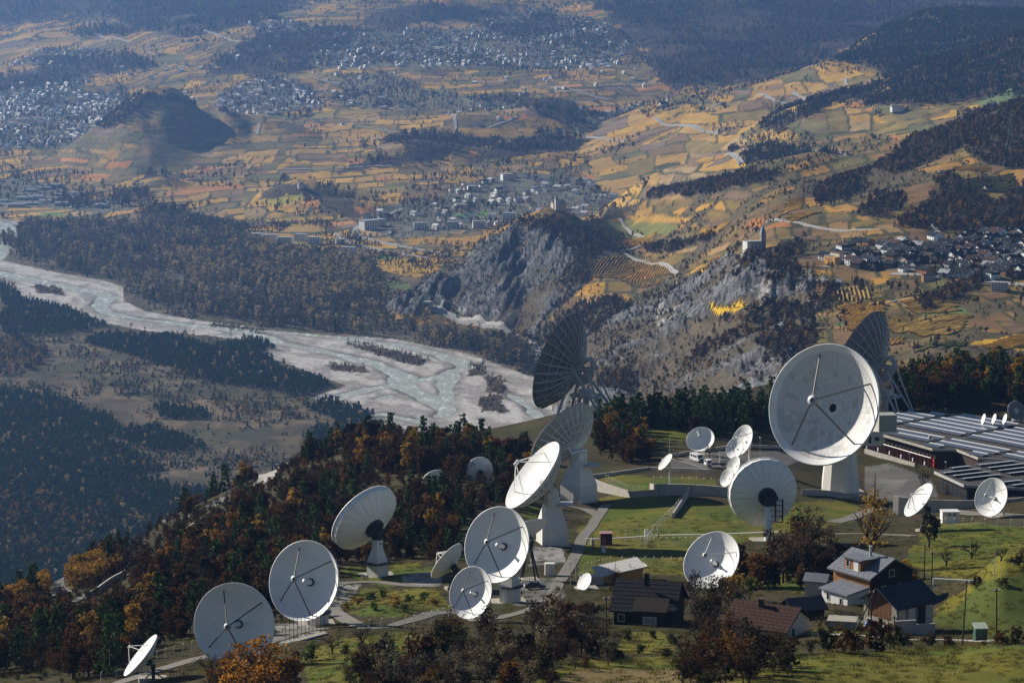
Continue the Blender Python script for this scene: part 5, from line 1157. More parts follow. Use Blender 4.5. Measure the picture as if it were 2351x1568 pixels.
MB().add([(-4.9,-3.3,1.85),(4.9,-3.3,3.3),(4.9,3.2,3.85),(-4.9,3.2,2.4),(-4.9,-3.3,2.1),(4.9,-3.3,3.55),(4.9,3.2,4.1),(-4.9,3.2,2.65)], [(3,2,1,0),(4,5,6,7),(0,1,5,4),(1,2,6,5),(2,3,7,6),(3,0,4,7)]).build('roof', mat('pale_felt_roof', (.42,.41,.39), .8, var=.12), r)
MB().box((4.95, 0, 3.6), (.08, 6.4, .3)).build('fascia', FRAMEW, r); MB().tube((-2.5,-1,2), (-2.5,-1,3.2), .1).tube((1.8,-1.6,2.8), (1.8,-1.6,4.0), .1).build('vent_pipe', GREYST, r); MB().box((4.33, .3, 1.3), (.06, 1.2, 2.2)).build('door', mat('blue_grey_door', (.22,.27,.34), .6), r)
r = root_at('shelter', 'low pale concrete shelter left of the yellow hut', 'hut', 1364, 1341, 10, rad=3); MB().box((0, 0, .6), (3.4, 2.4, 2.2)).build('wall', CONC, r); MB().box((0, 0, 1.82), (3.8, 2.8, .18)).build('roof', CONC, r)
r = root_at('hut', 'maroon hut with pink flat roof at the fork of the path', 'hut', 1391, 1250, 4, rad=3); MB().box((0, 0, 1.3), (2.7, 2.2, 3.0)).build('wall', mat('maroon_paint', (.07,.018,.022), .6), r); MB().box((0, 0, 2.85), (2.9, 2.5, .14)).build('roof', mat('pink_felt', (.36,.20,.22), .8), r); MB().box((-.6, -1.13, 1.0), (.9, .06, 2.0)).build('door', mat('dull_pink_door', (.20,.09,.09), .6), r)
for u, v, lb in ((1361, 1251, 'white cabinet left of the maroon hut'), (1386, 1268, 'pale cabinet in the shade before the maroon hut'), (1484, 1229, 'white meter cabinet beside the fence gate on the narrow path'), (1336, 1333, 'white cabinet by the pole at the yellow hut')):
    r = root_at('cabinet', lb, 'cabinet', u, v, 5, rad=1); MB().box((0, 0, .6), (.9, .6, 1.5)).build('case', WHITEB, r); MB().box((0, -.32, .65), (.7, .03, 1.2)).build('door', WHITE, r); MB().box((0, 0, 1.4), (1.0, .7, .08)).build('lid', GREYST, r)
r = root_at('cabin', 'white cabin with two small dark windows beside the tilted dish', 'cabin', 2180, 1199, 3, rad=4); MB().box((0, 0, 1.2), (4.2, 3, 3.4)).build('wall', RENDERW, r); MB().box((0, 0, 2.95), (4.5, 3.3, .14)).build('roof', FRAMEW, r); window(r, (-.4, -1.53, 2.3), (0, -1), .6, .5); window(r, (.9, -1.53, 2.3), (0, -1), .6, .5)
r = root_at('cabinet', 'tall light grey cabinet behind the large middle dish', 'cabinet', 1262, 1322, 3, rad=2); MB().box((0, 0, 1.3), (2.0, 1.6, 3.0)).build('case', WHITEB, r); MB().box((-.4, -.83, 1.3), (.8, .04, 2.3)).build('door', WHITE, r)
r = root_at('kiosk', 'green metal kiosk with pale sloping lid by the lane', 'kiosk', 2250, 1470, 4, rad=3); gm = mat('green_metal', (.035,.09,.06), .5)
MB().box((0, 0, .9), (1.9, 1.7, 2.6)).build('case', gm, r); MB().add([(-1.1,-1.1,2.15),(1.1,-1.1,2.15),(1.1,1.1,2.6),(-1.1,1.1,2.6),(-1.1,-1.1,2.3),(1.1,-1.1,2.3),(1.1,1.1,2.75),(-1.1,1.1,2.75)], [(3,2,1,0),(4,5,6,7),(0,1,5,4),(1,2,6,5),(2,3,7,6),(3,0,4,7)]).build('lid', mat('pale_green_lid', (.36,.42,.33), .6), r); MB().box((-.4, -.87, .9), (.7, .04, 1.9)).build('door', gm, r)
r = root_at('slab_platform', 'raised concrete slab with rubble face in the garden below the shed', 'platform', 1934, 1444, -12, rad=4); MB().box((0, 0, .5), (4.6, 3.6, 2.4)).build('wall', STONE, r); MB().box((0, 0, 1.8), (5.0, 4.0, .2)).build('slab', PAVE, r)
for i, (u, v, rt) in enumerate(((1952, 1428, -42), )):
    r = root_at('garden_fence', 'dark picket fence on a low pale wall beside the white annexe', 'fence', u, v, rt, rad=1); MB().box((0, 0, .2), (7, .25, 1.2)).build('footing', CONC, r)
    pk = MB().box((0, 0, 1.3), (.14, .05, 1.2)).mesh('picket', DTIMB)
    for k in range(22): link(pk, 'picket', r, M=Matrix.Translation((-3.4 + k * .32, 0, 0)))
r = root_at('goal_frame', 'white tubular frame standing on the grass behind the barn', 'frame', 2192, 1358, -12, rad=2)
MB().tube((-4, 0, 2.2), (4, 0, 2.2), .24, n=8).build('crossbar', WHITE, r); MB().tube((-4, 0, -.5), (-4, 0, 2.2), .12, n=8).build('post', WHITE, r); MB().tube((4, 0, -.5), (4, 0, 2.2), .12, n=8).build('post', WHITE, r); MB().tube((-4, 0, 1.9), (-2.6, 0, .2), .06, n=5).build('brace', WHITE, r)
r = root_at('barrel', 'blue barrel standing against the barn corner', 'barrel', 1992, 1440, 0, rad=1); MB().lathe([(.02, 0), (.42, 0), (.46, .5), (.42, 1.0), (.02, 1.0)], 14).build('body', mat('blue_plastic', (.03,.10,.32), .4), r, smooth=True); MB().lathe([(.44, .3), (.48, .32), (.44, .36)], 14).build('hoop', GREYST, r)

# ------------------------------------------------------------------ station buildings with solar panels
SOLAR = mat('solar_glass', (.09,.097,.12), .3, var=.15, spec=.8); ALU = mat('aluminium_edge', (.62,.63,.65), .5); FELT = mat('dark_roof_felt', (.055,.05,.048), .9, var=.3, scale=.4)
RZ = 396.3
def plan_thing(name, label, pts, zt):
    r = thing(name, label, 'building', (pts[0][0], pts[0][1], zt), 0); return r, [(x - pts[0][0], y - pts[0][1]) for x, y in pts]
main = [(114,868),(127,843),(134,842.5),(138.5,829),(152,822),(182,842),(168,890),(140,902),(122,906)]
FOOT += [(x, y, 12) for x, y in ((125, 880), (140, 860), (155, 850), (150, 885), (165, 870))]
r, pl = plan_thing('station_building', 'large flat-roofed station building with rows of solar panels and red column front', main, RZ)
MB().prism(pl, -.0, .5).build('roof', FELT, r)
for a, b in zip(pl, pl[1:]):
    d = Vector((b[0] - a[0], b[1] - a[1])); n = Vector((d.y, -d.x)).normalized() * -.16
    MB().box(((a[0] + b[0]) / 2 + n.x * -1, (a[1] + b[1]) / 2 + n.y * -1, .2), (d.length, .2, .75), Matrix.Rotation(atan2(d.y, d.x), 3, 'Z')).build('fascia', CONC, r)
cen = Vector((sum(p[0] for p in pl) / len(pl), sum(p[1] for p in pl) / len(pl)))
inner = [tuple(cen + (Vector(p) - cen) * .945) for p in pl]
MB().prism(inner, -9, -.02).build('wall', mat('brown_black_facade', (.05,.025,.02), .7, var=.3), r)
REDP = mat('red_panel', (.62,.045,.015), .55, var=.25); REDP2 = mat('pale_red_panel', (.52,.20,.15), .6, var=.15)
a, b = Vector(inner[0]), Vector(inner[1]); a = a + (a - b) * 1.0; d = b - a; n_ = Vector((d.y, -d.x)).normalized() * -1
out = n_ if (n_.dot(cen - a) < 0) else -n_
an_ = atan2(d.y, d.x); NCOL = 26
pm = MB().box((0, 0, -4.1), (d.length / NCOL * .72, .10, 2.6)).mesh('facade_panel', REDP); cm = MB().box((0, 0, -2.9), (.25, .35, 5.6)).mesh('column', DARKST); wm_ = MB().box((0, 0, -4.8), (.5, .3, 1.1)).mesh('white_box', FRAMEW)
for k in range(NCOL):
    p = a + d * (k + .5) / NCOL
    o = link(pm, 'facade_panel', r, M=Matrix.Translation((*(p + out * .08), 0)) @ Matrix.Rotation(an_, 4, 'Z'))
    if k < 9: o.material_slots[0].link = 'OBJECT'; o.material_slots[0].material = REDP2
    q = a + d * k / NCOL; link(cm, 'column', r, M=Matrix.Translation((*(q + out * .5), 0)) @ Matrix.Rotation(an_, 4, 'Z'))
    if k % 3 == 0 and k > 8: link(wm_, 'white_box', r, M=Matrix.Translation((*(q + out * .8), 0)) @ Matrix.Rotation(an_, 4, 'Z'))
MB().tube((*(a + out * 1.6), -2.4), (*(b + out * 1.6), -2.4), .12, n=6).build('rail', GREYST, r)
MB().box((*((a * .35 + b * .65) + out * 3.5), -5.6), (d.length * .5, .4, 1.6), Matrix.Rotation(an_, 3, 'Z')).build('forecourt_wall', CONC, r)
def inside(poly, x, y):
    c = False
    for i in range(len(poly)):
        x1, y1 = poly[i]; x2, y2 = poly[i - 1]
        if (y1 > y) != (y2 > y) and x < (x2 - x1) * (y - y1) / (y2 - y1) + x1: c = not c
    return c
def solar(r, pl, ang, pitch, plen, limit, sgn, tilt=14):
    cx, cy_ = sum(p[0] for p in pl) / len(pl), sum(p[1] for p in pl) / len(pl); shr = [(cx + (x - cx) * .93, cy_ + (y - cy_) * .93) for x, y in pl]
    me = MB().box((0, 0, 0), (plen * .97, pitch * .60, .06)).mesh('solar_panel', SOLAR); me2 = MB().box((0, pitch * .25 * sgn, .06), (plen, .8, .12)).mesh('panel_edge', ALU)
    D_ = Vector((cos(ang), sin(ang))); Nn = Vector((-D_.y, D_.x)); spots = []
    for i in range(-40, 41):
        for j in range(-30, 31):
            p = Vector((cx, cy_)) + Nn * i * pitch + D_ * (j * plen + (i // 6 % 2) * .4)
            if i % 7 == 6 or j % 9 == 8: continue
            if inside(shr, p.x, p.y): spots.append(p)
    cam2 = Vector((0, 0)); spots.sort(key=lambda p: (p + Vector((r.location.x, r.location.y))).length)
    extra = MB()
    for k, p in enumerate(spots):
        M = Matrix.Translation((p.x, p.y, .95)) @ Matrix.Rotation(ang, 4, 'Z') @ Matrix.Rotation(radians(tilt) * sgn, 4, 'X')
        if k < limit: o = link(me, 'solar_panel', r, M=M); link(me2, 'panel_edge', o)
        else:
            extra.add([M @ Vector(v.co) for v in me.vertices], [tuple(f.vertices) for f in me.polygons])
    if extra.v: extra.build('solar_panels', SOLAR, r, kind='stuff')
solar(r, pl, atan2(-.77, .64), 5.0, 2.9, 290, 1, 7)
MB().box((14, -12, 1.2), (1.0, 1.0, 1.8)).build('roof_vent', CONC, r); MB().box((18, -15, .9), (1.2, .9, 1.0)).build('roof_vent', CONC, r)
for u, v in ((2277,968),(2302,973),(2327,979)):
    q = P(u, v, 885); DB = thing('roof_dish', 'small white dishes seen edge-on in a line on the station roof', 'satellite dish', (q.x, 880, RZ + .5), group='small dishes along the station roof'); DB.location.x = (u - 1175.5) / F * 880
    Mx = frame_of(Vector((-.95, -.12, .28)).normalized()).to_4x4(); Mx.translation = (0, 0, 2.3)
    link(MB().lathe([(i / 6 * 1.7, .3 * (i / 6) ** 2) for i in range(7)], 24).lathe([(1.7, .3), (1.74, .26), (.9, .0), (.02, -.1)], 24).mesh('reflector', WHITE, True), 'reflector', DB, M=Mx)
    MB().tube((0, 0, 0), (0, 0, 2.2), .12).tube((1, .4, 0), (0, 0, 1.6), .06).tube((1, -.6, 0), (0, 0, 1.6), .06).build('mount', GREYST, DB); MB().tube((-1.3, -.1, 2.9), (-.2, 0, 1.6), .05).build('feed_arm', GREYST, DB)
dq = P(2348, 950, 890); DB = thing('roof_dish', 'grey dish with dark centre at the far corner of the station roof', 'satellite dish', ((2350 - 1175.5) / F * 890, 889, RZ + .5))
Mx = frame_of(Vector((.25, -.85, .35)).normalized()).to_4x4(); Mx.translation = (0, 0, 3.4); link(MB().lathe([(i / 6 * 3.0, .6 * (i / 6) ** 2 - .3) for i in range(7)], 28).lathe([(3.0, .3), (3.1, .2), (1.2, -.5)], 28).mesh('reflector', GREYPAN, True), 'reflector', DB, M=Mx)
link(MB().lathe([(.02, .1), (.9, .1), (.9, -.1)], 20).mesh('hub', GREYST), 'hub', DB, M=Mx); MB().tube((0, 0, 0), (0, 0, 3.2), .3).box((0, 0, .3), (2.4, 2.4, .5)).build('mount', GREYST, DB)
def pt(u, v, z):
    q = P(u, v, 1000.0); t = (CAM_H - z) / (CAM_H - q.z); return (q.x * t, 1000.0 * t)
Z2 = 398.5
low2 = [pt(2145,1086,Z2), pt(2213,1117,Z2), pt(2360,1125,Z2), pt(2500,1100,Z2), pt(2450,1066,Z2), pt(2264,1062,Z2)]
r, pl = plan_thing('annexe_building', 'low dark-walled building with blue solar panels on its flat roof', low2, Z2); FOOT += [(x, y, 10) for x, y in low2]
MB().prism(pl, 0, .5).build('roof', FELT, r); cen = Vector((sum(p[0] for p in pl) / len(pl), sum(p[1] for p in pl) / len(pl)))
for a, b in zip(pl[:3], pl[1:4]):
    d = Vector((b[0] - a[0], b[1] - a[1])); MB().box(((a[0] + b[0]) / 2, (a[1] + b[1]) / 2, .2), (d.length, .2, .8), Matrix.Rotation(atan2(d.y, d.x), 3, 'Z')).build('fascia', GREYR, r)
inner = [tuple(cen + (Vector(p) - cen) * .93) for p in pl]; MB().prism(inner, -12, -.02).build('wall', mat('black_facade', (.02,.018,.02), .5, var=.2), r)
for a, b in zip(inner[:3], inner[1:4]):
    a, b = Vector(a), Vector(b); d = b - a; n_ = Vector((d.y, -d.x)).normalized(); nn_ = max(2, int(d.length / 3))
    for k in range(nn_): window(r, (*(a + d * (k + .5) / nn_ + n_ * .04), -3.0), (n_.x, n_.y), 2.2, 2.6, frame=False)
solar(r, pl, radians(28), 4.6, 3.2, 120, -1, 7)
r = root_at('curved_wall', 'pale curved concrete wall below the low dark building', 'wall', 2215, 1166, 0, rad=3); mb = MB()
for k in range(14):
    a0, a1 = radians(200 + k * 9), radians(209 + k * 9); mb.add([(19 * cos(a0), 9 * sin(a0) + 8, -2.5), (19 * cos(a1), 9 * sin(a1) + 8, -2.5), (19 * cos(a1), 9 * sin(a1) + 8, 2.2), (19 * cos(a0), 9 * sin(a0) + 8, 2.2), (18.6 * cos(a0), 8.6 * sin(a0) + 8, -2.5), (18.6 * cos(a1), 8.6 * sin(a1) + 8, -2.5), (18.6 * cos(a1), 8.6 * sin(a1) + 8, 2.2), (18.6 * cos(a0), 8.6 * sin(a0) + 8, 2.2)], [(0,1,2,3),(3,2,6,7),(5,4,7,6)])
mb.build('concrete', CONC, r)

# ------------------------------------------------------------------ retaining walls, fences, poles
def wall(label, p0, p1, h0, h1, th=.4, m=CONC, dmin=0):
    a, b = at(*p0, dmin), at(*p1, dmin); n = max(2, int((b - a).length / 5)); r = thing('retaining_wall', label, 'wall', a)
    d = Vector((b.x - a.x, b.y - a.y)); s = Vector((-d.y, d.x)).normalized() * th / 2; V, Fc = [], []
    for k in range(n + 1):
        t = k / n; x, y = d.x * t, d.y * t; z = ground(a.x + x, a.y + y) - a.z; h = h0 + (h1 - h0) * t
        V += [(x - s.x, y - s.y, z - 1.5), (x + s.x, y + s.y, z - 1.5), (x + s.x, y + s.y, z + h), (x - s.x, y - s.y, z + h)]
        if k:
            o, q = 4 * (k - 1), 4 * k; Fc += [(o, q, q + 3, o + 3), (o + 1, o + 2, q + 2, q + 1), (o + 3, q + 3, q + 2, o + 2)]
    Fc += [(0, 3, 2, 1), (4 * n, 4 * n + 1, 4 * n + 2, 4 * n + 3)]
    MB().add(V, Fc).build('concrete', m, r); MB().add([(p[0] * 1, p[1], p[2] + (.1 if i % 4 > 1 else 0)) for i, p in enumerate(V)], [f for f in Fc if 0]).build('coping', m, r) if 0 else None
    return r
wall('pale lit concrete wall descending right of the beige dish pedestal', (1362,1124), (1449,1142), 3.2, 1.7)
wall('shaded concrete wall below the small edge-on dish, left return', (1449,1142), (1510,1139), 1.6, 1.9)
wall('long dark retaining wall under the fence left of the faceted dish', (1508,1139), (1672,1141), 3.3, 2.6)
wall('short lit end wall beside the long dark retaining wall', (1493,1133), (1508,1140), 2.8, 3.3)
wall('pale wedge-shaped wall below the parked van', (1540,1074), (1622,1080), 2.7, .4)
wall('low dark wall climbing from the beige dish to the wedge-shaped wall', (1358,1098), (1490,1078), 1.1, .8)
wall('low dark wall running right under the wedge-shaped wall', (1490,1078), (1632,1084), .8, .8)
wall('long low wall behind the van at the foot of the pines', (1548,1048), (1668,1030), .9, .9); wall('low wall from the joined dishes to the huge dish', (1668,1030), (1795,1030), .9, .9)
wall('wall on the slope crossing the meadow below the dark retaining wall', (1580,1140), (1545,1190), 1.8, 1.4, m=GREYR); wall('concrete edge below the huge dish pedestal', (1840,1136), (1990,1144), 1.6, 1.6)
wall('pale roadside wall beside the upper hairpin road', (417,1236), (470,1200), 2.2, 2.2); wall('pale roadside wall below the hillside vineyard', (205,1374), (287,1322), 1.6, 1.6); wall('low grey wall at the foot of the hillside road', (0,1462), (58,1436), 1.3, 1.3)
wall('pale parapet beside the road with the car', (640,1082), (672,1062), 1.0, 1.0)
def wirefence(label, pts, n, h=2.0, m=GREYST, mesh=True):
    q = [at(u, v) for u, v in pts]; r = thing('wire_fence', label, 'fence', q[0]); seg = [(q[i], q[i+1]) for i in range(len(q) - 1)]; tot = sum((b - a).length for a, b in seg)
    me = MB().tube((0, 0, -.4), (0, 0, h), .05, n=5).tube((0, 0, h), (.22, -.1, h + .3), .04, n=4).mesh('post', m); pp = []
    for a, b in seg:
        k = max(1, round(n * (b - a).length / tot))
        for i in range(k): p = a + (b - a) * i / k; p.z = ground(p.x, p.y); pp.append(p)
    e = q[-1].copy(); pp.append(e)
    for p in pp: link(me, 'post', r, loc=p - q[0])
    mb = MB()
    for a, b in zip(pp, pp[1:]):
        for hh in ((.15, .6, 1.05, 1.5, 1.95) if mesh else (.5, 1.0)): mb.tube(a - q[0] + Vector((0, 0, hh)), b - q[0] + Vector((0, 0, hh)), .018, n=3, caps=False)
    mb.build('wire', m, r); return r
wirefence('wire fence on top of the long dark retaining wall', [(1500,1112),(1665,1120)], 10); wirefence('fence climbing the meadow beside the sloping wall', [(1496,1226),(1520,1205),(1545,1180),(1580,1140)], 14)
wirefence('fence along the narrow path behind the front dish', [(1470,1256),(1560,1254),(1600,1254)], 9); wirefence('fence stepping towards the path gate', [(1478,1256),(1497,1234)], 6)
wirefence('fence with tilted tops behind the yellow hut', [(1340,1318),(1400,1300),(1480,1300),(1560,1302)], 14); wirefence('fence along the pale path below the green bank', [(848,1452),(930,1444),(990,1432),(1030,1420)], 9, 2.2)
wirefence('fence posts along the track in the left corner', [(232,1568),(300,1545),(380,1512),(440,1495)], 9, 1.7); wirefence('posts and wire across the orchard meadow', [(2130,1205),(2230,1208),(2351,1212)], 9, 1.8)
wirefence('fence on the crest above the pale lit wall', [(1390,1105),(1440,1128),(1480,1132)], 10, 1.6); wirefence('dark railing along the track edge beside the lowest big dish', [(392,1566),(430,1550),(462,1530)], 12, 1.4, DARKST)
r = root_at('stairway', 'metal stairway with tall posts below the dish on the gravel bank', 'stairs', 705, 1468, 28, rad=3); MB().box((0, 0, .2), (7.5, 1.6, .2), Matrix.Rotation(-.12, 3, 'Y')).build('stringer', mat('blue_steel', (.08,.11,.18), .5), r); pm = MB().box((0, 0, 0), (.07, .07, 4.2)).mesh('post', DARKST); st = MB().box((0, 0, 0), (.35, 1.5, .06)).mesh('step', CONC)
for k in range(11): link(pm, 'post', r, M=Matrix.Translation((-3.6 + k * .72, .75, 1.6 + k * .09)))
for k in range(18): link(st, 'step', r, M=Matrix.Translation((-3.5 + k * .4, 0, .02 + k * .05)))
POLEW = mat('weathered_pole', (.05,.04,.032), .9, var=.3)
def pole(label, u, v, top_v, lean=0.0, arm=True, brace=None, r_=.14, m=POLEW, lamp=False):
    q = at(u, v); pxm = F / q.y; h = (v - top_v) / pxm / .97; r = thing('lamp_post' if lamp else 'utility_pole', label, 'lamp post' if lamp else 'utility pole', q)
    MB().tube((0, 0, -.6), (lean, 0, h), r_, r_ * .7, n=8).build('shaft', m, r)
    if arm: MB().box((lean, 0, h - .4), (.9, .12, .12)).build('crossarm', m, r); MB().tube((lean - .35, 0, h - .35), (lean - .35, 0, h - .05), .06).build('insulator', FRAMEW, r); MB().tube((lean + .35, 0, h - .35), (lean + .35, 0, h - .05), .06).build('insulator', FRAMEW, r)
    if brace: MB().tube((brace, -.3, -.4), (lean, 0, h * .85), r_ * .8, n=6).build('brace', m, r)
    if lamp: MB().lathe([(.02, h + .5), (.22, h + .42), (.3, h + .25), (.22, h + .05), (.05, h)], 12).build('globe', FRAMEW, r, smooth=True)
    return r
pole('timber pole with slanting brace on the lower meadow', 938, 1560, 1455, brace=2.0); pole('tall slim timber pole before the dark-roofed house', 1391, 1518, 1365)
pole('pole close against the left corner of the barn', 1999, 1468, 1352); pole('short pole in front of the barn door', 2052, 1490, 1410); pole('thick pole on the grass bank between barn and kiosk', 2209, 1482, 1328, .5); pole('slim pole right of the green kiosk', 2288, 1478, 1347, -.2)
pole('left of two close poles behind the chalet', 2122, 1330, 1247); pole('right of two close poles behind the chalet', 2139, 1340, 1264); pole('grey pole by the small white frame', 2283, 1322, 1262, m=GREYST, r_=.09, arm=False)
pole('pole leaning far over towards the barn roof', 1946, 1476, 1352, 4.2, arm=False); pole('grey pole at the path beside the white cabinet', 1322, 1330, 1279, m=GREYST, r_=.08); pole('slim grey pole left of the flat small dish', 1310, 1345, 1288, m=GREYST, r_=.07)
pole('grey lamp post at the edge of the pines', 1537, 1048, 1001, arm=False, m=GREYST, r_=.1); pole('white globe lamp before the station building', 2088, 1062, 1042, arm=False, lamp=True, m=GREYST, r_=.07); pole('white globe lamp at the low dark roof corner', 2171, 1082, 1062, arm=False, lamp=True, m=GREYST, r_=.07); pole('white globe lamp left of the huge dish', 1745, 1036, 1006, arm=False, lamp=True, m=GREYST, r_=.07); pole('white globe lamp behind the station roof', 2170, 962, 940, arm=False, lamp=True, m=GREYST, r_=.07)
pole('dark post at the bend of the path', 1361, 1258, 1226, arm=False, r_=.1); pole('concrete gate post at the narrow path', 1512, 1234, 1209, arm=False, m=CONC, r_=.22); pole('white marker post on the narrow path lawn', 1436, 1247, 1208, arm=False, m=FRAMEW, r_=.06)
# ------------------------------------------------------------------ vehicles and the worker
TYRE = mat('tyre_rubber', (.02,.02,.02), .8); CARW = mat('white_car_paint', (.75,.75,.74), .3, var=.03, spec=.5); CARD = mat('dark_car_paint', (.02,.022,.028), .25, spec=.6); LAMPR = mat('red_lamp', (.4,.02,.02), .3); LAMPW = mat('clear_lamp', (.7,.7,.66), .2)
def wheels(r, xs, y, rad):
    tm = MB().lathe([(rad * .55, -.11), (rad, -.09), (rad, .09), (rad * .55, .11)], 16, M=Matrix.Rotation(pi / 2, 3, 'X')).mesh('wheel', TYRE); rm_ = MB().lathe([(.02, -.08), (rad * .56, -.08), (rad * .56, .08), (.02, .08)], 12, M=Matrix.Rotation(pi / 2, 3, 'X')).mesh('rim', GREYST)
    for x in xs:
        for s in (-1, 1): o = link(tm, 'wheel', r, loc=(x, s * y, rad)); link(rm_, 'rim', o)
def bodyshape(prof, w_, taper=.1):
    n = len(prof); zs = [p[1] for p in prof]; zm = max(zs)
    vs = []
    for s in (-1, 1):
        for x, z in prof: vs.append((x, s * (w_ / 2 - taper * max(0, (z - zm * .55)) / zm), z))
    return MB().add(vs, [tuple(range(n)), tuple(range(2 * n - 1, n - 1, -1))] + [(k, n + k, n + (k + 1) % n, (k + 1) % n) for k in range(n)])
r = root_at('parked_car', 'dark car driving on the hillside road above the slope', 'car', 641, 1077, -52, rad=2); r.location.z += .25
bodyshape([(-2.1,.35),(2.1,.35),(2.15,.75),(1.2,.95),(.6,1.45),(-1.1,1.5),(-1.9,1.0),(-2.15,.9)], 1.75, .35).build('body', CARD, r)
MB().add([(1.17,-.7,1.0),(1.17,.7,1.0),(.66,.62,1.40),(.66,-.62,1.40)], [(0,1,2,3)]).build('windscreen', mat('pale_glass', (.25,.28,.32), .1, spec=.8), r); wheels(r, (-1.3, 1.3), .8, .33)
for s in (-1, 1): MB().box((2.16, s * .6, .68), (.06, .35, .14)).build('headlight', LAMPW, r); MB().box((0, s * .80, 1.15), (1.5, .04, .34)).build('side_window', GLASS, r)
r = root_at('parked_van', 'white van parked on the asphalt behind the wedge-shaped wall', 'van', 1600, 1060, -62, rad=3); r.location.z += .15
bodyshape([(-2.4,.4),(2.3,.4),(2.4,1.1),(1.9,1.35),(1.5,2.2),(-2.35,2.3),(-2.45,1.2)], 1.95, .12).build('body', CARW, r); wheels(r, (-1.5, 1.5), .88, .36); MB().add([(1.93,-.8,1.36),(1.93,.8,1.36),(1.56,.76,2.1),(1.56,-.76,2.1)], [(0,1,2,3)]).build('windscreen', GLASS, r)
for s in (-1, 1):
    for x in (-1.5, -.2, .9): MB().box((x, s * .95, 1.65), (.9, .06, .6)).build('side_window', GLASS, r)
    MB().box((2.39, s * .7, .85), (.06, .3, .2)).build('headlight', LAMPW, r); MB().box((-2.45, s * .8, 1.0), (.06, .14, .4)).build('tail_light', LAMPR, r)
MB().box((2.36, 0, .8), (.08, 1.2, .5)).build('grille', DARKST, r)
r = root_at('lift_truck', 'white and black lift truck with a raised boom reaching to the joined dishes', 'truck', 1642, 1072, 195, rad=3); r.location.z += .15
MB().box((-.8, 0, .8), (4.6, 1.9, .35)).build('chassis', DARKST, r); bodyshape([(1.3,.6),(3.0,.6),(3.05,1.2),(2.7,2.1),(1.3,2.2)], 1.95, .1).build('cab', CARW, r); MB().add([(2.99,-.8,1.35),(2.99,.8,1.35),(2.76,.75,2.0),(2.76,-.75,2.0)], [(0,1,2,3)]).build('windscreen', GLASS, r)
for s in (-1, 1): MB().box((2.1, s * .99, 1.65), (.9, .05, .55)).build('side_window', GLASS, r); MB().box((3.05, s * .7, .8), (.06, .3, .2)).build('headlight', LAMPW, r)
wheels(r, (-2.2, 1.9), .88, .42); MB().lathe([(.5, 1.0), (.45, 1.7), (.02, 1.7)], 12, c=(-1.6, 0, 0)).build('turntable', GREYST, r)
bp = at(1642, 1072); tgt = P(1689, 1046, bp.y - 2.0); inv = (Matrix.Translation(r.location) @ Matrix.Rotation(r.rotation_euler.z, 4, 'Z')).inverted(); T_ = inv @ tgt; K_ = Vector((-1.0, .2, 4.2))
MB().tube((-1.6, 0, 1.6), K_, .22, .18, n=6).build('lower_boom', CARW, r); MB().tube(K_, T_ + Vector((0, 0, .3)), .17, .12, n=6).build('upper_boom', CARW, r)
mb = MB().box(T_ + Vector((0, 0, .05)), (1.3, 1.0, .1))
for x in (-.62, .62):
    for y in (-.47, .47): mb.tube(T_ + Vector((x, y, 0)), T_ + Vector((x, y, 1.05)), .035, n=4)
for y in (-.47, .47): mb.tube(T_ + Vector((-.62, y, 1.05)), T_ + Vector((.62, y, 1.05)), .035, n=4)
for x in (-.62, .62): mb.tube(T_ + Vector((x, -.47, 1.05)), T_ + Vector((x, .47, 1.05)), .035, n=4)
mb.build('basket', GREYST, r)
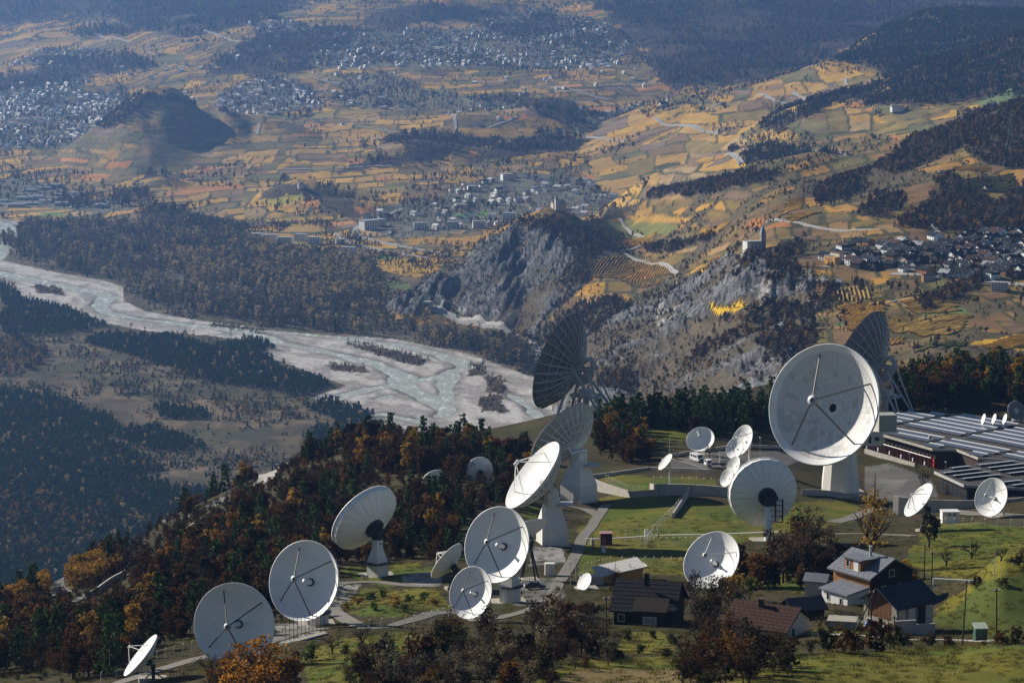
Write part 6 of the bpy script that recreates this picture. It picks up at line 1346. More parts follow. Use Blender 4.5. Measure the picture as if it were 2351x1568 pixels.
def person(label, loc, rotz):
    """one continuous figure grown from a skeleton, arms reaching forward and up"""
    J = [((0,0,.95),.15,.11),((0,0,1.18),.14,.11),((0,0,1.38),.17,.11),((0,0,1.52),.06,.06),((0,.01,1.66),.10,.115),((0,0,1.76),.07,.08),
         ((-.19,0,1.42),.065,.065),((-.30,.18,1.28),.05,.05),((-.24,.42,1.42),.038,.038),((-.23,.50,1.46),.04,.025),
         ((.19,0,1.42),.065,.065),((.32,.10,1.20),.05,.05),((.26,.36,1.22),.038,.038),((.25,.44,1.24),.04,.025),
         ((-.10,0,.88),.10,.10),((-.12,.03,.50),.065,.065),((-.13,-.01,.08),.045,.05),((-.13,.13,.04),.045,.035),
         ((.10,0,.88),.10,.10),((.13,.0,.50),.065,.065),((.15,-.05,.08),.045,.05),((.15,.09,.04),.045,.035)]
    E = [(0,1),(1,2),(2,3),(3,4),(4,5),(2,6),(6,7),(7,8),(8,9),(2,10),(10,11),(11,12),(12,13),(0,14),(14,15),(15,16),(16,17),(0,18),(18,19),(19,20),(20,21)]
    me = bpy.data.meshes.new('body'); me.from_pydata([j[0] for j in J], E, []); me.materials.append(mat('dark_overalls', (.02,.022,.03), .85, var=.2))
    root = thing('person', label, 'person', loc, rotz); o = link(me, 'body', root); md = o.modifiers.new('skin', 'SKIN'); sk = me.skin_vertices[0].data if me.skin_vertices else None
    if sk is None:
        b = bmesh.new(); b.from_mesh(me); b.verts.layers.skin.verify(); b.to_mesh(me); b.free(); sk = me.skin_vertices[0].data
    for i, j in enumerate(J): sk[i].radius = (j[1], j[2]); sk[i].use_root = (i == 0)
    o.modifiers.new('smooth', 'SUBSURF').levels = 1; o.modifiers['smooth'].render_levels = 1
    SKIN = mat('skin_tone', (.42,.26,.19), .6)
    MB().lathe([(.02, 1.80), (.10, 1.775), (.128, 1.70), (.13, 1.66), (.17, 1.655)], 14).build('helmet', CARW, root, smooth=True); MB().box((0, .112, 1.62), (.11, .03, .10)).box((0, .13, 1.62), (.03, .03, .05)).build('face', SKIN, root)
    for sx, y, z in ((-.23, .53, 1.47), (.25, .47, 1.25)):
        mb = MB().box((sx, y, z), (.08, .09, .035))
        for f in range(4): mb.tube((sx - .03 + f * .02, y + .04, z), (sx - .03 + f * .02, y + .115 - abs(f - 1.4) * .012, z - .02), .010, n=4)
        mb.tube((sx + .04, y, z), (sx + .07, y + .05, z), .012, n=4); mb.build('hand', SKIN, root)
    return root
person('worker in dark overalls standing in the raised basket before the dish', (tgt.x, tgt.y, tgt.z + .1), radians(-20))
r = root_at('parked_car', 'black and silver car parked behind the large middle dish', 'car', 1228, 1352, 8, rad=2); r.location.z += .1
bodyshape([(-2.1,.35),(2.1,.35),(2.15,.75),(1.2,.95),(.6,1.45),(-1.1,1.5),(-1.9,1.0),(-2.15,.9)], 1.75, .35).build('body', CARD, r); wheels(r, (-1.3, 1.3), .8, .33); MB().box((-2.12, 0, .75), (.1, 1.5, .35)).build('bumper', CARW, r)
for s in (-1, 1): MB().box((0, s * .80, 1.15), (1.5, .04, .34)).build('side_window', GLASS, r); MB().box((2.16, s * .6, .68), (.06, .35, .14)).build('headlight', LAMPW, r)

# ------------------------------------------------------------------ near trees: individuals, then the rest of the wood
def near_tree_mesh(kind, rs):
    mb, tips = MB(), []
    R = random.Random(int(rs.randint(1e6))); 
    class RS:
        uniform = staticmethod(R.uniform)
    if kind == 'oak':
        limbs(mb, (0, 0, -.4), 6.0, .20, RS, 2, .75, 4, out=tips); v, f = leafcloud(430, 2.5, 2.2, 3.9, .62, rs, 13, .35); m = RUST
        v2, f2 = leafcloud(130, 2.0, 1.2, 1.9, .6, rs, 7, .3); v, f = v + v2, f + [tuple(i + len(v) for i in g) for g in f2]
    elif kind == 'gold':
        limbs(mb, (0, 0, -.4), 8.0, .18, RS, 2, .6, 4, out=tips); v, f = leafcloud(430, 1.9, 3.3, 5.0, .55, rs, 13, .35); m = GOLD
    elif kind == 'pine':
        mb.tube((0, 0, -.4), (0, 0, 8.2), .22, .05, 6, caps=False)
        for k in range(16):
            a = R.uniform(0, 6.3); z = 1.6 + 6 * k / 16; l = 1.9 * (1 - z / 9.5) + .3; mb.tube((0, 0, z), (l * cos(a), l * sin(a), z + .1), .05, .02, 3, caps=False)
        v, f = [], []
        for i in range(9):
            z = 1.5 + i * .82; r = 2.15 * (1 - (z - 1.2) / 8.6) + .2
            for j in range(max(3, int(7 - i * .45))):
                a = R.uniform(0, 6.3); rr = r * R.uniform(.35, .95); cv, cf = leafcloud(9, .75, .35, 0, .62, rs, 2, .2)
                o = len(v); v += [(x + rr * cos(a), y + rr * sin(a), zz + z + R.uniform(-.25, .25)) for x, y, zz in cv]; f += [tuple(q + o for q in g) for g in cf]
        m = PINE
    elif kind == 'bare':
        limbs(mb, (0, 0, -.4), 7.5, .22, RS, 4, .62, 4, .05, out=tips); v, f = [], []
        for t in tips:
            if R.random() < .55:
                cv, cf = leafcloud(2, .35, .3, 0, .26, rs, 1, .2); o = len(v); v += [(x + t.x, y + t.y, z + t.z) for x, y, z in cv]; f += [tuple(q + o for q in g) for g in cf]
        m = RUST
    elif kind == 'fruit':
        limbs(mb, (0, 0, -.4), 4.2, .20, RS, 4, .85, 4, .04, out=tips); v, f = leafcloud(20, 1.5, .8, 2.8, .2, rs, 6, .3); m = OLIVE
    elif kind == 'larch':
        limbs(mb, (0, 0, -.4), 14.0, .34, RS, 3, .55, 5, .06, out=tips); mb.tube((0, 0, 4), (0, 0, 15), .22, .05, 5, caps=False)
        for k in range(26):
            a = R.uniform(0, 6.3); z = 3 + 11 * k / 26; l = 3.6 * (1 - z / 17); mb.tube((0, 0, z), (l * cos(a), l * sin(a), z + l * .35), .07, .02, 3, caps=False)
        v, f = leafcloud(420, 3.9, 5.6, 7.6, .48, rs, 26, .4, pointy=.35); m = GOLD
    elif kind == 'shrub':
        limbs(mb, (0, 0, -.3), 2.2, .06, RS, 2, .8, 4, .03, out=tips); v, f = leafcloud(170, 1.5, .9, 1.1, .42, rs, 8, .3); m = OLIVE
    elif kind == 'bushoak':
        limbs(mb, (0, 0, -.4), 6.5, .14, RS, 3, .6, 4, .04, out=tips); v, f = leafcloud(520, 2.1, 2.5, 3.0, .34, rs, 20, .35); m = RUST
    elif kind == 'green':
        limbs(mb, (0, 0, -.4), 5, .2, RS, 2, .7, 4, out=tips); v, f = leafcloud(420, 2.1, 2.0, 3.6, .5, rs, 12, .3); m = GREEN
    return (mb.v, mb.f), (v, f), m
NT = {}
_rs = np.random.RandomState(77)
for kind, n in (('oak', 6), ('gold', 4), ('pine', 5), ('bare', 5), ('fruit', 3), ('larch', 1), ('shrub', 4), ('bushoak', 4), ('green', 2)):
    for i in range(n):
        (tv, tf), (lv, lf), m = near_tree_mesh(kind, _rs)
        NT.setdefault(kind, []).append((meshof('trunk', [(tv, tf, BARK)]), meshof('crown', [(lv, lf, m)]), (tv, tf, lv, lf, m)))
KIND_NAMES = {'oak': 'autumn_tree', 'gold': 'golden_tree', 'pine': 'pine_tree', 'bare': 'bare_tree', 'fruit': 'fruit_tree', 'larch': 'larch_tree', 'shrub': 'shrub', 'bushoak': 'autumn_bush', 'green': 'green_tree'}
TREEAT = []
def tree(kind, x, y, s, label, group=None, mt=None, z=None):
    tm, cm, _ = RND.choice(NT[kind]); r = thing(KIND_NAMES[kind], label, 'shrub' if kind in ('shrub', 'bushoak') else 'tree', (x, y, ground(x, y) - .1), RND.uniform(0, 6.28), group); r.scale = (s * RND.uniform(.9, 1.12), s * RND.uniform(.9, 1.12), s)
    link(tm, 'trunk', r); o = link(cm, 'crown', r)
    if mt: o.material_slots[0].link = 'OBJECT'; o.material_slots[0].material = mt
    TREEAT.append((x, y)); return r
HT = {'oak': 6.2, 'gold': 8.4, 'pine': 9.0, 'bare': 7.8, 'fruit': 4.4, 'larch': 15.0, 'shrub': 2.1, 'bushoak': 5.6, 'green': 5.8}
def tree_px(kind, u, v, hpx, label, group=None, mt=None):
    q = at(u, v)
    return tree(kind, q.x, q.y, hpx / (F / q.y) / HT[kind] / .97, label, group, mt)
# hand-placed trees
BRIGHT = leaf_mat('bright_rust_leaves', [(.24,.105,.018),(.36,.17,.024),(.17,.07,.014),(.30,.14,.02)], .5)
for u, v, h in ((520,1600,110),(560,1604,140),(598,1600,150),(635,1598,130),(668,1590,100),(545,1640,130),(610,1640,140),(490,1612,80)): tree_px('bushoak', u, v, h, 'orange oak bush in front of the lowest big dish', 'orange oak bushes before the lowest big dish', BRIGHT)
tree_px('fruit', 763, 1500, 66, 'small bare tree right of the metal stairway, nearer of two'); tree_px('fruit', 830, 1488, 80, 'wider bare tree on the meadow below the green bank'); tree_px('shrub', 793, 1500, 22, 'low round shrub between two bare trees on the meadow'); tree_px('shrub', 706, 1516, 42, 'dark green shrub at the foot of the metal stairway', mt=GREEN)
tree_px('bare', 1037, 1490, 120, 'brown half bare tree in front of the smaller front dish'); tree_px('bushoak', 1010, 1470, 60, 'rusty bush beside the half bare tree below the smaller dish')
for i, (u, v, h) in enumerate(((850,1600,90),(905,1592,100),(960,1580,95),(1010,1588,100),(1060,1590,100),(1115,1580,105),(1170,1592,100),(1215,1580,80),(1090,1520,75),(1140,1510,70),(1190,1500,70),(1000,1530,60),(1240,1530,60),(880,1560,70),(1050,1545,70),(1165,1545,70))):
    tree_px('bushoak' if i % 3 else 'bare', u, v, h, ('brown bush in the thicket along the bottom edge', 'brown bare tree in the thicket along the bottom edge')[i % 3 == 0], 'brown thicket along the bottom edge', GREY if i % 3 else None)
for i, (u, v, h) in enumerate(((1225,1475,105),(1262,1488,120),(1300,1478,100),(1335,1505,105),(1365,1500,80),(1280,1520,70),(1320,1535,60),(1395,1520,50))): tree_px('bare' if i % 2 == 0 else 'bushoak', u, v, h, 'tangled brown tree in the thicket left of the slim timber pole' if i % 2 == 0 else 'tangled brown bush in the thicket left of the slim timber pole', 'thicket left of the slim timber pole', GREY if i % 2 else None)
tree_px('larch', 1412, 1402, 118, 'rusty conifer between the yellow hut and the dark-roofed house', mt=RUST)
for u, v, h in ((1588,1400,112),(1622,1402,120),(1655,1410,110)): tree_px('bare', u, v, h, 'bare brown tree in front of the half hidden front dish', 'bare trees before the half hidden dish')
tree_px('gold', 1640, 1430, 85, 'orange-gold tree between the two house roofs', mt=RUST); tree_px('oak', 1685, 1398, 80, 'orange tree behind the tiled roof', mt=GOLD); tree_px('green', 1722, 1382, 62, 'small yellow-green tree behind the tiled roof')
tree_px('bare', 1605, 1500, 130, 'big bare spreading tree between dark-roofed house and tiled house'); tree_px('bare', 1640, 1506, 110, 'second bare tree right beside the big spreading one')
for u, v, h in ((1600,1560,90),(1640,1556,110),(1690,1556,125),(1735,1548,120),(1778,1538,100),(1665,1574,90),(1720,1570,95),(1570,1566,60)): tree_px('bushoak', u, v, h, 'rust brown oak bush in front of the tiled house', 'rust brown oaks before the tiled house')
for u, v, h in ((1708,1346,95),(1735,1352,85),(1765,1350,70)): tree_px('oak', u, v, h, 'orange tree right of the half hidden front dish', 'orange trees right of the half hidden dish')
for u, v, h in ((1798,1338,130),(1832,1342,150),(1866,1330,140),(1850,1306,120),(1890,1300,110),(1812,1310,110)): tree_px('bare', u, v, h, 'tall dark bare tree below the tube pedestal of the faceted dish', 'dark bare trees above the chalet')
for u, v, h in ((1780,1350,60),(1840,1352,55),(1900,1330,60),(1930,1300,50),(2095,1345,50),(2075,1330,45),(2060,1350,60)): tree_px('oak', u, v, h, 'low orange tree beside the chalet roof', 'low orange trees round the chalet', GOLD if u > 2050 else None)
tree_px('larch', 2005, 1308, 225, 'tall golden open tree with dark trunk behind the chalet'); tree_px('green', 2132, 1256, 82, 'dark round-crowned tree before the tilted dish', mt=leaf_mat('dark_leaves', [(.03,.03,.014),(.04,.036,.016)], .2))
tree_px('fruit', 2172, 1300, 56, 'bare fruit tree on the meadow, left of three'); tree_px('fruit', 2230, 1282, 62, 'bare fruit tree on the meadow, middle of three'); tree_px('fruit', 2298, 1288, 52, 'bare fruit tree on the meadow, right of three'); tree_px('bare', 2351, 1300, 60, 'bare tree at the right border of the meadow')
tree_px('bare', 2116, 1128, 62, 'dark bushy bare tree at the corner of the low dark building'); tree_px('bare', 1628, 1052, 42, 'bare tree standing before the grey-faced dish'); tree_px('fruit', 1960, 1432, 40, 'small bare tree in front of the white annexe'); tree_px('fruit', 1882, 1440, 45, 'thin bare tree before the small shed')
for i, (u, v, h) in enumerate(((1860,1500,40),(1900,1495,55),(1935,1500,60),(1970,1498,50),(2010,1494,70),(2045,1490,60),(2085,1486,40),(2130,1484,34),(2180,1484,30),(1820,1505,55),(2300,1480,36),(2330,1478,40),(2260,1484,24))): tree_px('shrub' if i % 3 else 'bushoak', u, v, h, 'scrubby hedge bush along the lane below the barn' if i % 3 else 'rusty hedge bush along the lane below the barn', 'hedge along the lane below the barn', None if i % 2 else RUST)
for u, v, h in ((1900,1440,26),(1975,1452,22),(1440,1470,26),(1500,1466,20),(1545,1480,26),(1470,1500,24),(1530,1508,26),(1580,1514,26),(1420,1512,22),(2240,1350,30),(2300,1345,24),(2330,1300,30),(1365,1420,40),(1345,1440,34)): tree_px('shrub', u, v, h, 'low olive shrub on the turf near the houses', 'low shrubs round the houses')
for i, (u, v, h) in enumerate(((820,1388,26),(850,1378,24),(880,1372,22),(905,1392,26),(940,1385,24),(975,1378,24),(1000,1390,22),(860,1402,22),(930,1404,20),(800,1398,20))): tree_px('shrub', u, v, h, 'green bramble mound on the bank inside the path loop', 'brambles on the green bank', GREEN if i % 3 else GOLD)
R5 = random.Random(9)
for poly, n, h0, lb in (([(800,1625),(800,1560),(840,1520),(960,1500),(1050,1470),(1120,1455),(1230,1462),(1260,1520),(1270,1625)],105,68,'along the bottom edge'),([(1230,1500),(1240,1440),(1290,1420),(1340,1430),(1410,1480),(1420,1530),(1300,1545)],46,66,'left of the slim timber pole'),([(470,1625),(480,1575),(560,1562),(690,1580),(720,1625)],20,80,'before the lowest big dish'),
 ([(1560,1575),(1570,1500),(1640,1460),(1700,1490),(1790,1500),(1810,1545),(1760,1575)],40,70,'before the tiled house'),([(1545,1440),(1560,1380),(1680,1370),(1710,1400),(1660,1440)],16,66,'between the two house roofs'),([(1760,1345),(1780,1250),(1860,1220),(1930,1290),(1900,1340)],22,80,'above the chalet')):
    i = 0
    while i < n:
        u, v = R5.uniform(min(p[0] for p in poly), max(p[0] for p in poly)), R5.uniform(min(p[1] for p in poly), max(p[1] for p in poly))
        if not inside(poly, u, v): continue
        i += 1; kd = R5.choices(('bushoak', 'bare', 'shrub', 'oak'), (.45, .3, .15, .1))[0]; mt = None if kd == 'bare' else R5.choice((GREY, RUST, RUST, OLIVE) if 'dish' not in lb else (RUST, BRIGHT, BRIGHT))
        h = h0 * R5.uniform(.6, 1.35) * (.55 if kd == 'shrub' else 1); nm = {'bushoak': 'bushy brown growth', 'bare': 'leafless twiggy tree', 'shrub': 'low olive brown shrub', 'oak': 'rounded brown tree'}[kd]
        tree_px(kd, u, v, h, nm + ' in the thicket ' + lb, nm + ' in the thicket ' + lb, mt)
# woods of the station slope
NF1 = [(-80,1440),(130,1345),(250,1280),(330,1230),(400,1190),(480,1155),(640,1072),(720,1046),(860,1008),(960,1024),(1100,1024),(1210,1037),(1215,1125),(1180,1165),(1100,1175),(1060,1200),(1062,1275),(980,1292),(900,1288),(780,1298),(760,1335),(640,1440),(600,1470),(440,1455),(400,1478),(300,1512),(235,1568),(-80,1568)]
NF2 = [(1370,978),(1480,964),(1570,957),(1740,947),(1860,903),(1880,950),(1740,992),(1640,1002),(1585,1000),(1560,985),(1480,985),(1400,1000),(1370,1012)]
NF2B = [(1362,1000),(1470,985),(1490,1030),(1495,1062),(1440,1070),(1375,1052)]
NF3 = [(2030,968),(2110,942),(2351,930),(2560,930),(2560,856),(2351,862),(2200,866),(2120,886),(2040,905)]
NF4 = [(-80,1530),(60,1520),(200,1500),(285,1480),(250,1568),(100,1568),(-80,1568)]
NFY = [(-80,1405),(0,1385),(110,1340),(112,1372),(20,1402),(-80,1425)]
rp = np.array(ROADPTS); ft = np.array(FOOT + DISH_BASES)
def clear_of(x, y, s):
    d = np.hypot(rp[:, 0] - x, rp[:, 1] - y) - rp[:, 2]
    if d.min() < 1.6 * s: return False
    d = np.hypot(ft[:, 0] - x, ft[:, 1] - y) - ft[:, 2]
    return d.min() > .5
dv = np.array(DISH_VIEW); vw = np.array(VIEWPTS)
def blocks_view(p, s, kd):
    u, v = proj(p[0], p[1], p[2]); px = F / p[1]; hw, top = 2.2 * s * px, v - HT[kd] * s * px
    k = (dv[:, 3] > p[1]) & (np.abs(dv[:, 0] - u) < dv[:, 2] * .95 + hw) & (top < dv[:, 1] + dv[:, 2] * .8) & (v > dv[:, 1] - dv[:, 2] * .8) & (np.abs(dv[:, 1] - 1096) > .5)
    if k.any(): return True
    k = (vw[:, 2] > p[1] + 2) & (np.abs(vw[:, 0] - u) < hw + 6) & (top < vw[:, 1] - 1) & (v > vw[:, 1] - 1)
    return bool(k.any())
cands = []
for polys, den, mix, sc in (([NF1, NF4], 1 / 17, (('oak', .50), ('bare', .13), ('gold', .05), ('pine', .22), ('bushoak', .10)), (.45, 1.25)), ([NF2], 1 / 15, (('pine', .93), ('oak', .07)), (.8, 1.3)), ([NF2B], 1 / 24, (('oak', .6), ('pine', .25), ('gold', .15)), (.7, 1.3)), ([NF3], 1 / 17, (('oak', .55), ('pine', .35), ('gold', .1)), (.85, 1.4))):
    k = maskpoly(L0, polys, 8, 4); pts = sample(k, den, 900 + len(cands)); ks, ws = [a for a, _ in mix], [b for _, b in mix]
    for p in pts:
        s = RND.uniform(*sc); kd = RND.choices(ks, ws)[0]
        if vnoise(np.array([p[0] / 28]), np.array([p[1] / 28]), 5)[0] < .30 and polys[0] is NF1: continue
        if blocks_view(p, s, kd): continue
        if clear_of(p[0], p[1], s): cands.append((p, kd, s, polys[0] is NF1 or polys[0] is NF3, 'slope' if polys[0] is NF1 else ('knoll' if polys[0] is NF3 else 'row')))
cands.sort(key=lambda c: c[0][1] / c[2])
LBL = {'slope': 'on the dark slope behind the left dishes', 'knoll': 'in the wood behind the station building', 'row': 'in the wood row between the lattice dishes'}
NAMEW = {'oak': 'rust brown oak', 'bare': 'bare grey tree', 'gold': 'golden leaved tree', 'pine': 'dark pine', 'bushoak': 'bushy brown oak'}
cnt, rest = {}, {}
for p, kd, s, _, where in cands:
    c = cnt.get(kd, 0)
    if c < {'oak': 230, 'pine': 150, 'bare': 60, 'gold': 60, 'bushoak': 50}[kd] and sum(cnt.values()) < 540:
        cnt[kd] = c + 1; uu, vv = proj(*p); wh = LBL[where]
        if where == 'slope': wh = ('in the lower left corner of the slope', 'on the slope left of the lowest big dish', 'on the slope behind the two lowest big dishes', 'behind the dish on the dark platform', 'round the small dishes on the dark slope')[int(np.searchsorted((260, 520, 740, 940), uu))]
        sz = 'small' if s < .7 else ('tall' if s > 1.0 else 'middling'); tree(kd, p[0], p[1], s, sz + ' ' + NAMEW[kd] + ' ' + wh, sz + ' ' + NAMEW[kd] + 's ' + wh)
    else: rest.setdefault(kd, []).append((p, s))
for kd in list(NT):
    for i, (_, _, (tv, tf, lv, lf, m)) in enumerate(NT[kd]): FAM.setdefault('near_' + kd, []).append(proto('near_%s%d' % (kd, i), [(tv, tf, BARK), (lv, lf, m)]))
pts, scl, fi = [], [], []
for kd, l in rest.items(): scatter_object('hillside_wood', [(p[0], p[1], p[2] - .1) for p, _ in l], [s for _, s in l], ['near_' + kd], [1], 950, 'hillside_wood_kinds')
# undergrowth, bramble and tussocks
und = maskpoly(L0, [NF1, NF2, NF2B, NF3], 8, 4); p = sample(und, 1 / 11, 960, cap=24000)
p = np.array([q for q in p if clear_of(q[0], q[1], .3)]); scatter_object('undergrowth', p, np.random.RandomState(1).uniform(.25, .7, len(p)), ['near_shrub', 'near_bushoak'], [.6, .4], 961, 'undergrowth_kinds')
gr_me = []
for i in range(4):
    mb = MB(); R = random.Random(i)
    for k in range(46):
        a, r_, h, l = R.uniform(0, 6.3), R.uniform(0, .75), R.uniform(.10, .32), R.uniform(-.14, .14); x, y = r_ * cos(a), r_ * sin(a); b = R.uniform(0, 3.1); wx, wy = .035 * cos(b), .035 * sin(b)
        mb.add([(x - wx, y - wy, -.05), (x + wx, y + wy, -.05), (x + l, y + l * .6, h)], [(0, 1, 2)])
    FAM.setdefault('tuft', []).append(proto('tuft%d' % i, [(mb.v, mb.f, leaf_mat('grass_blades', [(.07,.085,.014),(.13,.11,.025),(.16,.13,.04),(.09,.09,.018)], .3))]))
gk = np.where((glay == 0) & (gy < 700) & visible_u & (pv < 1640))[0]; p = sample(gk, 1 / 4.0, 970, np.clip(1.6 - gy[gk] / 520, .12, 1) * (.3 + 1.4 * n3[gk]), 26000)
p = np.array([q for q in p if np.abs(rp[:, :2] - q[:2]).sum(1).min() > 2.5]); scatter_object('grass', p, np.random.RandomState(2).uniform(.7, 1.7, len(p)), ['tuft'], [1], 971, 'grass_kinds')
ty = sample(maskpoly(L0, [NFY, [(150,1330),(200,1290),(270,1285),(275,1310),(205,1350),(160,1350)]], 4, 3), 1 / 2.5, 975); scatter_object('hillside_vines', ty, np.full(len(ty), .5), ['gold'], [1], 976, 'hillside_vine_kinds') if len(ty) else None

# ------------------------------------------------------------------ villages
KIDS = {}
def house_proto(kind):
    r = bpy.data.objects.new('village_house', None); ch = []
    def part(mb, nm, m, parent=None):
        o = bpy.data.objects.new(nm, mb.mesh(nm, m)); KIDS.setdefault((parent or r).name, []).append(o); return o
    def win(x, y, z, ax, w_=1.1, h=1.3):
        o = bpy.data.objects.new('window', _WM.setdefault(('v', w_, h), (MB().box((0, 0, 0), (.08, w_, h)).mesh('window', GLASS),))[0]); o.matrix_local = Matrix.Translation((x, y, z)) @ Matrix.Rotation(atan2(ax[1], ax[0]), 4, 'Z'); KIDS.setdefault(r.name, []).append(o)
    if kind in ('gabled', 'wide', 'chalet'):
        L, W, he, hr = {'gabled': (10, 9, 5.4, 8.2), 'wide': (13, 11, 5.6, 8.8), 'chalet': (11, 10, 6.2, 9.0)}[kind]
        part(gable_shell(L, W, he, hr), 'wall', RENDERW); part(gable_roof(L, W, he, hr, .8, .3), 'roof', DROOF)
        if kind == 'chalet': part(MB().box((-L / 2 - .05, 0, he - 1.0), (.12, W, 2.4)).box((L / 2 + .05, 0, he - 1.0), (.12, W, 2.4)), 'timber_band', DTIMB)
        part(MB().box((-L / 2 - .6, 0, 3.0), (1.2, W * .7, .9)), 'balcony', DTIMB); part(MB().box((1.5, -1.2, hr - .2), (.8, .8, 1.8)), 'chimney', GREYR)
        for y in (-W / 3.6, W / 3.6):
            for z in (1.6, 4.4): win(-L / 2 - .08, y, z, (-1, 0))
        for x in (-L / 3.4, 0, L / 3.4): win(x, -W / 2 - .05, 4.0, (0, -1)); win(x, -W / 2 - .05, 1.5, (0, -1))
        for z in (1.6, 4.4): win(L / 2 + .12, 0, z, (1, 0))
    elif kind == 'plain':
        part(gable_shell(12, 10, 5.5, 8.2), 'wall', RENDERW); part(gable_roof(12, 10, 5.5, 8.2, .7, .35), 'roof', DROOF)
    elif kind == 'flat':
        part(MB().box((0, 0, 5.5), (22, 13, 14)), 'wall', RENDERW); part(MB().box((0, 0, 12.7), (23, 14, .5)), 'roof', GROOF)
        bm = MB().box((0, 0, 0), (22.6, .5, 1.1)).mesh('balcony', WHITE); wm2 = MB().box((0, 0, 0), (2.6, .12, 1.5)).mesh('window', GLASS)
        for k in range(4):
            o = bpy.data.objects.new('balcony', bm); o.location = (0, -6.9, 1.0 + k * 3.0); KIDS.setdefault(r.name, []).append(o)
            for j in range(5): o = bpy.data.objects.new('window', wm2); o.location = (-8.6 + j * 4.3, -6.55, 2.4 + k * 3.0); KIDS.setdefault(r.name, []).append(o)
    elif kind == 'hall':
        part(gable_shell(30, 16, 5, 7), 'wall', GREYR); part(gable_roof(30, 16, 5, 7, .4, .3), 'roof', GROOF)
    return r
HP = {k: house_proto(k) for k in ('gabled', 'wide', 'chalet', 'plain', 'flat', 'hall')}
WALLS = {'white': mat('bright_white_render', (.86,.85,.82), .8, var=.06), 'cream': CREAM, 'pink': PINKR, 'grey': GREYR, 'timber': TIMB, 'dark': DTIMB}; ROOFS = {'dark': DROOF, 'brown': BROOF, 'red': RROOF, 'grey': mat('light_grey_roof', (.36,.36,.37), .75, var=.2), 'pale': mat('pale_roof', (.58,.56,.53), .75, var=.15)}
def village_house(kind, x, y, rot, s, wc, rc, label, group, name='village_house', cat='house', detail=True):
    r = bpy.data.objects.new(name, None); COL.objects.link(r); z = min(ground(x + i * 4 * s, y + j * 4 * s) for i in (-1, 1) for j in (-1, 1)); r.location = (x, y, z); r.rotation_euler = (0, 0, rot); r.scale = (s, s, s); r['label'] = label; r['category'] = cat; r['group'] = group
    for ch in KIDS[HP[kind].name]:
        if not detail and ch.name.split('.')[0] in ('window', 'balcony', 'chimney', 'timber_band'): continue
        c = ch.copy(); COL.objects.link(c); c.parent = r; b = c.name.split('.')[0]
        if b in ('wall', 'roof'): c.material_slots[0].link = 'OBJECT'; c.material_slots[0].material = WALLS[wc] if b == 'wall' else ROOFS[rc]
    return r
def spots(poly, n, dmin, gap, seed, L):
    """n house sites well apart inside a polygon seen in the photo"""
    k = L[inpoly(poly, pu[L], pv[L])]; rs = np.random.RandomState(seed); out = []
    if len(k) == 0: return out
    wgt = cell_area[k] * (.06 + sstep(.42, .6, fbm(gx[k] / 90, gy[k] / 190, seed))); wgt = wgt / wgt.sum()
    for i in rs.choice(k, min(len(k), n * 30), p=wgt):
        x, y = gx[i], gy[i]
        if all((x - a) ** 2 + (y - b) ** 2 > gap * gap for a, b in out): out.append((x, y))
        if len(out) >= n: break
    return out
R3 = random.Random(5)
for i, (x, y) in enumerate(spots(VARENPOLY, 128, C, 12.5, 11, L2)):
    kd = R3.choices(('gabled', 'wide', 'chalet'), (.5, .2, .3))[0]; wc = R3.choices(('white', 'cream', 'pink', 'grey', 'timber', 'dark'), (.44, .16, .08, .12, .08, .12))[0]; rc = R3.choices(('dark', 'brown', 'red', 'grey'), (.68, .2, .05, .07))[0]
    lb = '%s %s house with %s roof in the hillside village, %s' % (wc, 'chalet' if kd == 'chalet' else 'gabled', rc, ('near the ochre school', 'in the middle rows', 'in the right-hand rows')[int(np.searchsorted((2060, 2230), proj(x, y, ground(x, y))[0]))]); village_house(kd, x, y, radians(R3.choice((-62, -58, 28, 32, -40)) + R3.uniform(-8, 8)), R3.uniform(.78, 1.12), wc, rc, lb, lb + 's')
for u, v, kd, wc, rc, rot, s, lb in ((1806,573,'gabled','cream','dark',-35,1.0,'cream house with dark roof standing alone behind the cliff church'),(2131,645,'flat','timber','dark',10,.5,'brown flat-roofed house on the village road'),(2210,656,'flat','timber','dark',8,.5,'reddish flat-roofed house below the village road'),(2295,668,'flat','grey','grey',-15,.62,'grey concrete house shell below the village road'),
 (2268,438,'gabled','grey','dark',20,.8,'small house among shrubs on the vineyard slope'),(2162,398,'gabled','grey','grey',10,.5,'tiny hut in the upper right vineyards'),(2302,496,'chalet','white','dark',-30,1.0,'white house alone in the brown wood above the village'),(1560,648,'gabled','cream','grey',10,.7,'small pale house in the hollow below the vineyards'),(1925,654,'gabled','white','grey',-20,.7,'white house right of the ochre school')):
    q = at(u, v, C); village_house(kd, q.x, q.y, radians(rot), s, wc, rc, lb, lb)
for poly, n, gap, seed, nm in ((VILLAGE_SALGESCH, 120, 17, 21, 'village beyond the rocky hill'), (TOWNS['i'], 20, 22, 22, 'valley village below the slopes'), (TOWNS['e'], 26, 20, 23, 'village beside the wooded hill')):
    for x, y in spots(poly, n, 4000, gap, seed, L1):
        wc = R3.choices(('white', 'cream', 'grey', 'pink'), (.62, .18, .12, .08))[0]; rc = R3.choices(('pale', 'brown', 'grey', 'red'), (.35, .2, .35, .1))[0]; lb = '%s house with %s roof in the %s' % (wc, rc, nm)
        village_house('plain', x, y, 2.2 * vnoise(np.array([x / 160]), np.array([y / 260]), 3)[0] + R3.choice((0, pi / 2)), R3.uniform(.75, 1.25), wc, rc, lb, lb + ' group', detail=False)
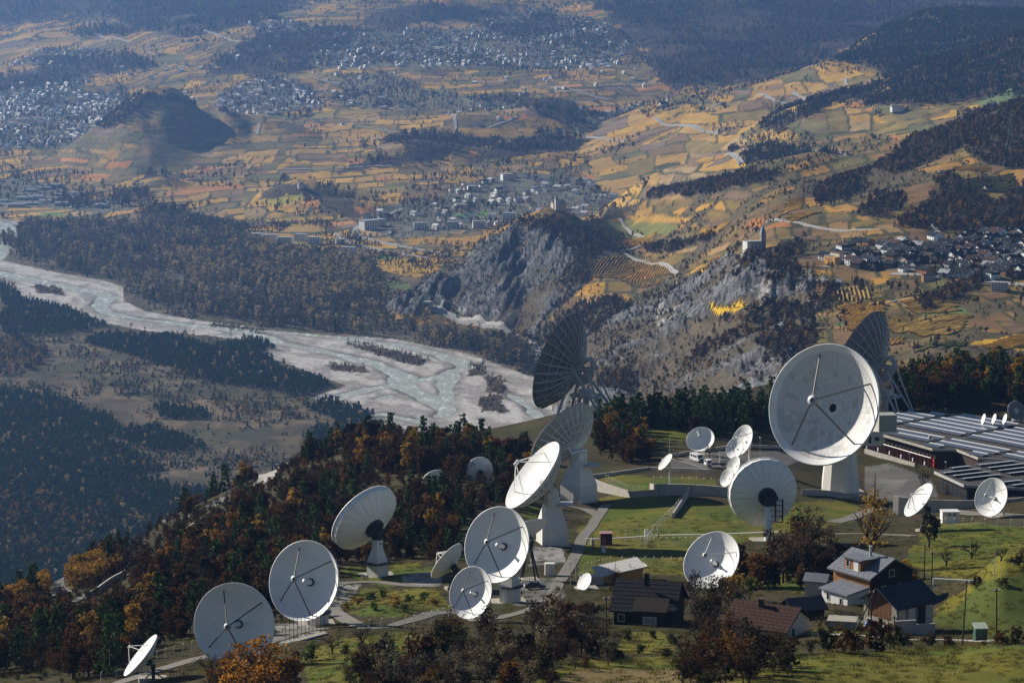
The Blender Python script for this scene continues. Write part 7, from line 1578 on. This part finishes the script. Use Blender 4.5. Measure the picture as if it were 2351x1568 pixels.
for i, (u, v, s, rot) in enumerate(((590,553,1.0,-12),(622,556,1.0,-15),(655,562,1.0,-12),(690,553,.9,-20),(722,560,.9,-10),(845,527,1.25,40),(870,520,1.0,40),(965,528,1.0,5),(1040,524,.9,0),(1100,524,1.0,5),(1170,505,1.0,-10),(800,585,1.0,-25),(780,560,.6,10),(1085,440,.9,10),(1165,415,1.1,20))):
    q = at(u, v, 4000); lb = ('white balcony apartment block at the edge of the riverside wood' if u < 760 or v > 570 else 'white apartment block along the near edge of the far village'); village_house('flat', q.x, q.y, radians(rot), s, 'white', 'grey', lb, lb + 's', 'apartment_block', 'building')
for i, (x, y) in enumerate(spots(SHEDS, 26, 4000, 24, 31, L1)): village_house('hall', x, y, radians(R3.choice((8, 12, 95))), R3.uniform(.6, 1.2), R3.choice(('white', 'grey')), 'grey', 'pale industrial hall on the plain by the river bend', 'industrial halls on the plain', 'industrial_hall', 'building', False)
# towns farther off: past the first three hundred houses, one mass
tw = MB(); twr = MB(); TOWNS['j'] = [(0,175),(500,140),(740,60),(1450,50),(1500,290),(1200,300),(600,292),(200,360),(0,345)]
for key, n, gap in (('a', 430, 19), ('b', 170, 19), ('c', 330, 22), ('d', 60, 26), ('f', 50, 24), ('g', 26, 24), ('h', 45, 24), ('j', 200, 24)):
    for x, y in spots(TOWNS[key], n, 4000, gap, 40 + ord(key), L1):
        z = ground(x, y); a = 2.2 * vnoise(np.array([x / 160]), np.array([y / 260]), 3)[0] + R3.choice((0, pi / 2)); s = R3.uniform(.6, 1.1); M = Matrix.Translation((x, y, z)) @ Matrix.Rotation(a, 4, 'Z') @ Matrix.Diagonal((s, s, s * R3.choice((.8, 1, 1, 1.5)), 1))
        g = gable_shell(12, 10, 5.5, 8.0); tw.add([M @ Vector(p) for p in g.v], g.f[:6]); g = gable_roof(12, 10, 5.5, 8.0, .6, .3); twr.add([M @ Vector(p) for p in g.v], g.f)
t = tw.build('far_town', mat('far_white_walls', (.86,.85,.82), .8, var=.1), kind='stuff'); twr.build('far_town_roofs', mat('sun_glint_far_roofs', (.74,.71,.68), .8, var=.5, scale=.02), kind='stuff')  # roof colour lightened to stand for sun glints on the roofs

# ------------------------------------------------------------------ landmarks
r = root_at('church', 'cliff-edge church with bare grey walls, square tower and pyramid spire', 'church', 1742, 578, 20, dmin=C, rad=10)
MB().box((-6, 0, 4.5), (14, 9, 13)).build('nave', GREYR, r); MB().add([(-15,-5.5,-3),(-11,-5.5,-3),(-11,5.5,-3),(-15,5.5,-3),(-15,-5.5,11),(-11,-5.5,9),(-11,5.5,9),(-15,5.5,11)], [(0,1,5,4),(1,2,6,5),(2,3,7,6),(3,0,4,7),(4,5,6,7)]).build('gable_front', RENDERW, r)
MB().add([(-14,-5,10.8),(2,-5,8.2),(2,5,8.2),(-14,5,10.8),(-14,-5,11.1),(2,-5,8.5),(2,5,8.5),(-14,5,11.1)], [(3,2,1,0),(4,5,6,7),(0,1,5,4),(1,2,6,5),(2,3,7,6),(3,0,4,7)]).build('roof', DROOF, r)
tw_ = MB().box((4, 0, 8), (5, 5, 20)).build('tower', STONE, r); MB().frustum((4, 0, 18), (2.7, 2.7), (.05, .05), 8.5).build('spire', SLATE, tw_)
for ax, p in (((0,-1),(4,-2.53,15)),((-1,0),(1.47,0,15)),((0,-1),(4,-2.53,9))): window(tw_, p, ax, .9, 1.8, frame=False)
for x in (-9, -5, -1): window(r, (x, -4.53, 5), (0, -1), .9, 3, frame=False)
MB().prism([(-17,-8),(8,-8),(9,6),(-17,6)], -9, -1.9).build('terrace_wall', CONC, r)
r = root_at('school', 'ochre building with stepped roof above a curved pale retaining wall', 'building', 1912, 604, -58, dmin=C, rad=12)
MB().box((0, 0, 2), (16, 8, 9)).build('wall', YELL, r); MB().box((-3, 0, 6.7), (10, 8.4, .5)).build('roof', GROOF, r); MB().add([(-4,-4.2,-4),(12,-4.2,-4),(12,-4.2,-1),(-4,-4.2,4.4),(-4,-5.8,-4),(12,-5.8,-4),(12,-5.8,-1),(-4,-5.8,4.4)], [(0,3,2,1),(4,5,6,7),(3,7,6,2),(0,4,7,3)]).build('ramp_wall', YELL, r); MB().box((2, 3, 8), (14, 5, 4)).build('upper_storey', CREAM, r); MB().box((2, 3, 10.2), (15, 6, .5)).build('upper_roof', RROOF, r)
for x in (-6, -3, 0, 3): window(r, (x, -4.03, 4), (0, -1), 1.4, 1.4)
mb = MB()
for k in range(16):
    a0, a1 = radians(170 + k * 10), radians(180 + k * 10); mb.add([(4 + 26 * cos(a0), 14 * sin(a0), -12), (4 + 26 * cos(a1), 14 * sin(a1), -12), (4 + 24 * cos(a1), 12.5 * sin(a1), -1.5), (4 + 24 * cos(a0), 12.5 * sin(a0), -1.5)], [(0,1,2,3)])
mb.build('retaining_wall', CONC, r); MB().prism([(4 + 24 * cos(radians(170 + k * 10)), 12.5 * sin(radians(170 + k * 10))) for k in range(17)], -2.2, -1.6).build('terrace', PAVE, r)
r = root_at('church', 'pale church with long nave and slim spired tower in the far village', 'church', 1282, 492, 200, dmin=4000, rad=10); gable_shell(24, 14, 10, 16).build('nave', CREAM, r); gable_roof(24, 14, 10, 16, .5, .4).build('roof', mat('pale_church_roof', (.45,.40,.33), .8), r)
tw_ = MB().box((8, 11, 8), (5, 5, 22)).build('tower', RENDERW, r); MB().frustum((8, 11, 19), (2.6, 2.6), (.1, .1), 10).build('spire', SLATE, tw_); r.scale = (.8, .8, .8)
r = root_at('church', 'small distant white church with a needle spire beside the wooded ravine', 'church', 1523, 247, 30, dmin=4000, rad=10); gable_shell(20, 11, 8, 13).build('nave', RENDERW, r); gable_roof(20, 11, 8, 13, .5, .4).build('roof', DROOF, r); tw_ = MB().box((12, 0, 9), (6, 6, 22)).build('tower', RENDERW, r); MB().frustum((12, 0, 20), (3.2, 3.2), (.1, .1), 15).build('spire', GROOF, tw_)
r = root_at('chapel', 'small white chapel on a green knoll in the plain', 'chapel', 690, 432, 15, dmin=4000, rad=6); MB().lathe([(6, -3), (6, 8), (6.6, 8.2), (.1, 12)], 8).build('wall', RENDERW, r); MB().lathe([(6.8, 8.2), (.1, 12.6)], 8).build('roof', GROOF, r)
r = root_at('villa', 'white villa before a hedge in the right-hand terraced vineyards', 'house', 2060, 256, 10, dmin=4300, rad=6); gable_shell(22, 12, 7, 10).build('wall', RENDERW, r); gable_roof(22, 12, 7, 10, .5, .4).build('roof', GROOF, r)
r = root_at('villa', 'white house alone on the upper left vineyard slope', 'house', 570, 50, 10, dmin=4300, rad=6); gable_shell(26, 14, 9, 13).build('wall', RENDERW, r); gable_roof(26, 14, 9, 13, .5, .4).build('roof', GROOF, r)
q = at(990, 706, C); r = thing('tunnel_portal', 'round-arched tunnel mouth at the foot of the rocky cliff', 'tunnel', (q.x - 5, q.y - 11, q.z + 1.2)); mb = MB(); w_ = 9.0
arch = [(-3.6, 0)] + [(3.6 * cos(pi - a * pi / 8), 3.4 + 3.2 * sin(a * pi / 8)) for a in range(9)] + [(3.6, 0)]; outer = [(-w_ * .62, 0), (-w_ * .62, 8.8), (w_ * .62, 8.8), (w_ * .62, 0)]
n = len(arch); ov = [(-w_ * .62, 0)] + [(-w_ * .62, 8.8) if i < 4 else ((0, 8.8) if i == 4 else (w_ * .62, 8.8)) for i in range(9)] + [(w_ * .62, 0)]
vs = [(x, -4, z) for x, z in arch] + [(x, -4, z) for x, z in ov] + [(x, 10, z) for x, z in arch] + [(x, 6, z) for x, z in ov]
fs = [(i, i + 1, n + i + 1, n + i) for i in range(n - 1)] + [(i, 2 * n + i, 2 * n + i + 1, i + 1) for i in range(n - 1)] + [(n + i, n + i + 1, 3 * n + i + 1, 3 * n + i) for i in range(n - 1)]
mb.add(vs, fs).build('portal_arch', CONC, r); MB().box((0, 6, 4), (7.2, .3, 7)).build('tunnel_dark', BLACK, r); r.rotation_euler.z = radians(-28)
PYL = mat('dull_pylon_steel', (.17,.17,.17), .7)
def pylon(label, u, v, topv, dmin):
    q = at(u, v, dmin); h = (v - topv) / (F / q.y); r = thing('pylon', label, 'pylon', q); b = h * .09; mb = MB(); t = max(.09, h * .004)
    lv = [(0, b), (.3, b * .62), (.55, b * .36), (.8, b * .2), (1.0, .1)]
    for sx in (-1, 1):
        for sy in (-1, 1):
            for (z0, w0), (z1, w1) in zip(lv, lv[1:]): mb.tube((sx * w0, sy * w0, z0 * h - (1 if z0 == 0 else 0)), (sx * w1, sy * w1, z1 * h), t, n=4)
    for (z0, w0), (z1, w1) in zip(lv, lv[1:]):
        for s in (-1, 1): mb.tube((-w0, s * w0, z0 * h), (w1, s * w1, z1 * h), t * .7, n=3); mb.tube((w0, s * w0, z0 * h), (-w1, s * w1, z1 * h), t * .7, n=3); mb.tube((s * w0, -w0, z0 * h), (s * w1, w1, z1 * h), t * .7, n=3)
    mb.build('mast', PYL, r)
    for z in (.68, .8, .92):
        m2 = MB(); l = h * (.16 if z == .8 else .12)
        for s in (-1, 1): m2.tube((0, 0, z * h + .02 * h), (s * l, 0, z * h), t * .8, n=4); m2.tube((0, 0, z * h - .02 * h), (s * l, 0, z * h), t * .8, n=4)
        m2.build('crossarm', PYL, r)
pylon('lattice pylon in front of the hazy right-hand vineyards', 1985, 388, 322, C); pylon('lattice pylon on the brown wooded slope near the right border', 2318, 348, 250, C); pylon('lattice pylon standing on the gravel of the river', 530, 781, 747, C); pylon('lattice pylon above the riverside wood left of the knoll', 290, 530, 492, C); pylon('lattice pylon on the rocky slope left of the light rock face', 1500, 890, 800, C); pylon('lattice pylon before the gold fields below the white blocks', 1105, 570, 512, C)
# ------------------------------------------------------------------ vine rows of the nearer vineyards: real rows of low foliage
def vine_rows(poly, ang, gap, m, seed, h=1.5, w_=1.1, dmin=C):
    q = [at(u, v, dmin) for u, v in poly]; pl = [(p.x, p.y) for p in q]; cx, cy_ = sum(p[0] for p in pl) / len(pl), sum(p[1] for p in pl) / len(pl); R_ = max(math.hypot(x - cx, y - cy_) for x, y in pl); D_ = Vector((cos(ang), sin(ang))); N_ = Vector((-D_.y, D_.x)); mb = MB(); R = random.Random(seed)
    for i in range(int(-R_ / gap), int(R_ / gap) + 1):
        prev = None; j = -R_
        while j < R_:
            p = Vector((cx, cy_)) + N_ * i * gap + D_ * j
            if inside(pl, p.x, p.y) and R.random() > .03:
                z = ground(p.x, p.y); hh = h * R.uniform(.75, 1.2); s = N_ * w_ * .5 * R.uniform(.7, 1.25)
                cur = [(p.x - s.x, p.y - s.y, z - .1), (p.x - s.x * .7, p.y - s.y * .7, z + hh), (p.x + s.x * .7, p.y + s.y * .7, z + hh), (p.x + s.x, p.y + s.y, z - .1)]
                if prev: mb.add(prev + cur, [(0, 4, 5, 1), (1, 5, 6, 2), (2, 6, 7, 3)])
                prev = cur
            else: prev = None
            j += 6
    if mb.v: mb.build('vineyard_rows', m, kind='stuff')
VG = mat('gold_vines', (.52,.31,.035), .9, var=.5, scale=.12, bump=.4, bscale=1.5); VO = mat('ochre_vines', (.40,.26,.05), .9, var=.5, scale=.12, bump=.4, bscale=1.5); VL = mat('olive_vines', (.15,.145,.035), .9, var=.45, scale=.12, bump=.4, bscale=1.5)
for i, (poly, ang, gap, m) in enumerate((([(1915,705),(1985,690),(2045,700),(2020,745),(1950,765)],1.05,4.2,VG),([(1900,668),(1985,655),(2005,690),(1925,698)],1.5,3.6,VO),([(2060,690),(2190,690),(2215,720),(2085,722)],.15,3.4,VO),([(2040,725),(2240,725),(2200,770),(2020,760)],.2,3.2,VO),([(1350,600),(1440,590),(1560,632),(1540,642),(1420,642),(1350,640)],1.35,4.5,VO),([(1440,595),(1500,600),(1550,630),(1470,632)],1.4,4.5,VG),
 ([(2010,790),(2080,770),(2075,790),(2020,800)],1.2,4,VG),([(2180,380),(2290,385),(2260,398),(2200,395)],.2,6,VG),([(2060,520),(2110,470),(2135,475),(2085,530)],.15,5,VG),([(1800,470),(1850,455),(1845,480),(1790,500)],.7,4,VG),([(1790,510),(1850,490),(1890,486),(1820,512)],.7,4,VG),([(2160,420),(2330,400),(2345,440),(2200,440)],.35,5,VL),([(1420,540),(1510,530),(1500,560),(1430,560)],.5,4,VG),([(1600,520),(1690,505),(1640,545),(1600,545)],.6,4,VG),
 ([(2240,800),(2351,770),(2480,765),(2480,795),(2300,808)],.4,3.5,VG),([(2085,795),(2200,780),(2230,800),(2110,812)],.3,3.5,VL),([(1930,575),(2000,550),(2060,545),(1970,572)],.4,4,VO),([(1860,690),(1900,665),(1905,690),(1880,705)],.5,4,VG))): vine_rows(poly, ang, gap, m, 60 + i)
